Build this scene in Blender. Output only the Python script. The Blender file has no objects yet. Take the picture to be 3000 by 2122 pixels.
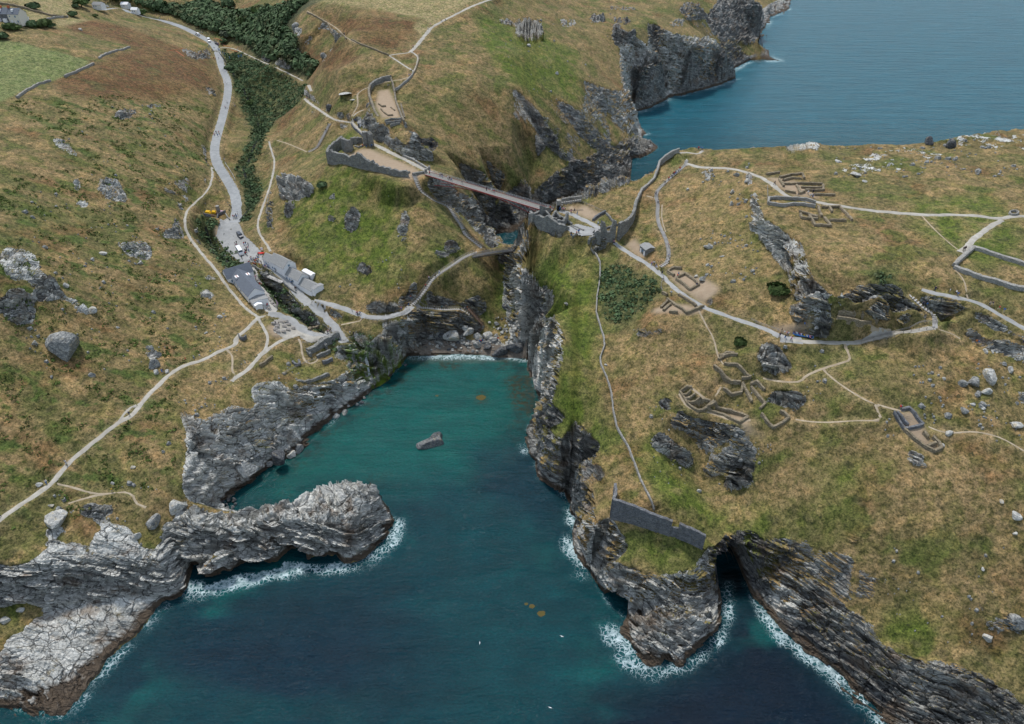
import bpy, bmesh, math, random, time
import numpy as np
from mathutils import Vector, Matrix
from mathutils.geometry import delaunay_2d_cdt
T0 = time.time()
R = math.radians
rng = random.Random(7)
nrng = np.random.default_rng(11)
SC = bpy.context.scene

# ------------------------------------------------------------------ camera, sky, sun, exposure
CAMH, PITCH, FPX, PCX, PCY = 200.0, R(38), 2027.0, 1500.0, 1061.0
cam_data = bpy.data.cameras.new('camera')
cam = bpy.data.objects.new('camera', cam_data)
SC.collection.objects.link(cam)
cam.location = (0, 0, CAMH)
cam.rotation_euler = (R(90) - PITCH, 0, 0)
cam_data.sensor_width = 36
cam_data.lens = 36 * FPX / 3000.0
cam_data.clip_start = 1
cam_data.clip_end = 30000
SC.camera = cam

SUN_EL, SUN_AZ = R(60), R(-28)         # azimuth clockwise from +y: high, beyond the valley, behind thin cloud
world = bpy.data.worlds.new('World')
SC.world = world
world.use_nodes = True
wn = world.node_tree
wn.nodes.clear()
sky = wn.nodes.new('ShaderNodeTexSky')
sky.sky_type = 'NISHITA'
sky.sun_disc = False
sky.sun_elevation = SUN_EL
sky.sun_rotation = SUN_AZ
sky.air_density = 1.0
sky.dust_density = 0.6
sky.ozone_density = 1.0
bg = wn.nodes.new('ShaderNodeBackground')
bg.inputs['Strength'].default_value = 0.085
wo = wn.nodes.new('ShaderNodeOutputWorld')
cloud = wn.nodes.new('ShaderNodeMix'); cloud.data_type = 'RGBA'        # thin even cloud over the blue
cloud.inputs[0].default_value = 0.5
cloud.inputs[7].default_value = (3.6, 3.85, 4.1, 1)
wn.links.new(sky.outputs[0], cloud.inputs[6])
wn.links.new(cloud.outputs[2], bg.inputs[0])
wn.links.new(bg.outputs[0], wo.inputs[0])
sd = bpy.data.lights.new('sun', 'SUN')
sd.energy = 1.5
sd.angle = R(8)
sd.color = (1.0, 0.955, 0.9)
sun = bpy.data.objects.new('sun', sd)
SC.collection.objects.link(sun)
sv = Vector((math.sin(SUN_AZ) * math.cos(SUN_EL), math.cos(SUN_AZ) * math.cos(SUN_EL), math.sin(SUN_EL)))
sun.rotation_euler = sv.to_track_quat('Z', 'Y').to_euler()
sun.location = (0, 200, 300)
SC.view_settings.view_transform = 'Standard'
SC.view_settings.look = 'None'
SC.view_settings.gamma = 1
SC.view_settings.use_curve_mapping = False
SC.view_settings.exposure = 1.12
SC.cycles.max_bounces = 4
SC.cycles.diffuse_bounces = 2
SC.cycles.glossy_bounces = 2

# ------------------------------------------------------------------ photo pixel + height -> place in the world
cP, sP = math.cos(PITCH), math.sin(PITCH)
def ray(px, py):
    u = (px - PCX) / FPX
    v = -(py - PCY) / FPX
    return (u, cP + v * sP, -sP + v * cP)
def at(px, py, z):
    dx, dy, dz = ray(px, py)
    t = (z - CAMH) / dz
    return (dx * t, dy * t, z)
def to_px(x, y, z):
    zz = z - CAMH
    d = y * cP - zz * sP
    return PCX + FPX * x / d, PCY - FPX * (y * sP + zz * cP) / d

# ------------------------------------------------------------------ noise (numpy)
_perm = np.random.default_rng(3).permutation(4096).astype(np.int64)
def _h(ix, iy, iz=0):
    return _perm[(_perm[(_perm[ix & 4095] + iy) & 4095] + iz) & 4095]
_ga = np.linspace(0, 2 * np.pi, 4096, endpoint=False)
_gx, _gy = np.cos(_ga).astype(np.float32), np.sin(_ga).astype(np.float32)
def noise2(x, y):
    ix = np.floor(x).astype(np.int64); iy = np.floor(y).astype(np.int64)
    fx = (x - ix).astype(np.float32); fy = (y - iy).astype(np.float32)
    u = fx * fx * fx * (fx * (fx * 6 - 15) + 10); v = fy * fy * fy * (fy * (fy * 6 - 15) + 10)
    def g(a, b, X, Y):
        h = _h(a, b); return _gx[h] * X + _gy[h] * Y
    n00 = g(ix, iy, fx, fy); n10 = g(ix + 1, iy, fx - 1, fy)
    n01 = g(ix, iy + 1, fx, fy - 1); n11 = g(ix + 1, iy + 1, fx - 1, fy - 1)
    return ((n00 * (1 - u) + n10 * u) * (1 - v) + (n01 * (1 - u) + n11 * u) * v) * 1.4
def fbm2(x, y, o=4, g=0.5):
    s = 0; a = 1; t = 0
    for k in range(o):
        s = s + a * noise2(x * 2 ** k + 17.3 * k, y * 2 ** k - 9.1 * k); t += a; a *= g
    return s / t
_val = np.random.default_rng(5).random(4096).astype(np.float32) * 2 - 1
def vnoise3(x, y, z):
    ix = np.floor(x).astype(np.int64); iy = np.floor(y).astype(np.int64); iz = np.floor(z).astype(np.int64)
    fx = (x - ix).astype(np.float32); fy = (y - iy).astype(np.float32); fz = (z - iz).astype(np.float32)
    fx = fx * fx * (3 - 2 * fx); fy = fy * fy * (3 - 2 * fy); fz = fz * fz * (3 - 2 * fz)
    def q(a, b, c): return _val[_h(ix + a, iy + b, iz + c)]
    x00 = q(0,0,0) * (1 - fx) + q(1,0,0) * fx; x10 = q(0,1,0) * (1 - fx) + q(1,1,0) * fx
    x01 = q(0,0,1) * (1 - fx) + q(1,0,1) * fx; x11 = q(0,1,1) * (1 - fx) + q(1,1,1) * fx
    return (x00 * (1 - fy) + x10 * fy) * (1 - fz) + (x01 * (1 - fy) + x11 * fy) * fz
def cell3(x, y, z):
    """distance to the nearest and second nearest feature point, and an id value"""
    ix = np.floor(x).astype(np.int64); iy = np.floor(y).astype(np.int64); iz = np.floor(z).astype(np.int64)
    d1 = np.full(x.shape, 9.0, np.float32); d2 = d1.copy(); idv = np.zeros(x.shape, np.float32)
    for a in (-1, 0, 1):
        for b in (-1, 0, 1):
            for c in (-1, 0, 1):
                h = _h(ix + a, iy + b, iz + c)
                jx = _val[h] * .5 + .5; jy = _val[(h * 7 + 1) & 4095] * .5 + .5; jz = _val[(h * 13 + 5) & 4095] * .5 + .5
                d = ((ix + a + jx - x) ** 2 + (iy + b + jy - y) ** 2 + (iz + c + jz - z) ** 2).astype(np.float32)
                near = d < d1
                d2 = np.where(near, d1, np.minimum(d2, d))
                idv = np.where(near, _val[(h * 31 + 9) & 4095], idv)
                d1 = np.where(near, d, d1)
    return np.sqrt(d1), np.sqrt(d2), idv
def sstep(a, b, x):
    t = np.clip((x - a) / (b - a), 0, 1)
    return t * t * (3 - 2 * t)
# ------------------------------------------------------------------ terrain: break lines and spot heights
# coast at z = 0, walked from the lower left round the haven, the island and the far cove; ('w', x, y) = behind something
COAST = [('w',-190,60),('w',-150,85),(0,2069),(60,2076),(110,2085),(130,2085),(155,2102),(185,2100),(235,2045),(259,2006),(292,1973),(318,1928),
(362,1888),(392,1869),(421,1836),(432,1818),(462,1781),(480,1758),(528,1747),(547,1721),(554,1699),(576,1699),(610,1718),(639,1710),
(689,1685),(748,1681),(818,1670),(840,1644),(866,1648),(914,1659),(962,1659),(992,1648),(1014,1650),(1043,1648),(1069,1633),(1091,1611),
(1106,1588),(1125,1577),(1128,1555),(1154,1529),(1151,1517),(1132,1491),(1117,1473),(1113,1455),(1100,1440),(1040,1440),(990,1452),(940,1462),
(900,1470),(850,1488),(800,1498),(740,1503),(695,1503),(665,1491),(650,1477),(684,1440),(689,1440),(711,1425),(748,1399),(785,1370),(792,1360),(822,1351),(851,1342),
(888,1325),(896,1303),(892,1288),(907,1273),(933,1255),(955,1240),(970,1222),(992,1214),(1014,1200),(1040,1185),(1077,1155),
(1092,1139),(1117,1129),(1140,1111),(1154,1089),(1177,1067),(1195,1041),(1228,1044),(1284,1041),(1339,1037),(1400,1041),(1422,1041),
(1474,1050),(1511,1050),(1555,1048),(1548,1078),(1563,1103),(1570,1148),(1577,1181),(1574,1188),(1559,1218),(1552,1244),(1540,1273),
(1539,1299),(1555,1336),(1577,1355),(1572,1388),(1588,1410),(1622,1429),(1666,1447),(1673,1480),(1673,1499),(1692,1517),(1685,1536),
(1673,1565),(1681,1588),(1688,1622),(1714,1659),(1729,1670),(1744,1699),(1770,1744),(1792,1777),(1829,1799),(1836,1810),(1821,1829),
(1816,1858),(1840,1873),(1862,1906),(1891,1943),(1899,1952),(1928,1951),(1954,1928),(1991,1952),(2010,1936),(2032,1910),(2065,1873),
(2095,1851),(2108,1825),(2108,1781),(2110,1744),(2111,1707),(2106,1700),(2118,1698),(2138,1697),(2160,1700),(2184,1712),(2200,1729),(2207,1744),(2237,1781),
(2281,1829),(2296,1851),(2348,1888),(2392,1921),(2437,1958),(2473,1977),(2496,2014),(2547,2054),(2595,2098),(2614,2122),
('w',126,72),('w',180,45),('w',270,40),('w',380,110),('w',400,250),('w',380,400),('w',320,412),('w',265,400),('w',205,382),('w',150,375),('w',105,368),('w',78,356),
('w',52,350),('w',30,346),('w',14,350),('w',2,354),('w',-7,360),('w',-12,368),('w',-16,380),(1440,690),(1490,680),(1520,665),(1545,645),(1560,625),
(1600,600),(1700,565),(1790,540),(1847,528),(1849,495),(1851,466),(1895,455),(1921,440),(1928,429),(1884,414),(1880,399),(1895,392),
(1877,373),(1858,355),(1855,329),(1899,318),(1936,299),(1954,285),(1999,277),(2047,266),(2102,251),(2154,229),(2130,215),(2160,195),(2195,177),
(2283,178),(2250,165),(2255,148),(2205,133),(2233,89),(2259,48),(2300,33),(2311,26),(2325,-30),('w',760,1500),('w',560,1700)]
# crest and foot lines (px, py, z)
LINES = [
 # clifftop lower left, round the haven
 [(0,1650,24),(100,1650,22),(200,1625,20),(300,1640,17),(400,1640,15),(470,1645,13),(560,1650,11),(620,1630,11),(700,1575,11.5),(800,1595,10),(900,1630,7.5),(955,1648,4)],
 [(0,1790,10),(80,1775,10),(160,1790,6),(260,1765,5),(380,1748,4),(470,1738,3)],
 [(0,1850,9),(80,1850,8),(200,1830,6.5),(300,1800,5),(400,1775,3.5),(450,1765,2)],
 [(0,1990,5),(60,1960,5),(150,1960,4),(230,1900,3.5),(320,1840,3.5),(400,1800,2.2)],
 [(480,1545,15),(560,1530,15),(640,1545,14),(760,1530,13.5),(900,1530,13),(1000,1520,11),(1070,1490,9),(1120,1500,6),(1140,1520,2.5)],
 [(660,1500,9),(760,1502,10.5),(850,1480,11),(930,1452,11),(1000,1428,11),(1050,1415,11),(1098,1415,10.5),(1106,1440,9),(1105,1465,7)],
 [(640,1612,6),(700,1612,5),(760,1618,4.2),(830,1636,3)],
 [(1010,1560,9),(1060,1580,6),(1100,1560,4),(1120,1540,3)],
 [(560,1500,12),(552,1470,15),(540,1400,20),(560,1300,22),(590,1250,22),(600,1200,22),(700,1200,20),(740,1130,21),(800,1130,20),(830,1140,18),
  (880,1120,17),(930,1128,14),(985,1112,12),(1015,1090,12),(1035,1040,13)],
 [(640,1420,6),(700,1370,8),(760,1310,9),(800,1280,8),(850,1240,8),(900,1200,8),(950,1170,6)],
 # waterfall notch and headland under the path junction
 [(1035,1040,13),(1055,1018,14),(1075,1022,14),(1085,1040,12)],
 [(1060,1110,4),(1085,1115,4),(1105,1100,4)],
 [(1085,1040,12),(1110,1000,18),(1140,985,19),(1180,950,20),(1200,915,21),(1215,905,21)],
 [(1150,1060,9),(1180,1000,12),(1200,960,14)],
 # rock step above the beach
 [(1215,905,21),(1230,915,16),(1290,925,15),(1350,925,13),(1385,945,9),(1400,975,4),(1420,985,3)],
 [(1222,1008,3),(1250,1000,3),(1300,1000,3),(1345,995,3),(1380,1005,3)],
 # island east clifftop
 [(1503,722,32),(1515,770,35),(1530,810,36),(1545,860,38),(1570,905,40),(1600,935,42),(1640,950,43),(1655,1000,43),(1650,1040,42),(1635,1110,37),(1612,1180,31),
  (1592,1235,24),(1592,1258,21),(1640,1300,22),(1690,1370,22),(1722,1430,21),(1735,1470,20),(1730,1510,19),(1735,1560,18),(1745,1600,17),(1790,1645,16.5),(1860,1660,16),(1950,1680,15),
  (2020,1672,15.5),(2037,1640,15.5),(2060,1612,16),(2100,1600,17),(2139,1602,17.5),(2172,1616,16.5),(2220,1634,14.5),(2290,1640,15),(2350,1665,15),(2422,1707,14.5),(2485,1781,13),(2530,1800,13),
  (2570,1873,12),(2643,1921,11.5),(2691,1925,12),(2776,1940,13.5),(2847,1958,14),(2920,2002,13.5),(3000,2058,13),(3100,2130,12)],
 # foot of the island cliff beside the neck
 [(1470,790,20),(1490,850,16),(1505,920,10),(1520,980,6),(1540,1020,4)],
 # slab foot line of the right-hand cliffs
 [(2215,1690,6),(2280,1740,6.5),(2350,1800,6.5),(2430,1870,6),(2500,1940,5.5),(2580,2010,5),(2660,2060,5),(2760,2110,5)],
 # peninsula rock shoulder
 [(1800,1700,11),(1860,1740,9),(1950,1760,8.5),(2040,1740,8),(2070,1700,8)],
 [(1860,1850,5),(1900,1880,4.5),(1960,1880,4.5),(2040,1840,5),(2075,1790,6)],
 # castle on the island: retained yard and slope foot
 [(1545,668,50),(1580,697,49),(1600,706,49),(1640,722,49),(1680,722,50),(1740,728,51),(1757,732,51),(1785,716,53),(1805,712,54)],
 [(1556,650,56),(1590,662,56),(1630,690,56),(1670,690,56),(1740,700,56),(1765,690,56.5),(1800,690,57)],
 [(1535,632,56),(1600,603,57),(1635,590,57),(1700,585,57.5),(1740,600,58),(1800,640,58),(1830,650,58.5)],
 # back edge of the island
 [(1760,540,60),(1800,530,61),(1862,527,62),(1905,508,64),(1935,480,66),(1960,455,69),(1990,437,72),(2030,430,73),(2100,437,73.5),(2200,441,74),(2245,428,74.5),(2300,424,75),
  (2380,420,75.5),(2440,438,74),(2500,424,75),(2560,420,75.5),(2640,424,75),(2700,432,75),(2760,432,75),(2780,405,78),(2860,392,79),(2930,378,80),(3000,375,80),(3100,365,80)],
 # crag band across the island
 [(2215,545,76),(2230,620,76),(2280,660,76),(2330,690,75.5),(2370,760,75),(2375,810,74),(2400,850,73),(2500,868,73),(2570,868,73),(2610,880,72.5),(2680,900,71),(2710,930,70)],
 [(2200,600,72),(2205,690,69),(2250,730,68),(2300,770,67),(2320,860,64),(2370,930,60.5),(2400,915,62),(2460,890,65.5),(2560,890,66.5),(2640,920,64),(2700,945,63.5)],
 # far mainland: cliff edge above the cove
 [(1555,575,8),(1600,538,13),(1640,503,17),(1700,472,17),(1780,440,14),(1830,412,11),(1862,395,7)],
 [(1870,372,5),(1850,345,14),(1835,310,26),(1828,260,35),(1822,200,42),(1815,150,48),(1850,170,42),(1885,195,36),(1915,190,36),(1960,175,35),(2010,165,35),(2070,130,38),(2095,118,37),(2110,150,30),(2130,175,22),(2160,190,12)],
 [(1845,215,30),(1870,235,20),(1900,210,28)],
 [(2065,60,36),(2090,30,42),(2130,5,44),(2200,10,40),(2260,5,36),(2300,-20,34)],
 [(2100,120,22),(2120,140,16),(2150,115,20),(2180,60,28)],
]
SPOTS = [
 # left hill
 (0,1540,29),(0,1400,34),(0,1200,42),(0,1000,52),(0,880,60),(0,780,68),(0,700,69),(0,600,70),(0,500,73),(0,400,75),(0,300,78),(0,200,82),(0,120,87),(50,75,90),(0,30,93),
 (-300,1600,34),(-300,1300,48),(-300,1000,66),(-300,700,82),(-300,400,90),(-300,100,98),(-300,-60,104),
 (150,1450,28),(150,1250,36),(150,1000,46),(150,850,56),(150,700,60),(150,550,64),(150,400,70),(150,260,76),(150,150,82),(150,50,84),(100,1560,25),
 (300,1550,21),(300,1400,26),(300,1200,33),(300,1000,40),(300,850,46),(300,700,50),(300,550,56),(300,400,62),(300,260,68),(300,150,74),(300,60,72),
 (450,1480,20),(450,1300,27),(450,1150,30),(450,1000,32),(450,850,38),(450,700,43),(450,550,48),(450,400,54),(450,250,60),(450,150,62),(400,80,66),
 (560,1100,26),(560,1000,28),(560,860,32),(560,740,35),(560,620,37),(560,500,42),(560,380,47),(560,250,53),(560,170,55),
 (640,1020,26),(700,1080,24),(800,1060,21),(880,1060,17),(960,1060,14),(760,960,24),(850,960,22),(950,975,19.5),(980,1020,14.5),(900,1010,18),
 # cafe terrace and yard
 (670,900,27.5),(650,820,29),(700,880,25.5),(760,905,25),(780,930,24.5),(700,790,27),(735,790,27),(620,740,30),
 (650,740,28.5),(700,710,28),(640,680,28.5),(690,650,29),(700,610,29.5),(760,760,28),(820,800,27),(880,840,26),(930,880,25.5),(960,870,26),(1000,900,24.5),(1060,960,21),(1040,910,23),(1100,930,22),(1150,920,22),
 (1030,1000,19.5),(1010,985,19.5),
 # stream bed
 (650,178,41),(690,250,37),(745,330,31),(755,400,29),(705,490,27.5),(745,560,25.5),(735,620,24.5),(600,660,24.5),(615,710,23.5),(660,762,22.5),(730,815,21.5),(790,840,20),(850,905,18.5),(930,960,16.5),(1000,995,15),(1045,1012,14),
 # road
 (690,590,30.5),(680,540,31.5),(650,480,33),(635,450,34),(632,410,35),(645,370,36),(660,320,38),(668,270,39.5),(650,210,41.5),(630,150,44),(600,115,47),(550,85,50),(480,60,53),(400,40,57),(300,28,62),
 (600,450,38),(600,320,44),
 # valley east side, ridge of the far mainland
 (700,140,45),(760,165,46),(800,190,49),(850,215,51),(900,238,53),(905,285,53.5),(950,320,55),(985,345,56),(1035,357,57),
 (760,100,56),(850,150,64),(930,220,64),(800,40,70),(700,40,58),(650,60,56),(720,0,66),(850,300,42),(860,400,40),(800,380,35),(780,480,31),(780,560,30),(770,620,31),
 (900,20,86),(1000,100,85),(1080,150,82),(1150,165,79),(1200,195,77),(1000,200,76),(1000,260,68),(1020,310,62),(1070,290,67),(1090,245,71),(1150,230,74),
 (1220,210,77),(1230,160,79),(1260,110,82),(1300,60,86),(1400,5,92),(1200,80,85),(1100,60,89),(1000,10,91),(1210,240,74),(1180,255,72),
 (970,350,56),(925,440,44),(905,450,42),(810,410,38),(790,430,36),(802,500,33),(775,600,31.5),(765,680,31),(795,738,29),(870,400,42),(900,480,44),(850,470,40),(1000,380,50),(990,410,50),
 # mid hill between the shop and the castle wall
 (830,520,42),(820,560,42),(900,540,48),(960,500,53),(970,478,56),(1050,510,56),(1120,530,56),(1190,555,54),(1195,600,49),(1100,600,46),(1000,600,46),(900,620,42),(840,650,37),(860,700,35),(830,720,32),
 (950,700,37),(1050,700,38),(1150,700,38),(900,770,31),(1000,800,31),(1100,800,31),(1170,800,32),(950,850,27),(1050,880,25),(1120,890,24),(1170,880,24),(1195,850,26),
 # wards
 (980,455,58),(1000,485,58),(1060,500,58),(1120,525,58),(1190,545,58),(1220,530,58),(1240,515,58),(1285,505,58),(1240,485,58),(1180,465,58),(1130,440,58),(1090,425,58),(1060,420,58),(1010,430,57),(1080,400,57.5),(1050,370,57),(1100,380,60),
 (1120,350,68),(1175,350,68),(1180,380,67),(1210,395,66),(1150,405,65),(1195,415,64),(1100,320,68),(1090,280,68.5),(1120,260,69),(1150,270,69),(1165,310,68),(1085,345,64),(1080,310,66),(1215,440,57),(1215,470,55),
 (1240,430,54),(1250,380,58),(1210,330,63),(1300,320,62),(1250,250,70),(1350,380,52),(1300,440,50),(1400,430,44),(1400,350,54),(1320,520,48),(1340,490,46),(1350,560,42),(1330,545,46),(1420,500,34),(1500,510,25),(1470,560,18),(1540,540,18),(1500,600,8),(1460,610,6),(1430,640,5),
 (1500,430,38),(1550,480,23),(1500,350,50),(1600,430,29),(1600,350,44),(1600,270,54),(1600,180,64),(1600,80,72),(1600,0,78),(1500,250,64),(1500,150,74),(1500,50,80),(1400,250,68),(1400,150,76),(1400,80,82),
 (1700,400,27),(1700,320,42),(1700,230,52),(1700,140,60),(1700,50,66),(1780,350,24),(1790,260,40),(1790,180,48),(1780,100,58),(1850,100,58),(1900,140,46),(1900,60,58),(1980,100,50),(1980,40,54),(2050,20,50),(1700,-40,72),(1400,-60,98),(1900,-40,64),(2100,-40,50),
 (1000,-60,98),(700,-60,80),(400,-40,76),(100,-50,96),(550,20,58),(1780,480,8),(1680,520,9),(1620,560,7),
 # neck, stairs
 (1225,535,56),(1240,575,51),(1270,592,46.5),(1315,602,43),(1350,650,39),(1365,675,37),(1400,715,33),(1385,740,31),(1400,690,30),(1445,680,14),(1430,620,16),(1400,600,24),(1350,620,36),
 (1200,650,46),(1220,700,41),(1300,700,39),(1250,780,34),(1330,780,30),(1200,760,36),(1240,860,24),(1280,820,28),(1340,775,30),(1390,755,30.5),(1440,745,28.5),(1470,740,29),
 (1280,890,20),(1350,880,20),(1400,850,21),(1450,820,21),(1430,900,13),(1460,870,14),(1400,930,9),(1470,950,6),(1440,985,4),(1420,1010,2.5),(1500,1010,3),(1300,1020,2),(1240,1020,2),(1350,905,14.5),(1270,903,17),
 # island: north slope down to the haven wall
 (1560,750,42),(1600,800,42),(1650,780,46),(1650,850,43),(1700,780,49),(1700,880,44),(1760,850,46),(1690,950,42),(1750,950,42),(1700,1050,39),(1770,1060,38),(1700,1150,35),(1790,1200,33),(1680,1230,28),(1760,1300,27),
 (1850,1350,29),(1800,1400,25),(1900,1470,26),(1780,1480,22),(1790,1520,20.5),(1850,1540,20.5),(1850,1600,18),(1920,1570,19.5),(1980,1600,18.5),(2020,1620,17.5),(2035,1605,17.5),(1950,1640,16.5),(1920,1500,23),(2000,1560,20.5),
 (1850,800,50),(1900,820,53),(1850,900,46),(1830,960,44),(1890,890,50),(1940,860,54),(1870,1000,45),(1900,950,51),(1860,930,47),(1950,900,54),
 (1830,730,54),(1870,750,54),(1900,760,54.5),(1940,800,55),(2000,850,56),(2100,900,57),(2200,940,57.5),(2290,1000,58),(2400,1005,58.5),(2500,1005,59),(2600,985,60.5),(2740,960,63),(2760,930,65),(2700,880,70.5),
 (1880,640,57),(1900,580,61),(1900,700,56),(1930,650,60),(1960,560,64),(1960,740,57.5),(2000,500,69),(2000,640,63),(2050,560,67),(2100,520,70),(2100,650,67),(2100,760,63),(2040,760,59),(2150,850,61),(2060,840,58),(2180,600,70),(2180,480,74),
 (2150,720,65),(2240,850,63),(2300,900,62),(2250,930,60),(2350,960,61),(2500,950,60.5),(2600,950,61),(2650,960,61),
 (2250,520,76),(2350,540,76),(2500,500,76.5),(2600,480,76.5),(2800,450,77.5),(2950,450,78.5),(2400,640,76.5),(2500,700,76.5),(2600,600,77),(2750,600,77.5),(2900,600,78),(3000,560,79),(2700,750,76),(2850,760,76),(3000,800,76),(2600,820,74.5),(2780,850,73),(2900,880,72),(3000,940,70),
 (2800,940,68),(2850,990,64),(2950,1010,65),(3000,1100,61),
 (3400,600,82),(3400,1000,72),(3400,1400,60),(3400,1800,44),(3300,400,81),(3200,1900,34),(3600,700,82),(3600,1300,62),
 (1980,960,53),(2000,1000,51),(2000,1100,46),(2080,1040,51),(2100,1000,53),(2180,1040,55),(2240,1060,56),(2280,1100,53),(2200,1120,50),(2100,1120,49),(2250,1200,49),(2350,1150,53),(2050,1180,44),(2000,1200,40),(2300,1240,48),(2200,1230,47),
 (1950,1180,38),(1930,1250,34),(2000,1270,34),(2050,1300,34),(2080,1250,40),(2150,1280,42),(2150,1340,38),(2200,1300,43),(1950,1350,30),(2050,1400,30),(1980,1450,28),(2150,1420,32.5),(2200,1450,35),(2100,1520,29),(2080,1570,28),(2200,1560,32),(2130,1575,30.5),
 (2400,1080,56),(2500,1100,58),(2400,1250,50),(2600,1150,59),(2700,1080,61),(2650,1250,55),(2800,1200,59),(2900,1150,61),(2500,1350,49),(2350,1350,46),(2300,1450,41),(2400,1500,41),(2300,1580,34),(2500,1480,45),(2500,1650,35),(2650,1400,51),(2650,1550,45),(2600,1750,31),
 (2800,1350,55),(2800,1500,50),(2800,1700,40),(2700,1850,27),(2800,1880,28),(2900,1600,46),(3000,1300,58),(3000,1500,52),(3000,1700,42),(3000,1850,34),(2920,1930,26),
]
_dz = lambda x, y: float(np.interp(y, [850, 1000, 1100, 1200, 1300, 1400, 1500, 1600, 1700, 1900], [0, 2, 3, 4.8, 6.8, 9, 11, 12.3, 12.5, 11]) * np.clip((x - (1900 if y < 1450 else 2060)) / (150 if y < 1450 else 50), 0, 1))
SPOTS = [(x, y, z - _dz(x, y)) for x, y, z in SPOTS]
cxy = np.array([(p[1], p[2]) if p[0] == 'w' else at(p[0], p[1], 0)[:2] for p in COAST])
LAND = np.vstack([cxy, [(-1600, 1700), (-1600, 60), (-400, 40)]])

RX0, RX1, RY0, RY1, RS = -760.0, 760.0, 50.0, 1130.0, 0.8
NX = int((RX1 - RX0) / RS) + 1
NY = int((RY1 - RY0) / RS) + 1
def build_tin():
    pts, edges = [], []
    def addline(L, step):
        prev = None
        for k in range(len(L)):
            if k:
                a, b = np.array(L[k - 1]), np.array(L[k])
                n = max(1, int(np.linalg.norm(b[:2] - a[:2]) / step))
                for j in range(1, n + 1):
                    pts.append(tuple(a + (b - a) * j / n)); edges.append((prev, len(pts) - 1)); prev = len(pts) - 1
            else:
                pts.append(tuple(L[0])); prev = len(pts) - 1
    addline([(x, y, 0.0) for x, y in cxy], 12)
    # sea floor a little off the coast
    nrm = np.roll(cxy, -1, 0) - np.roll(cxy, 1, 0)
    for L in LINES:
        addline([at(*p) for p in L], 10)
    for p in SPOTS:
        pts.append(at(*p))
    for p in [(-1600, 40, 60), (-1600, 1700, 110), (-700, 1700, 130), (0, 1700, 120), (400, 1700, 90), (-700, 1100, 110), (0, 1000, 110), (400, 1000, 75),
              (-300, 1000, 100), (-500, 800, 100), (-760, 600, 104), (-760, 300, 90), (-300, 60, 40)]:
        pts.append(p)
    return pts, edges
def raster_tin(pts, edges):
    P2 = [Vector((p[0], p[1])) for p in pts]
    v, e, f, ov, oe, of = delaunay_2d_cdt(P2, edges, [], 0, 1e-3)
    V = np.array([(a.x, a.y) for a in v])
    PA = np.array([p[:2] for p in pts]); PZ = np.array([p[2] for p in pts])
    Z = np.zeros(len(v)); extra = 0
    for i, o in enumerate(ov):
        if o: Z[i] = PZ[o[0]]
        else:
            d = ((PA - V[i]) ** 2).sum(1); k = np.argsort(d)[:2]; Z[i] = PZ[k].mean(); extra += 1
            if extra < 12: print('line crossing near px', [round(c) for c in to_px(V[i][0], V[i][1], Z[i])], 'z', PZ[k])
    H = np.zeros((NY, NX), np.float32)
    for t in f:
        for k in range(1, len(t) - 1):
            a, b, c = t[0], t[k], t[k + 1]
            A, B, C = V[a], V[b], V[c]
            x0 = max(0, int(math.floor((min(A[0], B[0], C[0]) - RX0) / RS))); x1 = min(NX - 1, int(math.ceil((max(A[0], B[0], C[0]) - RX0) / RS)))
            y0 = max(0, int(math.floor((min(A[1], B[1], C[1]) - RY0) / RS))); y1 = min(NY - 1, int(math.ceil((max(A[1], B[1], C[1]) - RY0) / RS)))
            if x1 < x0 or y1 < y0: continue
            den = (B[1] - C[1]) * (A[0] - C[0]) + (C[0] - B[0]) * (A[1] - C[1])
            if abs(den) < 1e-9: continue
            X = RX0 + np.arange(x0, x1 + 1) * RS; Y = (RY0 + np.arange(y0, y1 + 1) * RS)[:, None]
            l1 = ((B[1] - C[1]) * (X - C[0]) + (C[0] - B[0]) * (Y - C[1])) / den
            l2 = ((C[1] - A[1]) * (X - C[0]) + (A[0] - C[0]) * (Y - C[1])) / den
            l3 = 1 - l1 - l2
            m = (l1 >= -1e-6) & (l2 >= -1e-6) & (l3 >= -1e-6)
            if not m.any(): continue
            S = H[y0:y1 + 1, x0:x1 + 1]
            S[m] = (l1 * Z[a] + l2 * Z[b] + l3 * Z[c])[m]
    return H
def fill_poly(poly, x0=RX0, y0=RY0, s=RS, nx=NX, ny=NY):
    """even-odd scanline mask of a world polygon"""
    M = np.zeros((ny, nx), bool)
    P = np.asarray(poly, float); Q = np.roll(P, -1, 0)
    ys = y0 + np.arange(ny) * s
    lo = max(0, int((P[:, 1].min() - y0) / s) - 1); hi = min(ny, int((P[:, 1].max() - y0) / s) + 2)
    for j in range(lo, hi):
        y = ys[j]
        m = ((P[:, 1] <= y) & (Q[:, 1] > y)) | ((Q[:, 1] <= y) & (P[:, 1] > y))
        if not m.any(): continue
        xs = np.sort(P[m, 0] + (y - P[m, 1]) / (Q[m, 1] - P[m, 1]) * (Q[m, 0] - P[m, 0]))
        for k in range(0, len(xs) - 1, 2):
            a = int(np.clip(math.ceil((xs[k] - x0) / s), 0, nx)); b = int(np.clip(math.floor((xs[k + 1] - x0) / s) + 1, 0, nx))
            if b > a: M[j, a:b] = True
    return M
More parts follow.
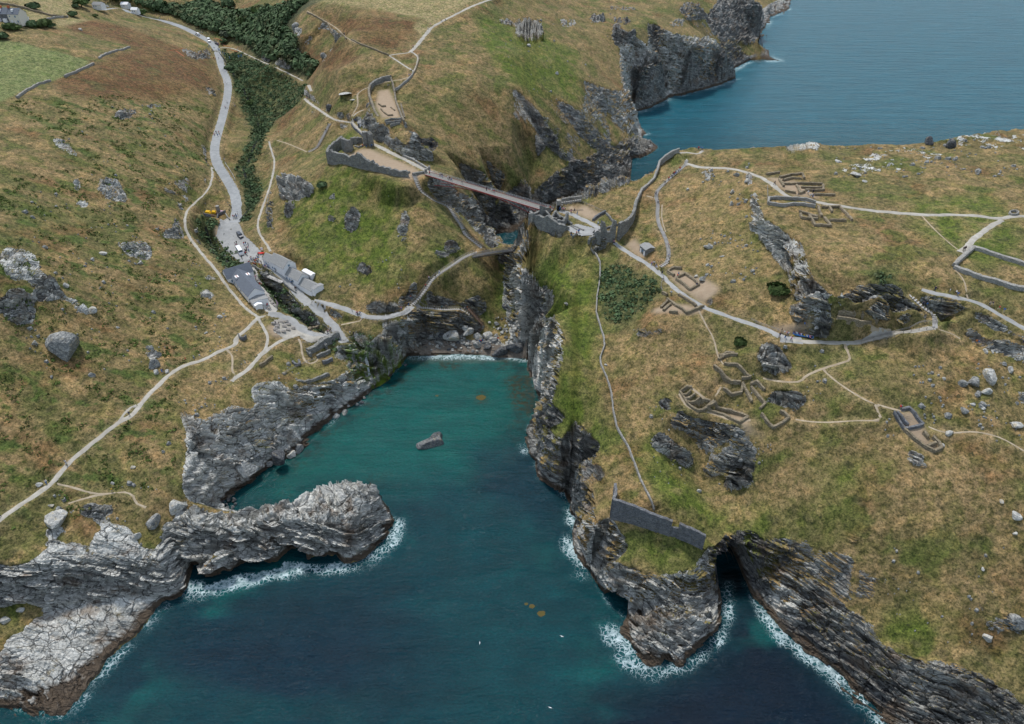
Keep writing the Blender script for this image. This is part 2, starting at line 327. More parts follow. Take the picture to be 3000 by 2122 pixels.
def seg_field(lines, widths, s, reach):
    """distance to polylines on the coarse grid (only within reach), plus normal blend"""
    nx = int((RX1 - RX0) / s) + 1; ny = int((RY1 - RY0) / s) + 1
    D = np.full((ny, nx), 1e3, np.float32)
    for L in lines:
        for (a, b) in zip(L[:-1], L[1:]):
            a = np.array(a[:2]); b = np.array(b[:2])
            lo = np.minimum(a, b) - reach; hi = np.maximum(a, b) + reach
            i0, i1 = max(0, int((lo[0] - RX0) / s)), min(nx, int((hi[0] - RX0) / s) + 2)
            j0, j1 = max(0, int((lo[1] - RY0) / s)), min(ny, int((hi[1] - RY0) / s) + 2)
            if i1 <= i0 or j1 <= j0: continue
            X = RX0 + np.arange(i0, i1) * s; Y = (RY0 + np.arange(j0, j1) * s)[:, None]
            d = b - a; L2 = max((d ** 2).sum(), 1e-9)
            t = np.clip(((X - a[0]) * d[0] + (Y - a[1]) * d[1]) / L2, 0, 1)
            dd = np.hypot(X - a[0] - t * d[0], Y - a[1] - t * d[1]).astype(np.float32)
            S = D[j0:j1, i0:i1]; np.minimum(S, dd, out=S)
    return D
def blur(A, r):
    if r < 1: return A
    for ax in (0, 1):
        pad = [(0, 0), (0, 0)]; pad[ax] = (r + 1, r)
        c = np.cumsum(np.pad(A, pad, mode='edge').astype(np.float64), axis=ax)
        A = ((c[2 * r + 1:] - c[:-2 * r - 1]) if ax == 0 else (c[:, 2 * r + 1:] - c[:, :-2 * r - 1])) / (2 * r + 1)
    return A.astype(np.float32)
def samp(A, x, y, s=RS):
    fx = np.clip((x - RX0) / s, 0, A.shape[1] - 1.001); fy = np.clip((y - RY0) / s, 0, A.shape[0] - 1.001)
    ix = fx.astype(np.int64); iy = fy.astype(np.int64); fx = (fx - ix).astype(np.float32); fy = (fy - iy).astype(np.float32)
    return (A[iy, ix] * (1 - fx) + A[iy, ix + 1] * fx) * (1 - fy) + (A[iy + 1, ix] * (1 - fx) + A[iy + 1, ix + 1] * fx) * fy
pts_, edges_ = build_tin()
H = raster_tin(pts_, edges_)
LM = fill_poly(LAND)
CS = 1.6
CD = seg_field([np.vstack([cxy])], None, CS, 45)          # distance to the coast, coarse
XX = RX0 + np.arange(NX) * RS; YY = (RY0 + np.arange(NY) * RS)[:, None]
cdist = samp(CD, np.broadcast_to(XX, (NY, NX)), np.broadcast_to(YY, (NY, NX)), CS)
def grow(A, r):
    for _ in range(r):
        B = A.copy(); B[1:] |= A[:-1]; B[:-1] |= A[1:]; B[:, 1:] |= A[:, :-1]; B[:, :-1] |= A[:, 1:]; A = B
    return A
gy, gx = np.gradient(blur(H, 1), RS)
steep = np.hypot(gx, gy) > 1.15
w = blur(grow(steep, 3).astype(np.float32), 2)             # cliffs stay crisp, everything else is rounded
w2 = blur(grow(steep, 11).astype(np.float32), 4)
H0 = H.copy(); Hc = blur(H, 1)
H = np.where(LM, blur(blur(H0, 2), 2) * (1 - w) + (Hc * .5 + H0 * .5) * w, H0)
H = np.where(LM, blur(blur(H0, 6), 6) * (1 - w2) + H * w2, H)
XXf = np.broadcast_to(XX, (NY, NX)); YYf = np.broadcast_to(YY, (NY, NX))
HN = fbm2(XXf / 22, YYf / 22, 4) * 1.1 + fbm2(XXf / 6, YYf / 6, 3) * .5
H = H + HN * sstep(0, 8, H) * LM
H = np.where(LM, np.maximum(H, np.minimum(cdist * 0.8, 1.0)), -np.minimum(0.3 + cdist * 0.5, 9.0))
print('terrain raster', round(time.time() - T0, 1))
# ------------------------------------------------------------------ ground: where a pixel of the photo lands on the terrain
def g3(px, py):
    dx, dy, dz = ray(px, py)
    n = math.sqrt(dx * dx + dy * dy + dz * dz)
    t = np.arange(60.0, 1500.0, 0.7) / n
    z = CAMH + dz * t
    h = samp(H, dx * t, dy * t)
    k = np.nonzero(z < np.maximum(h, 0))[0]
    if not len(k):
        return at(px, py, 60)
    k = k[0]
    a, b = t[max(k - 1, 0)], t[k]
    for _ in range(12):
        m = (a + b) / 2
        if CAMH + dz * m < max(float(samp(H, np.array([dx * m]), np.array([dy * m]))[0]), 0): b = m
        else: a = m
    return (dx * b, dy * b, CAMH + dz * b)
def gz(x, y):
    return float(samp(H, np.array([float(x)]), np.array([float(y)]))[0])
def gpoly(pts): return [g3(*p)[:2] for p in pts]
def mask(polys, soft=1):
    M = np.zeros((NY, NX), np.float32)
    for p in polys:
        M = np.maximum(M, fill_poly(gpoly(p)).astype(np.float32))
    return blur(M, soft) if soft else M

# flatten what people have levelled (photo polygon, height)
FLAT = [([(975,455),(1000,490),(1060,505),(1120,530),(1185,548),(1225,528),(1290,512),(1285,500),(1235,480),(1190,462),(1150,440),(1120,415),(1080,398),(1040,415),(1000,435)], 58, 2),
        ([(1088,345),(1080,310),(1085,275),(1110,255),(1150,255),(1165,300),(1185,355),(1150,365),(1110,362)], 68, 2),
        ([(1545,645),(1600,618),(1640,598),(1712,596),(1735,610),(1775,640),(1810,655),(1795,690),(1745,698),(1680,690),(1640,676),(1600,650)], 57, 1)]
FLAT += [([(765,778),(795,742),(835,765),(838,816),(790,792)],28.3,1),([(838,816),(835,765),(890,788),(950,850),(942,872),(912,880)],26.6,1),([(668,795),(725,772),(800,880),(815,905),(790,912),(735,908),(683,852)],26.2,1)]
for poly, z, sf in FLAT:
    m = blur(fill_poly([at(a, b, z)[:2] for a, b in poly]).astype(np.float32), sf)
    H = H * (1 - m) + z * m

# line features: (kind, width m, photo points)
ROUTES = [
 ('road', 6.5, [(300,30),(345,22),(385,38),(430,52),(480,62),(525,76),(560,92),(590,108),(625,128),(640,160),(650,200),(668,240),(668,275),(658,320),(648,360),(635,400),(627,440),(634,480),(660,520),(685,560),(695,600),(690,640),(684,652)]),
 ('footpath', 1.6, [(645,140),(680,140),(720,158),(760,178),(810,198),(850,218),(888,237)]),
 ('footpath', 2.2, [(905,250),(912,268)]),
 ('footpath', 2.2, [(893,290),(910,305),(940,325),(965,343),(985,352),(1005,358),(1030,358)]),
 ('footpath', 2.4, [(1030,358),(1045,375),(1060,392),(1075,405)]),
 ('footpath', 1.6, [(1032,352),(1042,330),(1065,318)]),
 ('stairway', 2.0, [(965,360),(955,385),(942,410),(928,435),(905,448)]),
 ('footpath', 0.9, [(905,448),(870,432),(840,420),(812,412)]),
 ('footpath', 1.4, [(788,414),(794,440),(804,465),(803,500),(790,550),(768,610),(752,660),(762,690),(785,722),(793,738)]),
 ('footpath', 3.0, [(1530,-30),(1400,10),(1350,35),(1300,60),(1262,82),(1245,105),(1215,140),(1200,155)]),
 ('footpath', 1.6, [(1205,152),(1226,165),(1222,190),(1215,205),(1205,225),(1190,240),(1165,262)]),
 ('footpath', 1.6, [(1205,205),(1180,190),(1150,170),(1140,162)]),
 ('footpath', 1.4, [(1140,162),(1170,158),(1200,155)]),
 ('footpath', 1.2, [(1200,225),(1170,235),(1130,240),(1100,250),(1060,262),(1045,280),(1050,305),(1036,330),(1030,350)]),
 ('ridge_path', 0.8, [(900,32),(950,60),(990,85),(1010,108),(1050,130),(1100,145),(1140,162)]),
 ('footpath', 3.0, [(1065,385),(1085,420),(1100,425),(1150,450),(1200,475),(1240,495),(1270,508)]),
 # shop yard and lanes
 ('lane', 5.0, [(700,748),(740,752),(790,775),(830,808),(860,845),(880,868),(905,893)]),
 ('lane', 4.0, [(895,880),(925,905),(955,930),(985,965),(1010,1000)]),
 ('lane', 3.6, [(910,880),(960,890),(1000,902),(1040,918),(1070,928),(1100,930),(1150,928),(1185,915),(1205,900)]),
 ('footpath', 1.2, [(1000,953),(1030,948),(1055,940),(1062,930)]),
 ('lane', 4.4, [(785,915),(820,925),(850,940),(880,960),(900,975),(940,985),(965,972)]),
 ('footpath', 1.8, [(755,932),(790,922),(800,915)]),
 ('footpath', 1.6, [(610,560),(624,515),(620,490)][::-1] + [(565,600),(545,620),(540,650),(550,690),(580,730),(610,765),(640,800),(655,825),(690,870),(715,900),(750,925),(757,932)]),
 ('footpath', 2.2, [(757,932),(735,950),(720,970),(700,980),(690,995),(692,1010),(665,1022),(640,1030),(615,1045),(590,1058),(560,1065),(530,1075),(505,1092),(480,1110),(470,1125),(440,1150),(420,1175),(405,1195),(390,1215),(375,1225),(340,1242),(300,1275),(250,1315),(210,1348),(180,1380),(150,1420),(110,1447),(60,1480),(20,1505),(-20,1540)]),
 ('footpath', 1.4, [(757,935),(775,965),(785,985),(783,1010),(775,1030),(755,1040)]),
 ('footpath', 2.2, [(870,985),(840,990),(810,1005),(785,1025),(760,1045),(742,1065),(725,1085),(700,1100),(678,1118)]),
 ('footpath', 1.0, [(665,1025),(680,1040),(682,1060),(678,1085),(690,1100)]),
 ('footpath', 1.4, [(345,1242),(360,1215),(385,1190),(400,1188)]),
 ('footpath', 0.9, [(160,1415),(220,1430),(280,1450),(340,1445),(370,1440),(395,1455),(395,1475),(430,1490)]),
 ('footpath', 0.9, [(200,1475),(260,1455),(340,1445)]),
 # castle stairs on the mainland
 ('stairway', 1.7, [(1212,513),(1225,545),(1245,575),(1270,592),(1305,600),(1320,615),(1335,640),(1350,660),(1358,678)]),
 ('stairway', 1.7, [(1358,678),(1370,695),(1395,715),(1410,730)]),
 ('stairway', 2.0, [(1205,898),(1230,875),(1250,845),(1262,820),(1290,800),(1330,775),(1365,750),(1395,742)]),
 ('stairway', 1.6, [(1215,900),(1260,905),(1310,908),(1350,905),(1375,915),(1400,945)]),
 # island
 ('footpath', 3.2, [(1640,618),(1670,625),(1710,645),(1745,662),(1775,680)]),
 ('footpath', 2.6, [(1800,712),(1830,735),(1860,752),(1900,775),(1940,808),(1965,835),(1990,855),(2020,875),(2060,900),(2110,918),(2160,938),(2200,950),(2250,965),(2285,985)]),
 ('viewpoint_path', 5.0, [(2285,992),(2310,995),(2350,998)]),
 ('footpath', 2.4, [(2320,1000),(2400,1003),(2470,1006),(2515,1004),(2560,992),(2620,980),(2680,965),(2740,958)]),
 ('stairway', 1.6, [(2740,958),(2735,935),(2710,910),(2690,885),(2670,862)]),
 ('footpath', 2.6, [(2700,850),(2740,858),(2800,872),(2850,880),(2900,905),(2950,935),(3010,970)]),
 ('stairway', 1.7, [(1935,785),(1955,770),(1960,745),(1955,715),(1945,690),(1930,660),(1925,630),(1928,600),(1921,578),(1925,560),(1945,540),(1965,520),(1990,500),(2010,482),(2012,468)]),
 ('footpath', 2.0, [(1990,450),(2015,445),(2045,455),(2060,440)]),
 ('footpath', 2.6, [(2012,480),(2050,492),(2100,492),(2150,495),(2190,505),(2230,520),(2265,540),(2285,560),(2310,578),(2340,585),(2385,590),(2420,598),(2460,603),(2530,615),(2600,622),(2700,630),(2800,630),(2870,632),(2920,642),(2945,640),(2980,632),(3020,636)]),
 ('footpath', 2.4, [(2935,645),(2900,665),(2870,685),(2845,710),(2825,730),(2812,740)]),
 ('trail', 0.8, [(2040,895),(2060,935),(2075,965),(2090,990),(2098,1020),(2105,1050),(2120,1070)]),
 ('stepping_path', 1.2, [(2475,1012),(2485,1035),(2495,1055),(2460,1065),(2410,1080),(2360,1100),(2345,1122),(2300,1120),(2235,1110)]),
 ('trail', 1.0, [(2412,1083),(2445,1115),(2490,1145),(2530,1170),(2565,1185),(2620,1200),(2650,1205)]),
 ('trail', 0.8, [(2330,1230),(2380,1238),(2440,1238),(2500,1232),(2575,1232)]),
 ('trail', 0.7, [(2565,1185),(2575,1210),(2580,1230)]),
 ('trail', 0.8, [(2720,1250),(2760,1268),(2800,1270),(2850,1262),(2900,1270),(2950,1290),(3010,1330)]),
 ('trail', 0.8, [(2450,935),(2500,935),(2560,955),(2610,968)]),
 ('trail', 0.8, [(2740,960),(2790,975),(2810,1000)]),
 ('trail', 0.7, [(2800,790),(2825,820),(2835,860),(2838,878)]),
 ('trail', 0.6, [(2700,632),(2740,675),(2790,720),(2810,735)]),
 ('stepping_path', 1.0, [(875,992),(883,1010),(884,1035),(892,1055),(905,1068),(925,1062),(932,1052)]),
 ('stepping_path', 1.0, [(2115,1125),(2105,1145),(2092,1170)]),
 ('trail', 1.4, [(2020,1130),(2050,1155),(2090,1180),(2070,1195)]),
 ('trail', 1.6, [(1992,1150),(2010,1190),(2040,1210),(2070,1200),(2120,1225),(2160,1240),(2200,1225)]),
 ('trail', 0.9, [(1895,575),(1925,582)]),
 ('trail', 0.6, [(1940,600),(1938,640),(1950,680)]),
 ('stream', 2.0, [(640,150),(665,185),(695,240),(730,300),(755,345),(760,400),(735,450),(705,490),(745,560),(740,600),(700,640)]),
 ('stream', 1.8, [(600,660),(615,710),(660,762),(730,815),(790,842),(850,908),(930,962),(1000,997),(1045,1014),(1060,1022)]),
]
YARDS = [
 ('car_park', [(640,665),(655,645),(690,645),(700,660),(712,690),(745,720),(768,745),(760,765),(735,772),(700,768),(680,755),(650,725),(632,695)]),
 ('terrace', [(720,770),(745,785),(760,820),(795,870),(810,905),(805,920),(780,915),(765,900),(745,860),(700,775)]),
 ('picnic_ground', [(800,940),(830,930),(880,965),(905,975),(960,970),(972,985),(940,1000),(900,1005),(870,985),(840,995),(800,975)]),
 ('gravel_floor', [(1660,665),(1690,658),(1745,672),(1790,690),(1760,700),(1700,695),(1665,680)]),
]
for kind, poly in YARDS[:3]:
    m = blur(fill_poly(gpoly(poly)).astype(np.float32), 2)
    H = H * (1 - m) + blur(blur(H, 6), 4) * m
def smooth_line(P, step=1.5):
    P = np.array(P, float)
    for _ in range(2):
        Q = [P[0]]
        for a, b in zip(P[:-1], P[1:]):
            Q += [a * .75 + b * .25, a * .25 + b * .75]
        Q.append(P[-1]); P = np.array(Q)
    d = np.r_[0, np.cumsum(np.hypot(*(P[1:, :2] - P[:-1, :2]).T))]
    n = max(3, int(d[-1] / step))
    t = np.linspace(0, d[-1], n)
    return np.stack([np.interp(t, d, P[:, k]) for k in range(P.shape[1])], 1)
route_w = []
for kind, w_, P in ROUTES:
    L = []
    for p in P:
        q = g3(*p)
        if not L or 0.5 < math.hypot(q[0] - L[-1][0], q[1] - L[-1][1]): L.append(q)
    route_w.append((kind, w_, smooth_line(L)))
# cut a level bench under every route
near = np.zeros((NY, NX), np.float32); lvl = np.zeros((NY, NX), np.float32); best = np.full((NY, NX), 1e3, np.float32)
for kind, w_, L in route_w:
    if kind in ('stream',): continue
    zz = np.convolve(np.pad(L[:, 2], 3, mode='edge'), np.ones(7) / 7, 'valid')
    L[:, 2] = zz
    for (a, b) in zip(L[:-1], L[1:]):
        rr = w_ * 0.5 + 3.2
        i0, i1 = int((min(a[0], b[0]) - rr - RX0) / RS), int((max(a[0], b[0]) + rr - RX0) / RS) + 2
        j0, j1 = int((min(a[1], b[1]) - rr - RY0) / RS), int((max(a[1], b[1]) + rr - RY0) / RS) + 2
        if i0 < 0 or j0 < 0 or i1 > NX or j1 > NY: continue
        X = RX0 + np.arange(i0, i1) * RS; Y = (RY0 + np.arange(j0, j1) * RS)[:, None]
        d = b[:2] - a[:2]; t = np.clip(((X - a[0]) * d[0] + (Y - a[1]) * d[1]) / max((d ** 2).sum(), 1e-9), 0, 1)
        dd = (np.hypot(X - a[0] - t * d[0], Y - a[1] - t * d[1]) - w_ * 0.5).astype(np.float32)
        S = best[j0:j1, i0:i1]; m = dd < S
        S[m] = dd[m]; lvl[j0:j1, i0:i1][m] = (a[2] + t * (b[2] - a[2]))[m]
wv = 1 - sstep(0.3, 3.0, best)
H = H * (1 - wv) + lvl * wv
pathmask = 1 - sstep(-0.2, 1.6, best)
worn = 1 - sstep(0.0, 3.5, best)
sb = seg_field([L for k, w_, L in route_w if k == 'stream'], None, RS, 8)
H = H - 1.2 * (1 - sstep(0.5, 4, sb)) * LM
streamveg = (1 - sstep(3.0, 7.5, sb))

Z = {}
Z['field'] = mask([[(0,115),(60,125),(130,145),(200,160),(262,180),(256,192),(182,227),(78,260),(0,299),(-300,330),(-300,110)]], 1)
Z['straw'] = mask([[(60,8),(190,0),(225,20),(215,45),(170,50),(55,22)],[(-200,-60),(230,-60),(200,5),(60,10),(-200,0)],[(60,25),(150,45),(110,62),(60,60)],[(160,60),(200,52),(265,58),(230,68),(170,78)],
    [(900,10),(1000,0),(1400,-60),(1430,0),(1260,80),(1240,55),(1000,15)],[(1230,60),(1260,85),(1240,110),(1210,80)]], 2)
Z['bracken'] = mask([[(190,60),(300,60),(500,130),(620,170),(640,260),(560,270),(420,300),(300,290),(180,270),(150,240),(260,200),(400,140),(200,90)],
    [(900,30),(1080,50),(1220,60),(1235,85),(1150,155),(1060,125),(1000,95)],[(900,100),(1060,160),(1040,180),(960,230),(900,180),(830,120)],[(820,340),(880,300),(860,350),(800,395)]], 6)
Z['forest'] = mask([[(230,-20),(1000,-20),(900,25),(860,60),(880,130),(925,200),(900,235),(800,190),(700,130),(640,110),(560,75),(400,30),(300,20)]], 4)
Z['dgreen'] = mask([[(650,160),(720,150),(900,245),(885,290),(800,360),(740,460),(770,560),(720,620),(690,600),(730,500),(745,400),(700,300),(670,230)],
    [(1757,790),(1830,770),(1920,825),(1930,865),(1870,915),(1835,960),(1785,945),(1752,900)],
    [(2540,800),(2600,790),(2610,850),(2560,860)],[(2110,830),(2135,825),(2145,860),(2120,870)]], 4)
Z['green'] = mask([[(830,600),(960,500),(1190,580),(1200,700),(1190,860),(1100,860),(950,800),(850,700)],[(985,475),(1190,550),(1190,580),(1080,550),(980,500)],
    [(1530,700),(1600,725),(1740,745),(1760,800),(1750,960),(1740,1200),(1850,1350),(1720,1290),(1600,1250),(1660,1000),(1570,850)],
    [(1790,1530),(2040,1620),(2010,1665),(1900,1650),(1780,1560)],[(1870,1350),(1900,1250),(2000,1400),(2100,1500),(2500,1500),(2450,1600),(2200,1600),(1950,1500)],
    [(1400,40),(1700,150),(1700,300),(1500,250),(1400,120)],[(960,420),(1060,370),(1040,420),(970,470)],[(1240,720),(1400,730),(1320,800),(1240,860)],
    [(2400,1380),(2560,1360),(2560,1440),(2400,1500)],[(2500,1850),(2700,1780),(2850,1820),(2700,1900),(2560,1880)],[(2660,590),(2900,560),(3000,700),(2900,780),(2700,700)],
    [(850,1080),(940,1060),(950,1100),(880,1118)],[(0,1730),(150,1765),(60,1810),(0,1820)],[(1420,880),(1480,800),(1500,830),(1470,900)],[(400,1560),(465,1560),(465,1600),(400,1600)]], 5)
Z['shrub'] = mask([[(-300,500),(0,520),(300,480),(560,690),(640,960),(520,1120),(540,1450),(300,1500),(0,1560),(-300,1600)],[(0,300),(350,280),(620,320),(600,600),(450,600),(200,450)]], 8)
Z['bare'] = mask([[(1000,478),(1020,455),(1060,437),(1090,438),(1125,455),(1185,480),(1225,500),(1245,512),(1195,525),(1130,508),(1060,490)],
    [(1655,605),(1712,600),(1765,630),(1738,648),(1700,632),(1665,615)],[(1110,265),(1140,262),(1158,300),(1175,345),(1120,345),(1100,310)],
    [(1950,790),(1985,790),(2090,830),(2110,850),(2060,890),(2000,850)],[(1910,910),(1960,890),(2040,900),(2060,920),(2000,920),(1920,920)],
    [(2250,520),(2330,530),(2400,580),(2330,575),(2280,545)],[(2250,960),(2350,940),(2420,935),(2380,965),(2290,975)],[(1860,700),(1900,740),(1880,755),(1830,720)],
    [(2630,1215),(2680,1200),(2700,1240),(2720,1290),(2760,1310),(2730,1325),(2690,1300),(2650,1260)],[(2120,1210),(2180,1215),(2200,1260),(2260,1285),(2180,1270)],
    [(780,960),(830,940),(880,965),(860,985),(800,985)],[(650,655),(635,665),(628,690),(640,700)]], 1)
Z['norock'] = mask([[(2425,892),(2560,886),(2650,915),(2720,948),(2740,990),(2450,1000),(2385,950)],[(2010,1000),(2300,1010),(2700,970),(2820,1000),(3050,1090),(3050,1600),(2800,1700),(2450,1600),(2330,1500),(2260,1330),(2240,1210),(2010,1230)],[(1240,380),(1560,370),(1580,530),(1490,560),(1400,600),(1340,560),(1290,500)],[(880,230),(1080,230),(1060,330),(960,330)],[(1160,540),(1260,540),(1330,620),(1380,700),(1200,700)],[(640,190),(652,430),(590,420),(590,200)],[(560,560),(625,600),(640,670),(560,690)],
    [(1225,740),(1480,740),(1460,880),(1225,870)],[(1530,650),(1600,690),(1700,735),(1750,900),(1700,940),(1640,920),(1570,850),(1535,780)],[(830,540),(1200,540),(1190,880),(830,860)],[(1100,260),(1230,230),(1240,400),(1210,400),(1180,280)]], 2)
Z['tan'] = mask([[(480,1100),(620,1060),(760,1100),(780,1130),(600,1200),(500,1150)],[(560,1150),(600,1200),(560,1350),(530,1420),(520,1250)],[(370,1230),(440,1225),(430,1290),(385,1290)],[(40,1520),(200,1500),(400,1560),(380,1600),(150,1600),(60,1580)],
    [(620,560),(700,700),(740,880),(780,1000),(700,1080),(640,1000),(640,850),(560,720)],[(940,560),(970,520),(860,500),(820,520),(840,560)],[(1000,870),(1190,870),(1190,900),(1100,910),(960,880)],
    [(1880,560),(2000,470),(2200,530),(2200,680),(2240,840),(2100,880),(2000,800),(1960,650)],[(2220,560),(2420,640),(2460,820),(2390,820),(2340,680)],[(1890,900),(2050,960),(2100,1100),(1990,1150),(1800,1150),(1780,1050),(1880,1000)],
    [(1700,60),(1820,120),(1850,300),(1870,380),(1800,380),(1780,250)],[(1150,390),(1200,380),(1215,410),(1180,420)],[(1080,340),(1100,350),(1060,400),(1030,385)],[(1760,560),(1880,530),(1830,640),(1790,640)],
    [(2500,1250),(2900,1200),(3000,1500),(2700,1550),(2600,1400)],[(1580,1220),(1620,1180),(1640,1280),(1600,1270)],[(250,290),(420,310),(400,380),(250,350)]], 8)
LZ = lambda pts, w_: 1 - sstep(w_ * .5, w_, seg_field([gl(pts)], None, RS, w_ + 2))
def gl(pts): return [g3(*p)[:2] for p in pts]
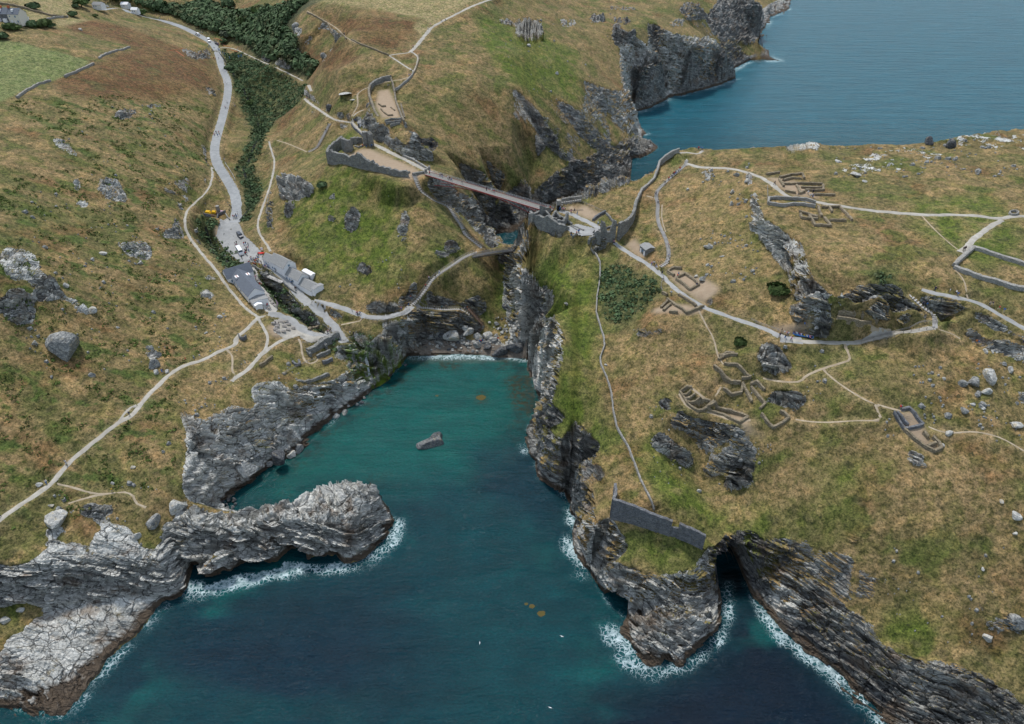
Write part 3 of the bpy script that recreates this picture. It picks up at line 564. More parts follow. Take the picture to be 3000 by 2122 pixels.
# bare rock outcrops: (polygon, tone, relief m)
CRAGS = [([(0,730),(60,725),(105,740),(120,790),(90,800),(0,790)],.85,1.0),([(120,800),(170,830),(185,880),(110,890),(100,860)],.6,3.5),([(0,865),(90,860),(100,900),(95,970),(60,950),(0,935)],.62,3.5),
 ([(60,785),(130,800),(100,830),(0,820)],.7,1.2),([(345,708),(425,705),(450,735),(450,765),(380,755),(345,730)],.72,1.6),([(285,525),(340,520),(370,570),(385,595),(320,590),(285,560)],.65,2.0),
 ([(215,525),(235,525),(245,560),(235,572),(215,545)],.7,2.5),([(220,590),(250,582),(268,610),(225,605)],.8,1.5),([(190,862),(215,870),(270,915),(285,930),(240,925),(210,895)],.8,1.3),([(300,930),(340,960),(330,965),(300,940)],.8,1.2),
 ([(370,990),(400,1005),(380,1015),(365,1000)],.8,1.2),([(420,1008),(465,1030),(470,1060),(450,1065),(420,1030)],.7,1.6),([(435,1060),(460,1075),(463,1095),(445,1090)],.7,1.6),([(585,795),(635,810),(638,830),(600,820)],.75,1.0),([(578,858),(625,850),(625,875),(590,880)],.8,1.1),
 ([(335,330),(395,312),(402,335),(370,352),(335,350)],.42,2.2),([(425,308),(480,303),(480,318),(430,318)],.4,1.4),([(530,145),(615,150),(618,172),(560,172)],.4,2.0),([(605,258),(630,255),(632,282),(610,280)],.45,1.5),([(145,405),(190,412),(230,455),(215,465),(160,425)],.7,1.0),
 ([(815,532),(850,520),(930,550),(925,572),(860,590),(820,585)],.6,3.0),([(830,598),(868,600),(862,640),(835,640)],.4,3.0),([(780,600),(800,590),(800,680),(785,680)],.4,2.0),([(1005,625),(1030,610),(1060,620),(1045,680),(1020,685),(1005,650)],.5,2.6),
 ([(955,630),(985,632),(982,655),(958,650)],.35,2.0),([(1042,765),(1065,770),(1100,795),(1085,812),(1045,800)],.35,2.5),([(965,555),(985,560),(975,600),(963,595)],.6,1.6),([(860,225),(878,215),(885,232),(870,240)],.4,1.5),([(858,80),(885,85),(882,108),(862,105)],.6,1.5),([(935,155),(960,160),(955,182),(938,178)],.55,1.5),([(765,160),(800,165),(790,185),(765,178)],.35,1.5),
 ([(1165,835),(1185,825),(1190,800),(1195,770),(1180,740),(1175,700),(1165,670),(1175,620),(1190,600),(1198,640),(1190,700),(1195,760),(1200,800),(1185,840)],.55,1.6),([(1300,700),(1345,710),(1350,740),(1310,745)],.35,1.5),([(1265,730),(1310,735),(1305,760),(1270,750)],.3,1.2),
 ([(1515,65),(1590,68),(1590,115),(1540,120),(1510,105)],.55,4.0),([(1460,58),(1510,65),(1505,78),(1465,70)],.6,1.5),([(1725,50),(1770,42),(1775,65),(1735,72)],.4,2.5),([(1780,20),(1860,22),(1860,32),(1790,30)],.4,1.5),([(1640,60),(1690,55),(1690,75),(1650,82)],.6,1.5),([(1790,50),(1850,60),(1845,75),(1800,65)],.3,2.0),
 ([(1800,60),(1830,100),(1870,85),(1860,140),(1815,145),(1790,110)],.35,3.0),([(1960,65),(2010,60),(2000,80),(1965,80)],.5,1.5),([(2000,10),(2060,30),(2060,60),(2010,60),(1990,30)],.35,2.0),
 ([(2225,1005),(2250,1000),(2310,1040),(2325,1100),(2290,1105),(2230,1088),(2205,1050)],.6,3.0),([(2270,1148),(2310,1140),(2370,1165),(2350,1200),(2330,1210),(2245,1165)],.62,3.5),([(2230,1150),(2275,1180),(2270,1192),(2235,1170)],.4,2.0),
 ([(1908,1185),(1940,1160),(1980,1172),(1972,1195),(1925,1210)],.35,2.4),([(1970,1195),(1990,1215),(1985,1245),(1968,1240)],.35,2.0),([(1895,1290),(1925,1270),(1960,1278),(1992,1310),(2035,1345),(2040,1370),(1990,1368),(1915,1320)],.5,3.0),([(1930,1355),(1975,1385),(1970,1392),(1925,1372)],.3,1.6),
 ([(2005,1252),(2060,1280),(2085,1258),(2150,1275),(2148,1300),(2060,1310),(2025,1300)],.35,2.6),([(2085,1240),(2110,1250),(2150,1300),(2110,1290)],.4,2.5),([(2115,1440),(2128,1375),(2165,1350),(2210,1362),(2245,1372),(2195,1400),(2180,1445)],.4,3.6),([(2165,1470),(2200,1480),(2198,1503),(2175,1490)],.35,1.6),
 ([(1700,1282),(1725,1300),(1750,1345),(1782,1405),(1770,1430),(1735,1380),(1705,1320)],.4,2.4),([(1862,1240),(1900,1243),(1890,1255),(1865,1252)],.3,1.2),([(2095,1555),(2200,1545),(2210,1600),(2150,1590),(2100,1590)],.2,1.2),
 ([(2645,1318),(2720,1335),(2745,1355),(2690,1375),(2640,1350)],.7,1.2),([(2690,1205),(2738,1225),(2725,1245),(2695,1230)],.6,2.2),([(2725,1240),(2785,1245),(2780,1255),(2730,1250)],.7,1.2),([(2720,1265),(2760,1290),(2755,1300),(2715,1275)],.6,1.4),([(2805,1115),(2835,1120),(2835,1140),(2815,1138)],.5,1.5),([(2840,1118),(2880,1118),(2865,1142),(2840,1135)],.6,2.0),
 ([(2450,492),(2540,438),(2620,425),(2700,432),(2780,452),(2740,470),(2640,505),(2520,515),(2450,515)],.95,.5),([(2770,405),(2860,392),(2930,378),(3050,372),(3050,450),(2950,440),(2900,450),(2830,432),(2780,450)],.95,.6),([(2290,425),(2400,422),(2400,440),(2300,445)],.85,.7),([(2490,500),(2530,505),(2520,520),(2495,515)],.95,.4),
 ([(2815,945),(2845,950),(2900,995),(3000,1010),(3050,1060),(2920,1040),(2830,980)],.5,2.0),([(2740,905),(2790,925),(2785,935),(2745,915)],.3,1.4),([(2960,1020),(3020,1030),(3010,1070),(2970,1050)],.8,1.2),([(2970,1150),(3030,1150),(3030,1190),(2960,1180)],.5,1.5),([(2955,1225),(3010,1240),(3000,1260),(2960,1245)],.6,1.2),([(2470,1560),(2540,1550),(2530,1590),(2500,1605)],.25,2.0),([(2480,1590),(2510,1575),(2505,1600),(2490,1598)],.3,2.0),
 ([(2925,1800),(3020,1795),(3020,1850),(2960,1860),(2930,1840)],.4,2.2),([(2860,1870),(2900,1865),(2890,1885)],.6,1.4),([(2560,1730),(2600,1750),(2650,1760),(2620,1780),(2570,1760)],.25,1.2),([(2700,1725),(2760,1735),(2800,1760),(2740,1750)],.3,1.2),([(2770,1675),(2850,1715),(2840,1728),(2780,1700)],.3,1.2),([(2030,890),(2090,900),(2100,880),(2060,860),(2025,860)],.5,1.6) ,
 ([(1960,490),(1965,500),(1950,520)],.5,1),([(2055,490),(2085,490),(2085,545),(2060,535)],.7,1.4),([(2135,600),(2150,575),(2160,600),(2140,615)],.75,1.4),([(2180,510),(2210,515),(2205,560),(2185,540)],.7,1.6),
 ([(225,1480),(345,1480),(350,1505),(320,1520),(225,1520)],.4,2.0),([(125,1540),(195,1520),(200,1555),(130,1560)],.85,1.5),([(175,1480),(205,1475),(200,1500),(185,1510)],.5,2.0),([(285,1540),(380,1545),(385,1590),(290,1570)],.92,.9),([(265,1580),(345,1580),(350,1640),(270,1620)],.95,.9),([(345,1590),(470,1610),(470,1650),(350,1640)],.92,.9),([(390,1565),(412,1563),(410,1582),(392,1580)],.9,1.5),
 ([(100,1600),(240,1600),(260,1650),(120,1660)],.98,.8),([(110,1568),(240,1568),(230,1580),(120,1585)],.9,.8),([(490,1480),(530,1475),(530,1500),(500,1505)],.8,1.8),([(425,1500),(470,1510),(465,1535),(430,1530)],.6,1.8),([(540,1490),(600,1500),(640,1560),(590,1600),(500,1560),(520,1520)],.7,1.6),([(30,1515),(110,1510),(100,1530),(40,1535)],.85,.8),
 ([(735,1125),(830,1115),(840,1150),(800,1190),(740,1200),(738,1160)],.85,1.4),([(590,1140),(625,1150),(620,1175),(595,1160)],.55,1.4),([(535,1080),(550,1100),(550,1160),(540,1165)],.75,1.4),([(660,1150),(672,1155),(672,1215),(662,1215)],.85,1.4),([(700,1160),(715,1160),(705,1180)],.8,1.2),([(515,1180),(530,1190),(580,1230),(600,1290),(590,1350),(560,1320),(545,1260)],.55,2.0),([(510,1280),(530,1280),(530,1315),(515,1310)],.5,1.4),
 ([(1330,905),(1385,915),(1400,985),(1330,1000),(1215,1000),(1215,925)],.38,1.4),([(1260,875),(1390,880),(1390,898),(1262,895)],.2,.8),([(1195,905),(1235,915),(1215,1010),(1190,1000)],.5,1.0),([(1070,885),(1140,890),(1180,900),(1175,925),(1110,925),(1070,912)],.5,1.6),
 ([(955,1030),(1060,1030),(1090,1010),(1180,935),(1210,1000),(1190,1040),(1140,1110),(1090,1140),(1040,1100)],.62,1.6),
 ([(1130,385),(1160,425),(1195,435),(1225,470),(1222,500),(1180,470),(1135,440)],.6,1.6),([(1205,380),(1222,400),(1220,440),(1212,470),(1200,420)],.6,1.4),([(1065,320),(1080,330),(1085,370),(1070,375)],.35,2.0),([(1215,400),(1280,400),(1285,425),(1230,425)],.2,1.6),([(950,305),(975,310),(970,335),(952,328)],.4,1.6),
 ([(1280,545),(1330,550),(1345,600),(1340,640),(1310,600),(1280,570)],.5,1.6),([(1340,600),(1400,620),(1450,680),(1462,725),(1430,725),(1380,660)],.55,2.0),([(1400,470),(1440,500),(1430,510),(1400,490)],.3,1.4),([(1480,500),(1510,530),(1500,555)],.5,1.4),
]
CRAGS += [([(2192,600),(2213,548),(2228,630),(2275,665),(2325,700),(2360,765),(2378,820),(2420,865),(2405,925),(2370,938),(2335,875),(2305,800),(2250,735),(2205,680)],.8,2.8),([(2425,862),(2500,862),(2570,868),(2560,882),(2460,878),(2425,890)],.66,2.2),([(2570,872),(2650,890),(2722,925),(2715,942),(2640,910),(2570,886)],.42,2.2),([(1400,590),(1490,570),(1505,640),(1440,695),(1400,650)],.3,1.6),
 ([(480,1545),(560,1500),(690,1503),(850,1478),(985,1425),(1050,1408),(1110,1410),(1118,1470),(1160,1520),(1120,1600),(1000,1655),(900,1665),(700,1690),(600,1640),(475,1640)],-1,2.1),
 ([(0,1660),(100,1655),(250,1650),(470,1648),(560,1650),(620,1640),(560,1700),(540,1750),(480,1760),(250,1765),(170,1790),(80,1760),(0,1720)],-1,1.6),
 ([(130,1800),(260,1765),(480,1740),(490,1760),(320,1930),(160,2110),(0,2090),(0,1900),(60,1850)],-1,.35),([(0,1930),(40,1945),(120,2000),(150,2110),(0,2100)],-1,1.6),
 ([(1740,1600),(1790,1650),(1860,1668),(1950,1690),(2025,1680),(2045,1640),(2100,1600),(2115,1700),(2115,1850),(1990,1960),(1890,1955),(1810,1860),(1840,1800),(1750,1700),(1715,1660)],-1,1.8),
 ([(1592,1258),(1640,1295),(1690,1370),(1725,1440),(1735,1560),(1690,1620),(1670,1480),(1580,1400),(1540,1310),(1540,1270)],-1,1.6),
 ([(2140,1600),(2220,1632),(2290,1645),(2350,1670),(2422,1712),(2485,1785),(2533,1800),(2570,1875),(2643,1925),(2691,1925),(2776,1942),(2847,1960),(2920,2005),(3010,2060),(3010,2200),(2600,2200),(2400,1960),(2200,1750),(2120,1650)],-1,1.8),
 ([(560,1290),(590,1240),(620,1210),(700,1195),(745,1205),(800,1190),(845,1150),(890,1128),(935,1132),(990,1110),(1030,1080),(1090,1140),(960,1240),(900,1310),(740,1410),(640,1480),(560,1500),(545,1400)],-1,1.8),
 ([(1500,722),(1520,800),(1545,870),(1600,940),(1655,1000),(1640,1110),(1600,1200),(1560,1200),(1540,1060),(1500,1000),(1470,860),(1480,760)],-1,1.8),
 ([(1880,305),(2130,240),(2200,170),(2160,130),(2120,110),(2060,110),(1960,150),(1850,180),(1840,260)],-1,2.0),([(1580,555),(1700,470),(1790,430),(1870,395),(1930,430),(1850,480),(1850,540),(1700,590),(1560,640)],-1,1.8),
 ([(2060,50),(2100,0),(2330,-20),(2300,60),(2210,130),(2110,120)],-1,2.4),([(1820,120),(1850,200),(1870,330),(1890,395),(1860,392),(1830,330),(1815,200)],-1,1.2),
 ([(1485,580),(1560,560),(1560,640),(1430,700),(1430,650)],-1,1.6)]
CRAGS.sort(key=lambda c: -abs(sum(a[0] * b[1] - b[0] * a[1] for a, b in zip(c[0], c[0][1:] + c[0][:1]))))
rockz = np.zeros((NY, NX), np.float32); tone = np.full((NY, NX), -1.0, np.float32); relief = np.zeros((NY, NX), np.float32)
for poly, tn, rl in CRAGS:
    m = fill_poly(gpoly(poly))
    rockz[m] = .5 if (tn > .88 and rl < 1.0 and poly[0][0] > 2200) else 1; tone[m] = tn; relief[m] = rl
# tone of the sea cliffs by stretch (photo polygon, tone)
TONES = [([(480,1050),(1250,850),(1250,1150),(700,1470),(520,1500)],1.05),([(0,1600),(560,1600),(560,1750),(0,2122)],.62),([(0,1740),(480,1720),(540,1760),(150,2122),(0,2122)],.74),([(450,1400),(1180,1400),(1180,1680),(450,1680)],.68),
 ([(1200,880),(1480,880),(1480,1060),(1200,1060)],.45),([(1440,720),(1680,940),(1680,1200),(1530,1200),(1440,900)],.78),([(1500,1180),(1800,1260),(1850,1500),(1740,1700),(1500,1500)],.42),([(1650,1600),(2150,1600),(2150,2000),(1650,2000)],.62),
 ([(2050,1540),(2250,1560),(2280,1750),(2100,1750)],.15),([(2180,1600),(3000,1900),(3000,2122),(2600,2122),(2180,1740)],.33),([(1450,400),(1950,400),(1950,700),(1350,720)],.36),([(1790,40),(2400,0),(2400,330),(1850,330)],.34),([(1840,130),(2100,100),(2100,170),(1850,220)],.7),([(1800,80),(1850,250),(1880,390),(1820,390)],.85),
 ([(1380,560),(1480,640),(1480,740),(1380,740)],.55),([(2190,480),(2300,600),(2420,800),(2420,950),(2300,900),(2190,700)],.62),([(2420,840),(2720,860),(2720,960),(2420,920)],.42),([(1540,620),(1900,520),(1900,560),(1600,640)],.4)]
tb = np.full((NY, NX), .5, np.float32)
for poly, tn in TONES:
    tb[fill_poly(gpoly(poly))] = tn
for poly, tn in [([(2200,1700),(2290,1800),(2420,1910),(2540,2010),(2650,2122),(2600,2122),(2400,1950),(2280,1850),(2200,1760)],.12),([(2255,1735),(2290,1715),(2330,1780),(2362,1832),(2320,1812),(2268,1795)],1.25),([(2425,1848),(2438,1850),(2438,1890),(2425,1892)],1.1),([(2640,2062),(2700,2040),(2705,2085),(2650,2080)],1.15),
    ([(2290,1650),(2500,1790),(2620,1920),(2700,1940),(2900,2020),(2900,2070),(2700,2010),(2560,1930),(2400,1800)],.52),([(940,1440),(1000,1430),(1050,1440),(960,1470),(850,1495),(860,1480)],1.0),([(1000,1540),(1060,1510),(1110,1540),(1100,1600),(1020,1620)],.5),([(470,1545),(600,1555),(620,1620),(470,1625)],.85)]:
    tb[fill_poly(gpoly(poly))] = tn
tb = blur(tb, 2)
tone = np.where(tone < 0, tb, tone)
tone = blur(tone, 1)
rockz = blur(rockz, 3); relief = blur(relief, 2)
moss = mask([[(1030,1060),(1055,1040),(1050,1110),(1035,1130),(1020,1110)],[(1100,1040),(1120,1060),(1140,1100),(1110,1130),(1095,1090)],[(1180,1050),(1196,1030),(1190,1060),(1140,1110),(1150,1090)],[(1055,1015),(1090,1005),(1095,1040),(1080,1030)]], 1)
for (a_, b_, c_, r_) in [(1048,1085,7,8),(1062,1060,9,5),(1112,1080,8,8),(1130,1100,5,6),(1182,1048,6,5),(1165,1075,4,5)]:
    qx, qy, _ = at(a_, b_, c_)
    moss = np.maximum(moss, 1 - sstep(r_ * .5, r_, np.hypot(XX - qx, YY - qy)))
print('paint', round(time.time() - T0, 1))
# ------------------------------------------------------------------ helpers for objects
COL = SC.collection
def tag(o, label=None, cat=None, group=None, kind=None):
    if label: o['label'] = label
    if cat: o['category'] = cat
    if group: o['group'] = group
    if kind: o['kind'] = kind
    return o
def mesh_np(name, V, F, mat=None, smooth=False, parent=None):
    V = np.asarray(V, np.float32); F = np.asarray(F, np.int32)
    me = bpy.data.meshes.new(name)
    me.vertices.add(len(V)); me.vertices.foreach_set('co', V.ravel())
    k = F.shape[1]
    me.loops.add(F.size); me.loops.foreach_set('vertex_index', F.ravel())
    me.polygons.add(len(F)); me.polygons.foreach_set('loop_start', np.arange(0, F.size, k, dtype=np.int32))
    me.update(calc_edges=True)
    if smooth: me.polygons.foreach_set('use_smooth', np.ones(len(F), bool))
    if mat: me.materials.append(mat)
    o = bpy.data.objects.new(name, me); COL.objects.link(o)
    if parent: o.parent = parent
    return o
def setattr_f(me, name, A):
    a = me.attributes.new(name, 'FLOAT', 'POINT'); a.data.foreach_set('value', np.ascontiguousarray(A, np.float32))
def setattr_c(me, name, A):
    a = me.attributes.new(name, 'FLOAT_COLOR', 'POINT')
    c = np.ones((len(A), 4), np.float32); c[:, :3] = A; a.data.foreach_set('color', c.ravel())

class NT:
    """tiny node-tree writer"""
    def __init__(s, name):
        s.m = bpy.data.materials.new(name); s.m.use_nodes = True; s.t = s.m.node_tree; s.t.nodes.clear()
        s.out = s.n('ShaderNodeOutputMaterial'); s.b = s.n('ShaderNodeBsdfPrincipled'); s.l(s.b.outputs[0], s.out.inputs[0])
        s.b.inputs['Roughness'].default_value = 0.9
        s.b.inputs['Specular IOR Level'].default_value = 0.2
    def n(s, k, **kw):
        x = s.t.nodes.new(k)
        for a, v in kw.items(): setattr(x, a, v)
        return x
    def l(s, a, b): s.t.links.new(a, b)
    def put(s, sock, v):
        if v is None: return
        if hasattr(v, 'is_output') or hasattr(v, 'links'): s.l(v, sock)
        else:
            if hasattr(sock.default_value, '__len__') and not hasattr(v, '__len__'): v = (v,) * len(sock.default_value)
            if hasattr(sock.default_value, '__len__') and len(sock.default_value) == 4 and len(v) == 3: v = (*v, 1)
            sock.default_value = v
    def math(s, op, a, b=None, c=None, clamp=False):
        x = s.n('ShaderNodeMath', operation=op, use_clamp=clamp); s.put(x.inputs[0], a)
        if b is not None: s.put(x.inputs[1], b)
        if c is not None: s.put(x.inputs[2], c)
        return x.outputs[0]
    def mix(s, f, a, b, blend='MIX'):
        x = s.n('ShaderNodeMix', data_type='RGBA', blend_type=blend)
        s.put(x.inputs[0], f); s.put(x.inputs[6], a); s.put(x.inputs[7], b); return x.outputs[2]
    def attr(s, name, out=2):
        x = s.n('ShaderNodeAttribute', attribute_name=name); return x.outputs[out]
    def pos(s): return s.n('ShaderNodeNewGeometry').outputs['Position']
    def obj(s): return s.n('ShaderNodeTexCoord').outputs['Object']
    def map(s, v, scale=(1,1,1), rot=(0,0,0), loc=(0,0,0)):
        x = s.n('ShaderNodeMapping'); s.l(v, x.inputs[0]); x.inputs['Scale'].default_value = scale; x.inputs['Rotation'].default_value = rot; x.inputs['Location'].default_value = loc
        return x.outputs[0]
    def noise(s, v, scale, detail=3, rough=.55, dist=0):
        x = s.n('ShaderNodeTexNoise'); s.l(v, x.inputs['Vector']); x.inputs['Scale'].default_value = scale; x.inputs['Detail'].default_value = detail
        x.inputs['Roughness'].default_value = rough; x.inputs['Distortion'].default_value = dist; return x.outputs[0]
    def voro(s, v, scale, feature='F1', out=0, rand=1):
        x = s.n('ShaderNodeTexVoronoi', feature=feature); s.l(v, x.inputs['Vector']); x.inputs['Scale'].default_value = scale; x.inputs['Randomness'].default_value = rand
        return x.outputs[out]
    def ramp(s, f, *stops):
        x = s.n('ShaderNodeValToRGB'); s.l(f, x.inputs[0]); e = x.color_ramp.elements
        while len(e) < len(stops): e.new(.5)
        for k, (p, c) in enumerate(stops):
            e[k].position = p; e[k].color = (*c, 1) if hasattr(c, '__len__') else (c, c, c, 1)
        return x.outputs[0]
    def bump(s, h, strength=.5, dist=.2, normal=None):
        x = s.n('ShaderNodeBump'); s.l(h, x.inputs['Height']); s.put(x.inputs['Strength'], strength); x.inputs['Distance'].default_value = dist
        if normal: s.l(normal, x.inputs['Normal'])
        return x.outputs[0]
    def fin(s, col, normal=None, rough=None, spec=None):
        s.put(s.b.inputs['Base Color'], col)
        if normal: s.l(normal, s.b.inputs['Normal'])
        if rough is not None: s.put(s.b.inputs['Roughness'], rough)
        if spec is not None: s.b.inputs['Specular IOR Level'].default_value = spec
        return s.m

# ------------------------------------------------------------------ ground material
def ground_material():
    t = NT('ground'); P = t.pos()
    vc = t.attr('col', 0); rock = t.attr('rock'); tn = t.attr('tone'); ms = t.attr('moss'); bare = t.attr('bare')
    # grass and scrub: tussocks, dead stems, small dark gaps
    n1 = t.noise(P, .9, 5, .7); n2 = t.noise(P, .22, 4, .6); n3 = t.noise(P, 3.2, 3, .7)
    v1 = t.voro(P, .9)
    mul = lambda c, k: t.mix(1, c, k if hasattr(k, '__len__') else (k, k, k), 'MULTIPLY')
    nA = t.noise(P, .55, 6, .75); nB = t.noise(t.map(P, (1, 1, 1), (0, 0, .6)), 1.7, 3, .7)
    g = t.mix(t.ramp(nA, (.36, 0), (.60, 1)), mul(vc, (.42, .50, .38)), t.mix(.10, mul(vc, (1.55, 1.5, 1.6)), (.36, .27, .14)))
    g = t.mix(t.ramp(n2, (.36, .7), (.52, 0)), g, mul(g, (.62, .78, .5)))
    g = t.mix(t.ramp(n2, (.55, 0), (.72, .6)), g, mul(g, (1.5, 1.3, 1.15)))
    g = t.mix(t.ramp(nB, (.34, .9), (.50, 0)), g, mul(g, (.26, .31, .26)))
    g = t.mix(t.ramp(nB, (.54, 0), (.70, .7)), g, mul(g, (1.75, 1.65, 1.5)))
    g = t.mix(t.ramp(t.noise(P, .38, 3, .6), (.64, 0), (.72, .8)), g, (.035, .042, .016))
    g = t.mix(bare, g, t.mix(t.noise(P, .6, 4, .6), (.30, .22, .145), (.42, .335, .24)))
    # rock: thin tilted beds, joints, lichen
    def dot(v):
        x = t.n('ShaderNodeVectorMath', operation='DOT_PRODUCT'); t.l(P, x.inputs[0]); x.inputs[1].default_value = v; return x.outputs['Value']
    cx_ = t.n('ShaderNodeCombineXYZ'); t.l(dot((.93, -.12, -.28)), cx_.inputs[0]); t.l(dot((0, .92, -.36)), cx_.inputs[1]); t.l(dot((.30, .35, .89)), cx_.inputs[2]); W = cx_.outputs[0]
    wd = t.n('ShaderNodeVectorMath', operation='ADD'); t.l(W, wd.inputs[0])
    nn = t.n('ShaderNodeTexNoise'); t.l(P, nn.inputs['Vector']); nn.inputs['Scale'].default_value = .07; nn.inputs['Detail'].default_value = 2
    sc = t.n('ShaderNodeVectorMath', operation='SCALE'); t.l(nn.outputs[1], sc.inputs[0]); sc.inputs['Scale'].default_value = 9
    t.l(sc.outputs[0], wd.inputs[1])
    S = t.map(wd.outputs[0], (.16, .16, 1.3))
    beds = t.noise(S, 1.0, 6, .68)
    S2 = t.map(wd.outputs[0], (.35, .35, .8))
    crack = t.voro(S2, .5, 'DISTANCE_TO_EDGE'); crack2 = t.voro(S2, 2.6, 'DISTANCE_TO_EDGE')
    blot = t.noise(P, .35, 5, .7)
    lum = t.math('ADD', t.math('MULTIPLY', t.math('SUBTRACT', beds, .5), 2.1), t.math('MULTIPLY', t.math('SUBTRACT', blot, .5), 1.1))
    fine = t.noise(t.map(wd.outputs[0], (.9, .9, 3.2)), 1.0, 4, .7)
    lum = t.math('ADD', lum, t.math('MULTIPLY', t.math('SUBTRACT', fine, .5), 1.5))
    tt = t.math('ADD', t.math('ADD', tn, .17), t.math('MULTIPLY', lum, .62), clamp=True)
    rc = t.ramp(tt, (0, (.016, .017, .022)), (.25, (.055, .058, .066)), (.5, (.205, .205, .19)), (.75, (.43, .435, .405)), (1, (.72, .72, .67)))
    ck = t.math('MULTIPLY', t.ramp(crack, (0, .18), (.035, 1)), t.ramp(crack2, (0, .72), (.06, 1)))
    rc = t.mix(1, rc, ck, 'MULTIPLY')
    lich = t.math('MULTIPLY', t.ramp(t.noise(P, .16, 4, .6), (.58, 0.0), (.68, .75)), t.ramp(t.noise(P, 1.1, 3, .6), (.45, 0.0), (.6, 1.0)))
    rc = t.mix(t.math('MULTIPLY', lich, tn), rc, (.33, .24, .07))
    brown = t.ramp(t.noise(P, .13, 5, .6), (.53, 0.0), (.66, .6))
    rc = t.mix(t.math('MULTIPLY', brown, t.ramp(tt, (.2, .3), (.6, 1))), rc, (.20, .125, .068))
    sep = t.n('ShaderNodeSeparateXYZ'); t.l(P, sep.inputs[0]); z = sep.outputs[2]
    zz = t.math('ADD', z, t.math('MULTIPLY', t.math('SUBTRACT', t.noise(P, .3, 3), .5), 2.2))
    tide = t.n('ShaderNodeMapRange'); t.l(zz, tide.inputs[0]); tide.inputs[1].default_value = 2.4; tide.inputs[2].default_value = 1.5; tide.inputs[3].default_value = 0; tide.inputs[4].default_value = 1
    rc = t.mix(tide.outputs[0], rc, t.mix(t.math('MULTIPLY', ck, beds), (.05, .04, .032), (.17, .125, .082)))
    rc = t.mix(t.math('MULTIPLY', ms, t.ramp(t.noise(t.map(P, (1, 1, .25)), .45, 4, .6), (.42, 0), (.55, .9))), rc, (.16, .25, .012))
    rc = t.mix(t.math('MULTIPLY', ms, t.ramp(beds, (.35, .45), (.5, 0))), rc, (.035, .027, .02))
    # ragged border between turf and rock
    rk = t.math('ADD', rock, t.math('MULTIPLY', t.math('SUBTRACT', t.noise(P, .8, 5, .75), .5), 1.9))
    gn = t.n('ShaderNodeNewGeometry'); sn = t.n('ShaderNodeSeparateXYZ'); t.l(gn.outputs['Normal'], sn.inputs[0])
    shelf = t.math('MULTIPLY', t.ramp(sn.outputs[2], (.66, 0), (.86, 1)), t.ramp(t.noise(P, .22, 4, .6), (.42, 0), (.55, 1)))
    rk = t.math('SUBTRACT', rk, t.math('MULTIPLY', shelf, t.attr('ledge')))
    rk = t.ramp(rk, (.46, 0.0), (.54, 1.0))
    col = t.mix(rk, g, rc)
    hgt = t.mix(rk, t.math('ADD', t.math('MULTIPLY', n1, .8), t.math('MULTIPLY', n3, .5)), t.math('ADD', t.math('MULTIPLY', beds, 1.6), t.math('MULTIPLY', ck, .55)))
    bs = t.mix(rk, .55, 1.0)
    b = t.bump(hgt, bs, .9)
    return t.fin(col, b, rough=t.mix(rk, .95, .62), spec=.3)
MAT_GROUND = ground_material()

# ------------------------------------------------------------------ ground mesh: a fan of columns, rows spaced by arc length so cliffs get their share
NC, NR, Y00 = 1080, 1040, 140.0
sv_ = np.linspace(-.74, .74, NC)
ty = np.arange(52, 1120, .5)
FX = sv_[:, None] * (ty + Y00)[None, :]; FY = np.broadcast_to(ty, FX.shape)
FH = samp(H, FX, FY)
dH = np.abs(np.diff(FH, axis=1))
D3 = np.sqrt(FX ** 2 + FY ** 2 + (CAMH - FH) ** 2)[:, 1:]
wt = (0.5 * (CAMH - FH[:, 1:]) / D3 + dH * 1.3) / D3
wt = np.where(FH[:, 1:] < -1.2, wt * .12, wt)
k_ = np.ones(11) / 11
c_ = np.cumsum(np.pad(wt, ((6, 5), (0, 0)), mode='edge'), axis=0); wt = (c_[11:] - c_[:-11]) / 11
cum = np.concatenate([np.zeros((NC, 1)), np.cumsum(wt, 1)], 1); cum /= cum[:, -1:]
tt_ = np.linspace(0, 1, NR)
VY = np.empty((NC, NR))
for c in range(NC): VY[c] = np.interp(tt_, cum[c], ty)
VX = sv_[:, None] * (VY + Y00)
vx, vy = VX.ravel(), VY.ravel()
vz = samp(H, vx, vy)
rk = samp(rockz, vx, vy)
rk = sstep(.38, .62, rk + .28 * fbm2(vx / 5 + 40, vy / 5, 4) + .12 * fbm2(vx / 17, vy / 17 + 8, 2))
# slope from the raster
gy_, gx_ = np.gradient(blur(H, 1), RS)
sl = np.hypot(gx_, gy_)
slv = samp(sl, vx, vy); GX = samp(gx_, vx, vy); GY = samp(gy_, vx, vy)
cd = samp(CD, vx, vy, CS); lmv = samp(LM.astype(np.float32), vx, vy)
pm = samp(np.maximum(pathmask, Z['bare']), vx, vy)
landv = lmv > .5
n_big = fbm2(vx / 22, vy / 22, 4); n_mid = fbm2(vx / 6, vy / 6, 3); n_sm = fbm2(vx / 1.7, vy / 1.7, 3)
rockslope = sstep(.95, 1.45, slv + n_mid * .35 + n_big * .25 - .6 * samp(Z['green'], vx, vy) - .4 * samp(Z['dgreen'], vx, vy) - 2.5 * samp(Z['norock'], vx, vy)) * (vz > -3)
shore = (1 - sstep(2.0, 5.5, vz + n_mid * 2)) * sstep(0, 1, lmv)
rockv = np.clip(np.maximum(np.maximum(rk, rockslope), shore), 0, 1) * (1 - pm)
# relief: turf hummocks
vz = vz + (np.abs(n_sm) - .25) * .55 * (1 - pm) * landv * (1 - samp(Z['field'], vx, vy))
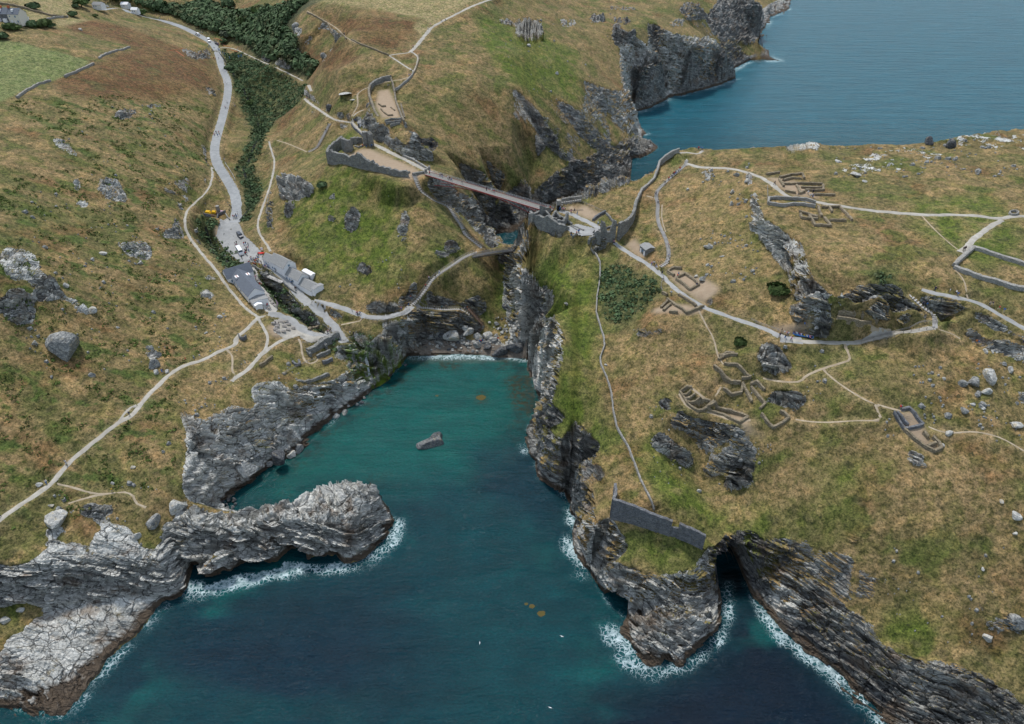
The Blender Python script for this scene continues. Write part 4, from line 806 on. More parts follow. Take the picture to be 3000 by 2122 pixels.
# rock relief pushed along the surface normal, in tilted beds
ri = np.nonzero(rockv > .12)[0]
nx_, ny_, nz_ = -GX[ri], -GY[ri], np.ones(len(ri)); nl = np.sqrt(nx_ ** 2 + ny_ ** 2 + nz_ ** 2); nx_ /= nl; ny_ /= nl; nz_ /= nl
px_, py_, pz_ = vx[ri], vy[ri], vz[ri]
wq = vnoise3(px_ / 14, py_ / 14, pz_ / 14) * 4
bx = px_ * .93 - py_ * .12 - pz_ * .28 + wq; by = py_ * .92 - pz_ * .36; bz = px_ * .30 + py_ * .35 + pz_ * .89 + wq * .6
c1, c2, id1 = cell3(bx / 7, by / 7, bz / 3.2)
e1, e2, id2 = cell3(bx / 2.6, by / 2.6, bz / 1.1)
amp = np.maximum(.55 + sstep(1.0, 2.2, slv[ri]) * 1.1, samp(relief, px_, py_)) * rockv[ri] * np.minimum(1, .25 + cd[ri] / 4)
saw = lambda q: (q - np.floor(q)) ** 1.6
bzw = bz + id1 * 1.1
dsp = amp * ((saw(bzw / 3.4) - .4) * 1.15 + (saw(bz / 1.25 + id2 * .4) - .4) * .5 + id1 * .65 + (np.minimum(c2 - c1, .35) - .2) * 1.2 + id2 * .38 + (np.minimum(e2 - e1, .3) - .15) * .5 + vnoise3(px_ / 9, py_ / 9, pz_ / 4) * .6)
up = samp(relief, px_, py_) * .35
vx = vx.copy(); vy = vy.copy()
vx[ri] += nx_ * dsp; vy[ri] += ny_ * dsp; vz[ri] += nz_ * dsp + up * rockv[ri]
vz = np.where(landv & (cd > .8), np.maximum(vz, .1 + .1 * n_sm), vz)
# caves and undercut ledges: the lower rock is pushed back under the upper
for px0, py0, z0, rad, dx_, dy_, zm in [(2140,1698,2,9,0,16,15),(700,1660,2,9,1,5,6),(850,1640,2,6,0,8,6),(780,1650,2,9,0,4,5),(940,1650,2,8,0,4,4.5),(1800,1770,1,6,3,4,6),(620,1700,1,7,-1,4,5),(560,1690,1,4,-1,6,6),(1565,1180,2,7,8,2,14),(1560,1040,1,6,8,3,10),(1045,1125,1,4,-3,4,8)]:
    ax, ay, _ = at(px0, py0, z0); dd_ = np.hypot(vx - ax, vy - ay)
    wg = sstep(1, .35, dd_ / rad) * sstep(1, .55, vz / zm) * (vz > -.9)
    vx += dx_ * wg; vy += dy_ * wg
V = np.stack([vx, vy, vz], 1)
idx = (np.arange(NC - 1)[:, None] * NR + np.arange(NR - 1)[None, :]).ravel()
Fq = np.stack([idx, idx + NR, idx + NR + 1, idx + 1], 1)
keep = (vz[Fq] > -1.4).any(1)
Fq = Fq[keep]
used = np.zeros(len(V), bool); used[Fq.ravel()] = True
remap = np.cumsum(used) - 1
# ground cover colours (albedo)
ux, uy, uz = vx[used], vy[used], vz[used]
nb, nm, ns = n_big[used], n_mid[used], n_sm[used]
def zs(k): return samp(Z[k], ux, uy)[:, None]
C = lambda r, g, b: np.array([[r, g, b]])
f40 = fbm2(ux / 45 + 9, uy / 45, 3)
base = C(.150, .122, .056) + (C(.235, .172, .088) - C(.150, .122, .056)) * sstep(-.25, .35, nb + .3 * nm)[:, None]
base = base + (C(.105, .115, .038) - base) * sstep(.0, .45, f40 - .4 * nb)[:, None] * .75
col = base
col = col + (C(.255, .185, .095) * (1 + .3 * nm[:, None]) - col) * zs('tan') * .6
gr = C(.078, .118, .016) + (C(.16, .145, .06) - C(.085, .112, .022)) * sstep(-.1, .4, nm + nb)[:, None]
col = col + (gr - col) * zs('green') * .95
br = C(.115, .056, .026) + (C(.16, .10, .045) - C(.115, .056, .026)) * sstep(-.2, .35, nb + nm * .5)[:, None]
br = br + (C(.08, .085, .03) - br) * sstep(.15, .5, -nb + .5 * nm)[:, None] * .7
col = col + (br - col) * zs('bracken') * .97
dg = C(.040, .062, .024) + (C(.075, .095, .035) - C(.040, .062, .024)) * sstep(-.2, .4, nm + ns * .5)[:, None]
rus = sstep(.12, .42, fbm2(ux / 26 + 77, uy / 19 + 3, 4)) * (1 - samp(Z['field'], ux, uy)) * .6
col = col + (C(.17, .088, .042) - col) * rus[:, None] * (1 - zs('green') * .7)
str_ = sstep(.1, .32, fbm2(ux / 13 - 20, uy / 10 + 60, 4)) * .75
col = col + (C(.30, .215, .105) - col) * str_[:, None] * (1 - zs('green') * .5) * (1 - zs('bracken') * .9)
lush = sstep(.1, .3, fbm2(ux / 17 + 5, uy / 12 - 33, 4)) * .7
col = col + (C(.075, .105, .022) - col) * lush[:, None] * (1 - zs('tan') * .7) * (1 - zs('bracken') * .8)
col = col + (dg - col) * np.maximum(zs('dgreen'), samp(streamveg, ux, uy)[:, None]) * .9
col = col + (C(.032, .050, .024) - col) * zs('forest') * .9
sh = sstep(.12, .3, fbm2(ux / 11 + 31, uy / 7 - 5, 4) + .15 * ns) * samp(Z['shrub'], ux, uy)
col = col + (C(.058, .098, .022) - col) * sh[:, None] * .85
sp = sstep(.25, .4, fbm2(ux / 5 - 3, uy / 5, 3)) * .5 * (1 - samp(Z['field'], ux, uy))
col = col + (C(.055, .055, .028) - col) * sp[:, None]
col = col + (C(.155, .185, .075) * (1 + .25 * nb[:, None]) - col) * zs('field') * .95
col = col + (C(.30, .25, .135) * (1 + .2 * nm[:, None]) - col) * zs('straw') * .9
col = col * (1 + .22 * fbm2(ux / 3.1 - 7, uy / 3.1, 3) + .12 * n_sm[used])[:, None]
wr = samp(worn, ux, uy)[:, None] * np.clip(.55 + nm[:, None], 0, 1)
col = col + (C(.25, .195, .115) - col) * wr * .7
ground = mesh_np('ground', V[used], remap[Fq], MAT_GROUND, smooth=True)
me = ground.data
me.polygons.foreach_set('use_smooth', rockv[Fq].mean(1) < .55)
lum_ = col.mean(1, keepdims=True)
col = lum_ + (col - lum_) * 1.1
setattr_c(me, 'col', np.clip(col * .93, .008, 1)); setattr_f(me, 'rock', rockv[used]); setattr_f(me, 'tone', samp(tone, ux, uy)); setattr_f(me, 'moss', samp(moss, ux, uy))
ledge = .9 * sstep(4, 8, uz) * (1 - np.maximum(((uy < 186) & (ux < -15)).astype(float), 0)) * (1 - samp(rockz, ux, uy) * (samp(relief, ux, uy) > 2.3))
setattr_f(me, 'ledge', ledge)
setattr_f(me, 'bare', samp(Z['bare'], ux, uy))
tag(ground, kind='structure')
print('ground mesh', len(me.polygons), round(time.time() - T0, 1))
# soil skirt so the land has depth at its cut outer edge is not needed inside the frame
# ------------------------------------------------------------------ sea
def sea_material():
    t = NT('sea_water'); P = t.pos()
    vc = t.attr('col', 0); foam = t.attr('foam'); weed = t.attr('weed')
    w1 = t.noise(t.map(P, (1, 2.2, 1), (0, 0, R(-22))), .22, 5, .62)
    w3 = t.noise(t.map(P, (.35, 2.2, 1), (0, 0, R(8))), .06, 4, .6)
    w2 = t.noise(t.map(P, (1, 1.9, 1), (0, 0, R(12))), .9, 5, .65)
    hh = t.math('ADD', t.math('ADD', t.math('MULTIPLY', w1, 1.2), t.math('MULTIPLY', w3, 2.2)), t.math('MULTIPLY', w2, .45))
    nrm = t.bump(hh, .8, 1.0)
    col = t.mix(t.ramp(w2, (.35, 0.0), (.65, 1.0)), t.mix(1, vc, (.72, .75, .8), 'MULTIPLY'), t.mix(1, vc, (1.25, 1.25, 1.22), 'MULTIPLY'))
    col = t.mix(t.ramp(w3, (.35, 0.0), (.65, 1.0)), t.mix(1, col, (.84, .86, .88), 'MULTIPLY'), t.mix(1, col, (1.14, 1.12, 1.1), 'MULTIPLY'))
    kp = t.math('MULTIPLY', weed, t.ramp(t.noise(P, .5, 5, .7), (.42, 0.0), (.6, 1.0)))
    col = t.mix(kp, col, (.035, .03, .012))
    # lacy foam: thin webs, thicker where the envelope is strong
    PP = t.map(P, (1, 1, 1)); ds = t.n('ShaderNodeTexNoise'); t.l(P, ds.inputs['Vector']); ds.inputs['Scale'].default_value = .5; ds.inputs['Detail'].default_value = 4
    s2 = t.n('ShaderNodeVectorMath', operation='SCALE'); t.l(ds.outputs[1], s2.inputs[0]); s2.inputs['Scale'].default_value = 3.2
    ad = t.n('ShaderNodeVectorMath', operation='ADD'); t.l(PP, ad.inputs[0]); t.l(s2.outputs[0], ad.inputs[1])
    cell = t.voro(ad.outputs[0], .75, 'DISTANCE_TO_EDGE')
    web = t.math('SUBTRACT', t.math('MULTIPLY', foam, .26), cell)
    web = t.math('MULTIPLY', web, 9, clamp=True)
    br = t.math('MULTIPLY', t.math('SUBTRACT', t.math('ADD', foam, t.math('MULTIPLY', t.noise(P, .8, 6, .75), .9)), 1.36), 5, clamp=True)
    fm = t.math('MAXIMUM', t.math('MULTIPLY', web, t.ramp(t.noise(P, .35, 4, .7), (.35, .1), (.6, .9))), br)
    col = t.mix(t.math('MULTIPLY', foam, .35, clamp=True), col, (.03, .20, .21))
    col = t.mix(fm, col, (.58, .70, .73))
    t.b.inputs['IOR'].default_value = 1.33
    t.fin(col, nrm, rough=t.math('MAXIMUM', t.mix(fm, t.attr('rough'), .8), .08), spec=.27)
    return t.m
MAT_SEA = sea_material()
WY = np.concatenate([np.arange(30, 300, .9), np.arange(300, 700, 1.8), np.arange(700, 1130, 4)])
WXs = np.linspace(-.9, .9, 620)
SX = WXs[:, None] * (WY + 140)[None, :]; SY = np.broadcast_to(WY, SX.shape)
sx, sy = SX.ravel(), SY.ravel()
cdw = samp(CD, sx, sy, CS); lw = samp(LM.astype(np.float32), sx, sy)
def wpoly(pts, soft, pz=0):
    return samp(blur(fill_poly([at(a, b, 0)[:2] for a, b in pts]).astype(np.float32), soft), sx, sy)
deep = C(.0012, .016, .032); teal = C(.0005, .080, .072); mid = C(.001, .040, .050); far = C(.010, .100, .138)  # far: pale sky reflection put into the distant water colour
nb = fbm2(sx / 38, sy / 26, 4); nm = fbm2(sx / 9, sy / 6, 4)
wc = np.repeat(mid, len(sx), 0)
haven = wpoly([(690,1500),(900,1250),(1180,1020),(1560,1020),(1580,1200),(1500,1300),(1400,1450),(1250,1420),(1130,1400),(900,1450)], 14)
wc = wc + (teal - wc) * haven[:, None]
east = wpoly([(1250,1450),(1700,1450),(1850,1850),(1900,2000),(1700,2200),(1150,2200),(1200,1800),(1300,1600)], 10)
wc = wc + (C(.001,.042,.052) - wc) * east[:, None] * .8
dk = wpoly([(480,1780),(700,1720),(1000,1720),(1240,1650),(1230,1900),(1150,2250),(200,2250),(350,1950)], 26)
wc = wc + (deep - wc) * (dk * sstep(-.35, .15, -nb + .15))[:, None] * .85
dk2 = wpoly([(1650,2100),(1900,1990),(2100,1900),(2140,1700),(2200,1760),(2620,2140),(2500,2250),(1600,2250)], 12)
wc = wc + (C(.0018,.008,.020) - wc) * dk2[:, None] * .9  # shadow below the right-hand cliffs painted into the water colour
wc = wc * (1 - .85 * wpoly([(2095,1720),(2100,1660),(2180,1660),(2200,1720),(2150,1760)], 3))[:, None]  # cave gloom painted too: water colour darkened in the mouth
wc = wc + (C(.003,.085,.080) - wc) * (sstep(.12, .45, nb + .3 * nm) * (1 - sstep(8, 30, cdw)))[:, None] * .6
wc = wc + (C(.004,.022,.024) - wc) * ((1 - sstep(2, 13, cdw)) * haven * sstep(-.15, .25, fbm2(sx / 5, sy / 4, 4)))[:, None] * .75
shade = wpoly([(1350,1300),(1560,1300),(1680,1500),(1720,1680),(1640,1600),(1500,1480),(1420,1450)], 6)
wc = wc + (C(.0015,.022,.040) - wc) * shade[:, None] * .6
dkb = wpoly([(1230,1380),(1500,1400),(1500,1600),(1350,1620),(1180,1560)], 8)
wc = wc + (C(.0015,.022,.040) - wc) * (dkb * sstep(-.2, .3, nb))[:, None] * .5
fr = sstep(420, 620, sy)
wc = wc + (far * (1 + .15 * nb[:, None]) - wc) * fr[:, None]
wc = wc * (.92 + .24 * nm[:, None])
beach = wpoly([(1195,1030),(1560,1030),(1560,1055),(1400,1060),(1200,1062)], 2)
wc = wc + (C(.09,.11,.09) - wc) * beach[:, None] * .7
FO = [([(540,1700),(700,1670),(830,1640),(960,1650),(1000,1640),(1130,1590),(1160,1520),(1190,1530),(1170,1600),(1100,1670),(950,1685),(800,1700),(640,1740),(540,1740)],1.1),
      ([(540,1640),(600,1640),(600,1760),(540,1760)],.9),([(185,2110),(320,1930),(480,1760),(500,1770),(440,1850),(350,1935),(250,2060)],.95),([(120,2070),(150,2100),(140,2110),(110,2085)],1),
      ([(1660,1560),(1640,1600),(1680,1640),(1730,1680),(1720,1640),(1690,1600)],1.25),([(1655,1495),(1690,1490),(1690,1540),(1660,1530)],1.25),([(1640,1430),(1670,1440),(1670,1470),(1640,1450)],1.1),([(1530,1300),(1560,1330),(1540,1335),(1520,1310)],1.1),([(1565,1350),(1590,1365),(1620,1430),(1580,1410)],1.0),
      ([(1740,1830),(1820,1840),(1900,1950),(2000,1960),(2110,1850),(2120,1700),(2140,1690),(2150,1800),(2120,1880),(2020,1970),(1900,2000),(1810,1950)],1.15),
      ([(2200,1730),(2290,1840),(2400,1915),(2500,2010),(2620,2120),(2560,2120),(2470,2030),(2380,1960),(2280,1880),(2220,1800)],1.15),
      ([(1195,1035),(1560,1040),(1560,1058),(1400,1052),(1195,1052)],1.2),([(960,1210),(1000,1205),(985,1240),(950,1250)],1.2),([(1030,1180),(1080,1165),(1060,1200)],.9),
      ([(1215,1280),(1290,1260),(1300,1300),(1280,1315),(1215,1310)],.8),([(2130,220),(2300,190),(2300,150),(2120,200)],.9),([(1840,320),(2200,220),(2200,240),(1880,340)],.7),([(1870,370),(1910,395),(1880,400)],1.0),([(2240,60),(2320,20),(2320,50),(2250,90)],.8),([(1650,1700),(1700,1660),(1740,1700)],.6)]
fo = np.zeros(len(sx), np.float32)
for poly, a in FO:
    fo = np.maximum(fo, wpoly(poly, 2) * a)
fo = np.maximum(fo * (1.05 - sstep(2, 9.5, cdw) * .9), .45 * (1 - sstep(.2, 1.6, cdw)) * sstep(-.1, .4, nb + nm))
fo = fo * np.clip(.75 + 1.3 * nb, .25, 1.1)
fo = np.clip(fo * (.85 + 1.3 * nm), 0, .95) * (lw < .95)
weed = np.zeros(len(sx), np.float32)
for poly in [[(1480,1110),(1570,1080),(1575,1200),(1540,1230),(1500,1190)],[(1395,1150),(1425,1150),(1425,1185),(1395,1185)],[(1280,1060),(1350,1065),(1340,1085),(1290,1080)],[(1455,1050),(1500,1055),(1490,1075)]]:
    weed = np.maximum(weed, wpoly(poly, 2))
weed = np.maximum(weed, (1 - sstep(3, 16, cdw)) * haven * .6 * sstep(-.1, .3, nm))
nW = len(WY); idx = (np.arange(len(WXs) - 1)[:, None] * nW + np.arange(nW - 1)[None, :]).ravel()
Fw = np.stack([idx, idx + nW, idx + nW + 1, idx + 1], 1)
cv = np.hypot(sx - 74, sy - 146) < 18
Fw = Fw[~((lw[Fw] > .99) & (cdw[Fw] > 6) & ~cv[Fw]).all(1)]
used = np.zeros(len(sx), bool); used[Fw.ravel()] = True; remap = np.cumsum(used) - 1
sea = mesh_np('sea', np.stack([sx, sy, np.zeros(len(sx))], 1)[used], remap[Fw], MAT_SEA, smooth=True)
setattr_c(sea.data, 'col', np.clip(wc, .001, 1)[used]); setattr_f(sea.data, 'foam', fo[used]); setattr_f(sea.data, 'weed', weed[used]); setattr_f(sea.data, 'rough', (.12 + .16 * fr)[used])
tag(sea, kind='structure')
# open water out to the horizon, butted against the fan
e0 = .9 * 170; e1 = .9 * 1266
fv = [(-e1, 1126, 0), (e1, 1126, 0), (14000, 14000, 0), (-14000, 14000, 0), (e0, 30, 0), (14000, -3000, 0), (-e0, 30, 0), (-14000, -3000, 0)]
osea = mesh_np('open_sea', fv, [(0, 1, 2, 3), (4, 5, 2, 1), (6, 0, 3, 7), (7, 5, 4, 6)], MAT_SEA)
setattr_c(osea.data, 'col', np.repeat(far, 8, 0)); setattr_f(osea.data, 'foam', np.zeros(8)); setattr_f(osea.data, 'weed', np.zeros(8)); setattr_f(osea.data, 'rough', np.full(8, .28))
tag(osea, kind='structure')
print('sea', len(sea.data.polygons), round(time.time() - T0, 1))
# ------------------------------------------------------------------ building kit
class MB:
    def __init__(s): s.v = []; s.f = []; s.mi = []
    def quad(s, a, b, c, d, m=0):
        n = len(s.v); s.v += [a, b, c, d]; s.f.append((n, n + 1, n + 2, n + 3)); s.mi.append(m)
    def poly(s, P, m=0):
        n = len(s.v); s.v += list(P); s.f.append(tuple(range(n, n + len(P)))); s.mi.append(m)
    def hexa(s, B, T, m=0):
        """B, T: 4 bottom and 4 top corners, counter-clockwise from above"""
        n = len(s.v); s.v += list(B) + list(T)
        for q in ((3, 2, 1, 0), (4, 5, 6, 7), (0, 1, 5, 4), (1, 2, 6, 5), (2, 3, 7, 6), (3, 0, 4, 7)):
            s.f.append(tuple(n + k for k in q)); s.mi.append(m)
    def box(s, c, d, rz=0, m=0, tilt=None):
        """box centred at c (x, y, z of the base centre), size d, turned by rz"""
        hx, hy, h = d[0] / 2, d[1] / 2, d[2]; ca, sa = math.cos(rz), math.sin(rz)
        def P(x, y, z): return (c[0] + x * ca - y * sa, c[1] + x * sa + y * ca, c[2] + z)
        q = [(-hx, -hy), (hx, -hy), (hx, hy), (-hx, hy)]
        s.hexa([P(x, y, 0) for x, y in q], [P(x, y, h) for x, y in q], m)
    def bar(s, a, b, w, h=None, m=0):
        h = h or w; a = Vector(a); b = Vector(b); d = (b - a)
        if d.length < 1e-6: return
        d.normalize(); up = Vector((0, 0, 1)) if abs(d.z) < .95 else Vector((0, 1, 0))
        sd = d.cross(up).normalized() * w / 2; uu = sd.cross(d).normalized() * h / 2
        s.hexa([tuple(a - sd - uu), tuple(b - sd - uu), tuple(b + sd - uu), tuple(a + sd - uu)], [tuple(a - sd + uu), tuple(b - sd + uu), tuple(b + sd + uu), tuple(a + sd + uu)], m)
    def cyl(s, c, r, h, n=10, r2=None, m=0):
        r2 = r if r2 is None else r2; k = len(s.v)
        for i in range(n):
            a = 2 * math.pi * i / n; s.v.append((c[0] + r * math.cos(a), c[1] + r * math.sin(a), c[2]))
        for i in range(n):
            a = 2 * math.pi * i / n; s.v.append((c[0] + r2 * math.cos(a), c[1] + r2 * math.sin(a), c[2] + h))
        for i in range(n):
            j = (i + 1) % n; s.f.append((k + i, k + j, k + n + j, k + n + i)); s.mi.append(m)
        s.f.append(tuple(k + n + i for i in range(n))); s.mi.append(m)
        s.f.append(tuple(k + n - 1 - i for i in range(n))); s.mi.append(m)
    def build(s, name, mat, parent=None, smooth=False, origin=None):
        me = bpy.data.meshes.new(name)
        V = s.v
        if origin is not None: V = [(a - origin[0], b - origin[1], c - origin[2]) for a, b, c in V]
        me.from_pydata(V, [], s.f)
        mats = mat if isinstance(mat, (list, tuple)) else [mat]
        for m in mats: me.materials.append(m)
        if len(mats) > 1: me.polygons.foreach_set('material_index', s.mi)
        if smooth: me.polygons.foreach_set('use_smooth', [True] * len(s.f))
        o = bpy.data.objects.new(name, me); COL.objects.link(o)
        if origin is not None: o.location = origin
        if parent:
            o.parent = parent
            if origin is None: o.location = tuple(-v for v in parent.location); o.rotation_euler = (0, 0, 0)
        return o
def empty(name, loc, label, cat, group=None, rz=0):
    o = bpy.data.objects.new(name, None); COL.objects.link(o); o.location = loc; o.rotation_euler = (0, 0, rz)
    o.empty_display_size = .5
    return tag(o, label, cat, group)
def copy_tree(o, parent=None):
    c = o.copy(); COL.objects.link(c); c.parent = parent
    for ch in list(o.children): copy_tree(ch, c)
    return c

def simple(name, col, var=.2, scale=2.0, rough=.85, bump=.0, spec=.25, metal=0):
    t = NT(name); P = t.obj()
    n = t.noise(P, scale, 4, .65)
    c = t.mix(n, tuple(v * (1 - var) for v in col), tuple(min(1, v * (1 + var)) for v in col))
    nr = t.bump(n, bump, .05) if bump else None
    t.b.inputs['Metallic'].default_value = metal
    return t.fin(c, nr, rough, spec)
def masonry(name, c1, c2, s=1.6, lich=.0):
    t = NT(name); P = t.pos()
    M = t.map(P, (s, s, s * 2.4))
    v = t.voro(M, 1.0, 'F1', 1); e = t.voro(M, 1.0, 'DISTANCE_TO_EDGE'); n = t.noise(P, .5, 5, .7); n2 = t.noise(P, 2.5, 4, .7)
    bw = t.n('ShaderNodeRGBToBW'); t.l(v, bw.inputs[0])
    f = t.math('ADD', t.math('MULTIPLY', bw.outputs[0], .55), t.math('MULTIPLY', n, .75)); f = t.math('SUBTRACT', f, .2, clamp=True)
    c = t.mix(f, c1, c2)
    c = t.mix(t.ramp(n2, (.3, .7), (.5, 0)), c, tuple(x * .45 for x in c1))
    c = t.mix(t.ramp(e, (0, .65), (.07, 0)), c, tuple(x * .3 for x in c1))
    if lich: c = t.mix(t.ramp(t.noise(P, .8, 5, .7), (.54, 0), (.68, lich)), c, (.30, .23, .10))
    b = t.bump(t.math('ADD', e, t.math('MULTIPLY', n2, .5)), .9, .25)
    return t.fin(c, b, .92, .15)
M = dict(
 stone=masonry('rubble_masonry', (.115,.12,.12), (.40,.40,.37), .75, .35),
 stone_tan=masonry('rubble_masonry_tan', (.13,.115,.09), (.38,.34,.27), .8, .5),
 stone_low=masonry('turfed_footing_stone', (.15,.125,.085), (.40,.34,.245), .9, .45),
 stone_dark=masonry('slate_masonry', (.095,.10,.11), (.27,.28,.29), .85, .18),
 stone_pale=masonry('lichened_drystone', (.22,.215,.2), (.52,.51,.47), 1.8, .2),
 slate=simple('slate_roof', (.13,.15,.18), .3, 1.2, .7, .2), slate_pale=simple('lichened_slate_roof', (.28,.285,.28), .35, 1.4, .8, .3),
 white=simple('whitewash', (.85,.85,.85), .04, .7, .8), cream=simple('cream_render', (.74,.70,.60), .05, .6, .85),
 ridge=simple('terracotta_ridge', (.42,.13,.06), .25, 3), bluepaint=simple('grey_blue_paint', (.12,.22,.33), .15, 2, .5), glass=simple('dark_glass', (.03,.04,.055), .2, 1, .15, 0, .6),
 timber=simple('weathered_timber', (.27,.255,.24), .35, 3, .9, .3), timber_dk=simple('dark_timber', (.12,.10,.085), .3, 3), timber_red=simple('reddish_timber', (.18,.12,.085), .3, 3),
 steel_red=simple('red_brown_steel', (.28,.045,.035), .2, 2, .5), steel=simple('pale_steel', (.55,.56,.57), .1, 2, .4, 0, .5), slate_deck=simple('slate_deck', (.20,.19,.17), .3, 1.5, .8),
 concrete=simple('concrete', (.42,.41,.39), .2, 1, .9), black=simple('black_rubber', (.02,.02,.022), .2, 3, .7), rust=simple('rusty_iron', (.30,.07,.035), .4, 3, .9, .4),
 vwhite=simple('white_car_paint', (.78,.79,.8), .02, 1, .3, 0, .5), vdark=simple('dark_grey_car_paint', (.045,.052,.065), .1, 1, .3, 0, .5), vblue=simple('navy_car_paint', (.012,.03,.10), .1, 1, .3, 0, .5),
 red=simple('red_fabric', (.55,.04,.03), .1, 2), yellow=simple('yellow_tarpaulin', (.75,.45,.02), .2, 1.2), pink=simple('pale_pink_cloth', (.62,.42,.52), .1, 2), blue=simple('blue_cloth', (.03,.16,.42), .1, 2),
 skin=simple('skin', (.45,.27,.19), .1, 4), hair=simple('hair', (.05,.03,.02), .2, 5), foliage=simple('leaf_canopy', (.045,.075,.025), .55, .35, .9, 0), foliage2=simple('dull_leaf_canopy', (.06,.082,.045), .5, .4, .9), trunk=simple('bark', (.10,.08,.06), .3, 3),
 lamp=simple('lamp_glass', (.7,.7,.68), .05, 2, .2, 0, .5))

def ribbon(kind, L, w_, mat, zoff=.14, edge=.25, seed=0):
    n = len(L); T = np.gradient(L[:, :2], axis=0); T /= np.maximum(np.linalg.norm(T, axis=1), 1e-6)[:, None]
    N = np.stack([-T[:, 1], T[:, 0]], 1); k = 5 if w_ > 2 else 3
    ph = seed * 7.3; t = np.arange(n)
    V = []
    wl = w_ / 2 * (1 + edge * fbm2(t / 2.5 + ph, t * 0 + ph, 3)); wr = w_ / 2 * (1 + edge * fbm2(t / 2.5 + ph + 50, t * 0 - ph, 3))
    for j in range(k):
        f = j / (k - 1)
        off = -wl * (1 - f) + wr * f
        X = L[:, 0] + N[:, 0] * off; Y = L[:, 1] + N[:, 1] * off
        zt = samp(H, X, Y) + zoff - (.22 if j in (0, k - 1) else 0)
        V.append(np.stack([X, Y, zt], 1))
    V = np.stack(V, 1).reshape(-1, 3)
    i = np.arange(n - 1)[:, None] * k + np.arange(k - 1)[None]
    i = i.ravel(); F = np.stack([i, i + k, i + k + 1, i + 1], 1)[:, ::-1]
    o = mesh_np(kind, V, F, mat, smooth=True); return tag(o, kind='structure')
def surf(name, c1, c2, sc=.5):
    t = NT(name); P = t.pos(); n = t.noise(P, sc, 5, .65); n2 = t.noise(P, 5, 2, .6); n3 = t.noise(P, .08, 3, .6)
    c = t.mix(t.ramp(n, (.35, 0), (.65, 1)), c1, c2); c = t.mix(t.ramp(n2, (.35, .25), (.5, 0)), c, tuple(v * .5 for v in c1)); c = t.mix(t.ramp(n3, (.45, 0), (.65, .45)), c, tuple(v * .78 for v in c1))
    return t.fin(c, t.bump(n2, .3, .05), .9, .2)
MS = dict(road=surf('tarmac_lane', (.27,.285,.29), (.36,.375,.38)), pale=surf('pale_grit', (.34,.32,.275), (.47,.45,.40)), grey=surf('grey_grit', (.29,.295,.29), (.39,.395,.385)), tan=surf('worn_earth', (.32,.26,.18), (.46,.39,.29)),
          deck=surf('wet_slate_paving', (.30,.29,.27), (.42,.41,.38)), stream=surf('dark_stream_water', (.010,.014,.012), (.03,.035,.028)), terrace=surf('paved_terrace', (.44,.42,.38), (.54,.52,.47)))  # stream: mottled near-black water colour
# ------------------------------------------------------------------ roads, paths, yards, steps
rm = dict(road='road', footpath='pale', lane='grey', trail='tan', ridge_path='tan', stream='stream', viewpoint_path='grey', stepping_path='tan', stairway='deck')
for k, (kind, w_, L) in enumerate(route_w):
    if kind == 'stream':
        m = MS['stream']; ribbon('stream_water', L, w_ * .8, m, zoff=.25, seed=k); continue
    if kind == 'stairway': continue
    m = MS[rm[kind]]
    if kind == 'footpath' and w_ > 2.5 and L[:, 1].max() < 320: m = MS['grey']
    if kind == 'footpath' and w_ < 1.3: m = MS['tan']
    ribbon({'viewpoint_path': 'footpath', 'stepping_path': 'trail', 'ridge_path': 'trail'}.get(kind, kind), L, w_, m, zoff=.16 + (.03 if kind == 'lane' else 0) + .004 * (k % 5), edge=.14 if kind == 'road' else .6, seed=k)
def yard(name, poly, mat, zoff=.12, step=.6):
    W = np.array(gpoly(poly)); m = fill_poly(W, W[:, 0].min() - 2, W[:, 1].min() - 2, step, int(np.ptp(W[:, 0]) / step) + 4, int(np.ptp(W[:, 1]) / step) + 4)
    x0, y0 = W[:, 0].min() - 2, W[:, 1].min() - 2
    jj, ii = np.nonzero(m); vid = {}; V = []; F = []
    def vv(i, j):
        if (i, j) not in vid:
            x, y = x0 + i * step, y0 + j * step; vid[(i, j)] = len(V); V.append((x, y, gz(x, y) + zoff))
        return vid[(i, j)]
    for j, i in zip(jj, ii):
        F.append((vv(i, j), vv(i + 1, j), vv(i + 1, j + 1), vv(i, j + 1)))
    return tag(mesh_np(name, V, F, mat, smooth=True), kind='structure')
yard('car_park', YARDS[0][1], MS['grey'], .10); yard('terrace_paving', YARDS[1][1], MS['terrace'], .12); yard('picnic_ground', YARDS[2][1], MS['pale'], .10); yard('paved_floor', YARDS[3][1], MS['grey'], .1)
STAIR_LABELS = iter([('timber and slate steps climbing the grassy ridge below the upper viewpoint path', 'wooden'),
 ('long stone staircase from the castle yard down past the footbridge end', 'stone'), ('lower flight of railed stairs zigzagging down to the old timber bridge', 'stone'),
 ('sloping stepped walkway from the path junction up to the old timber bridge', 'stone'), ('narrow ledge walkway above the dark rock face over the beach', 'stone'),
 ('short steps up to the crag top beside the island plateau path', 'stone'), ('long winding flight of pale steps rising beside the island wall', 'stone')])
stairs = []
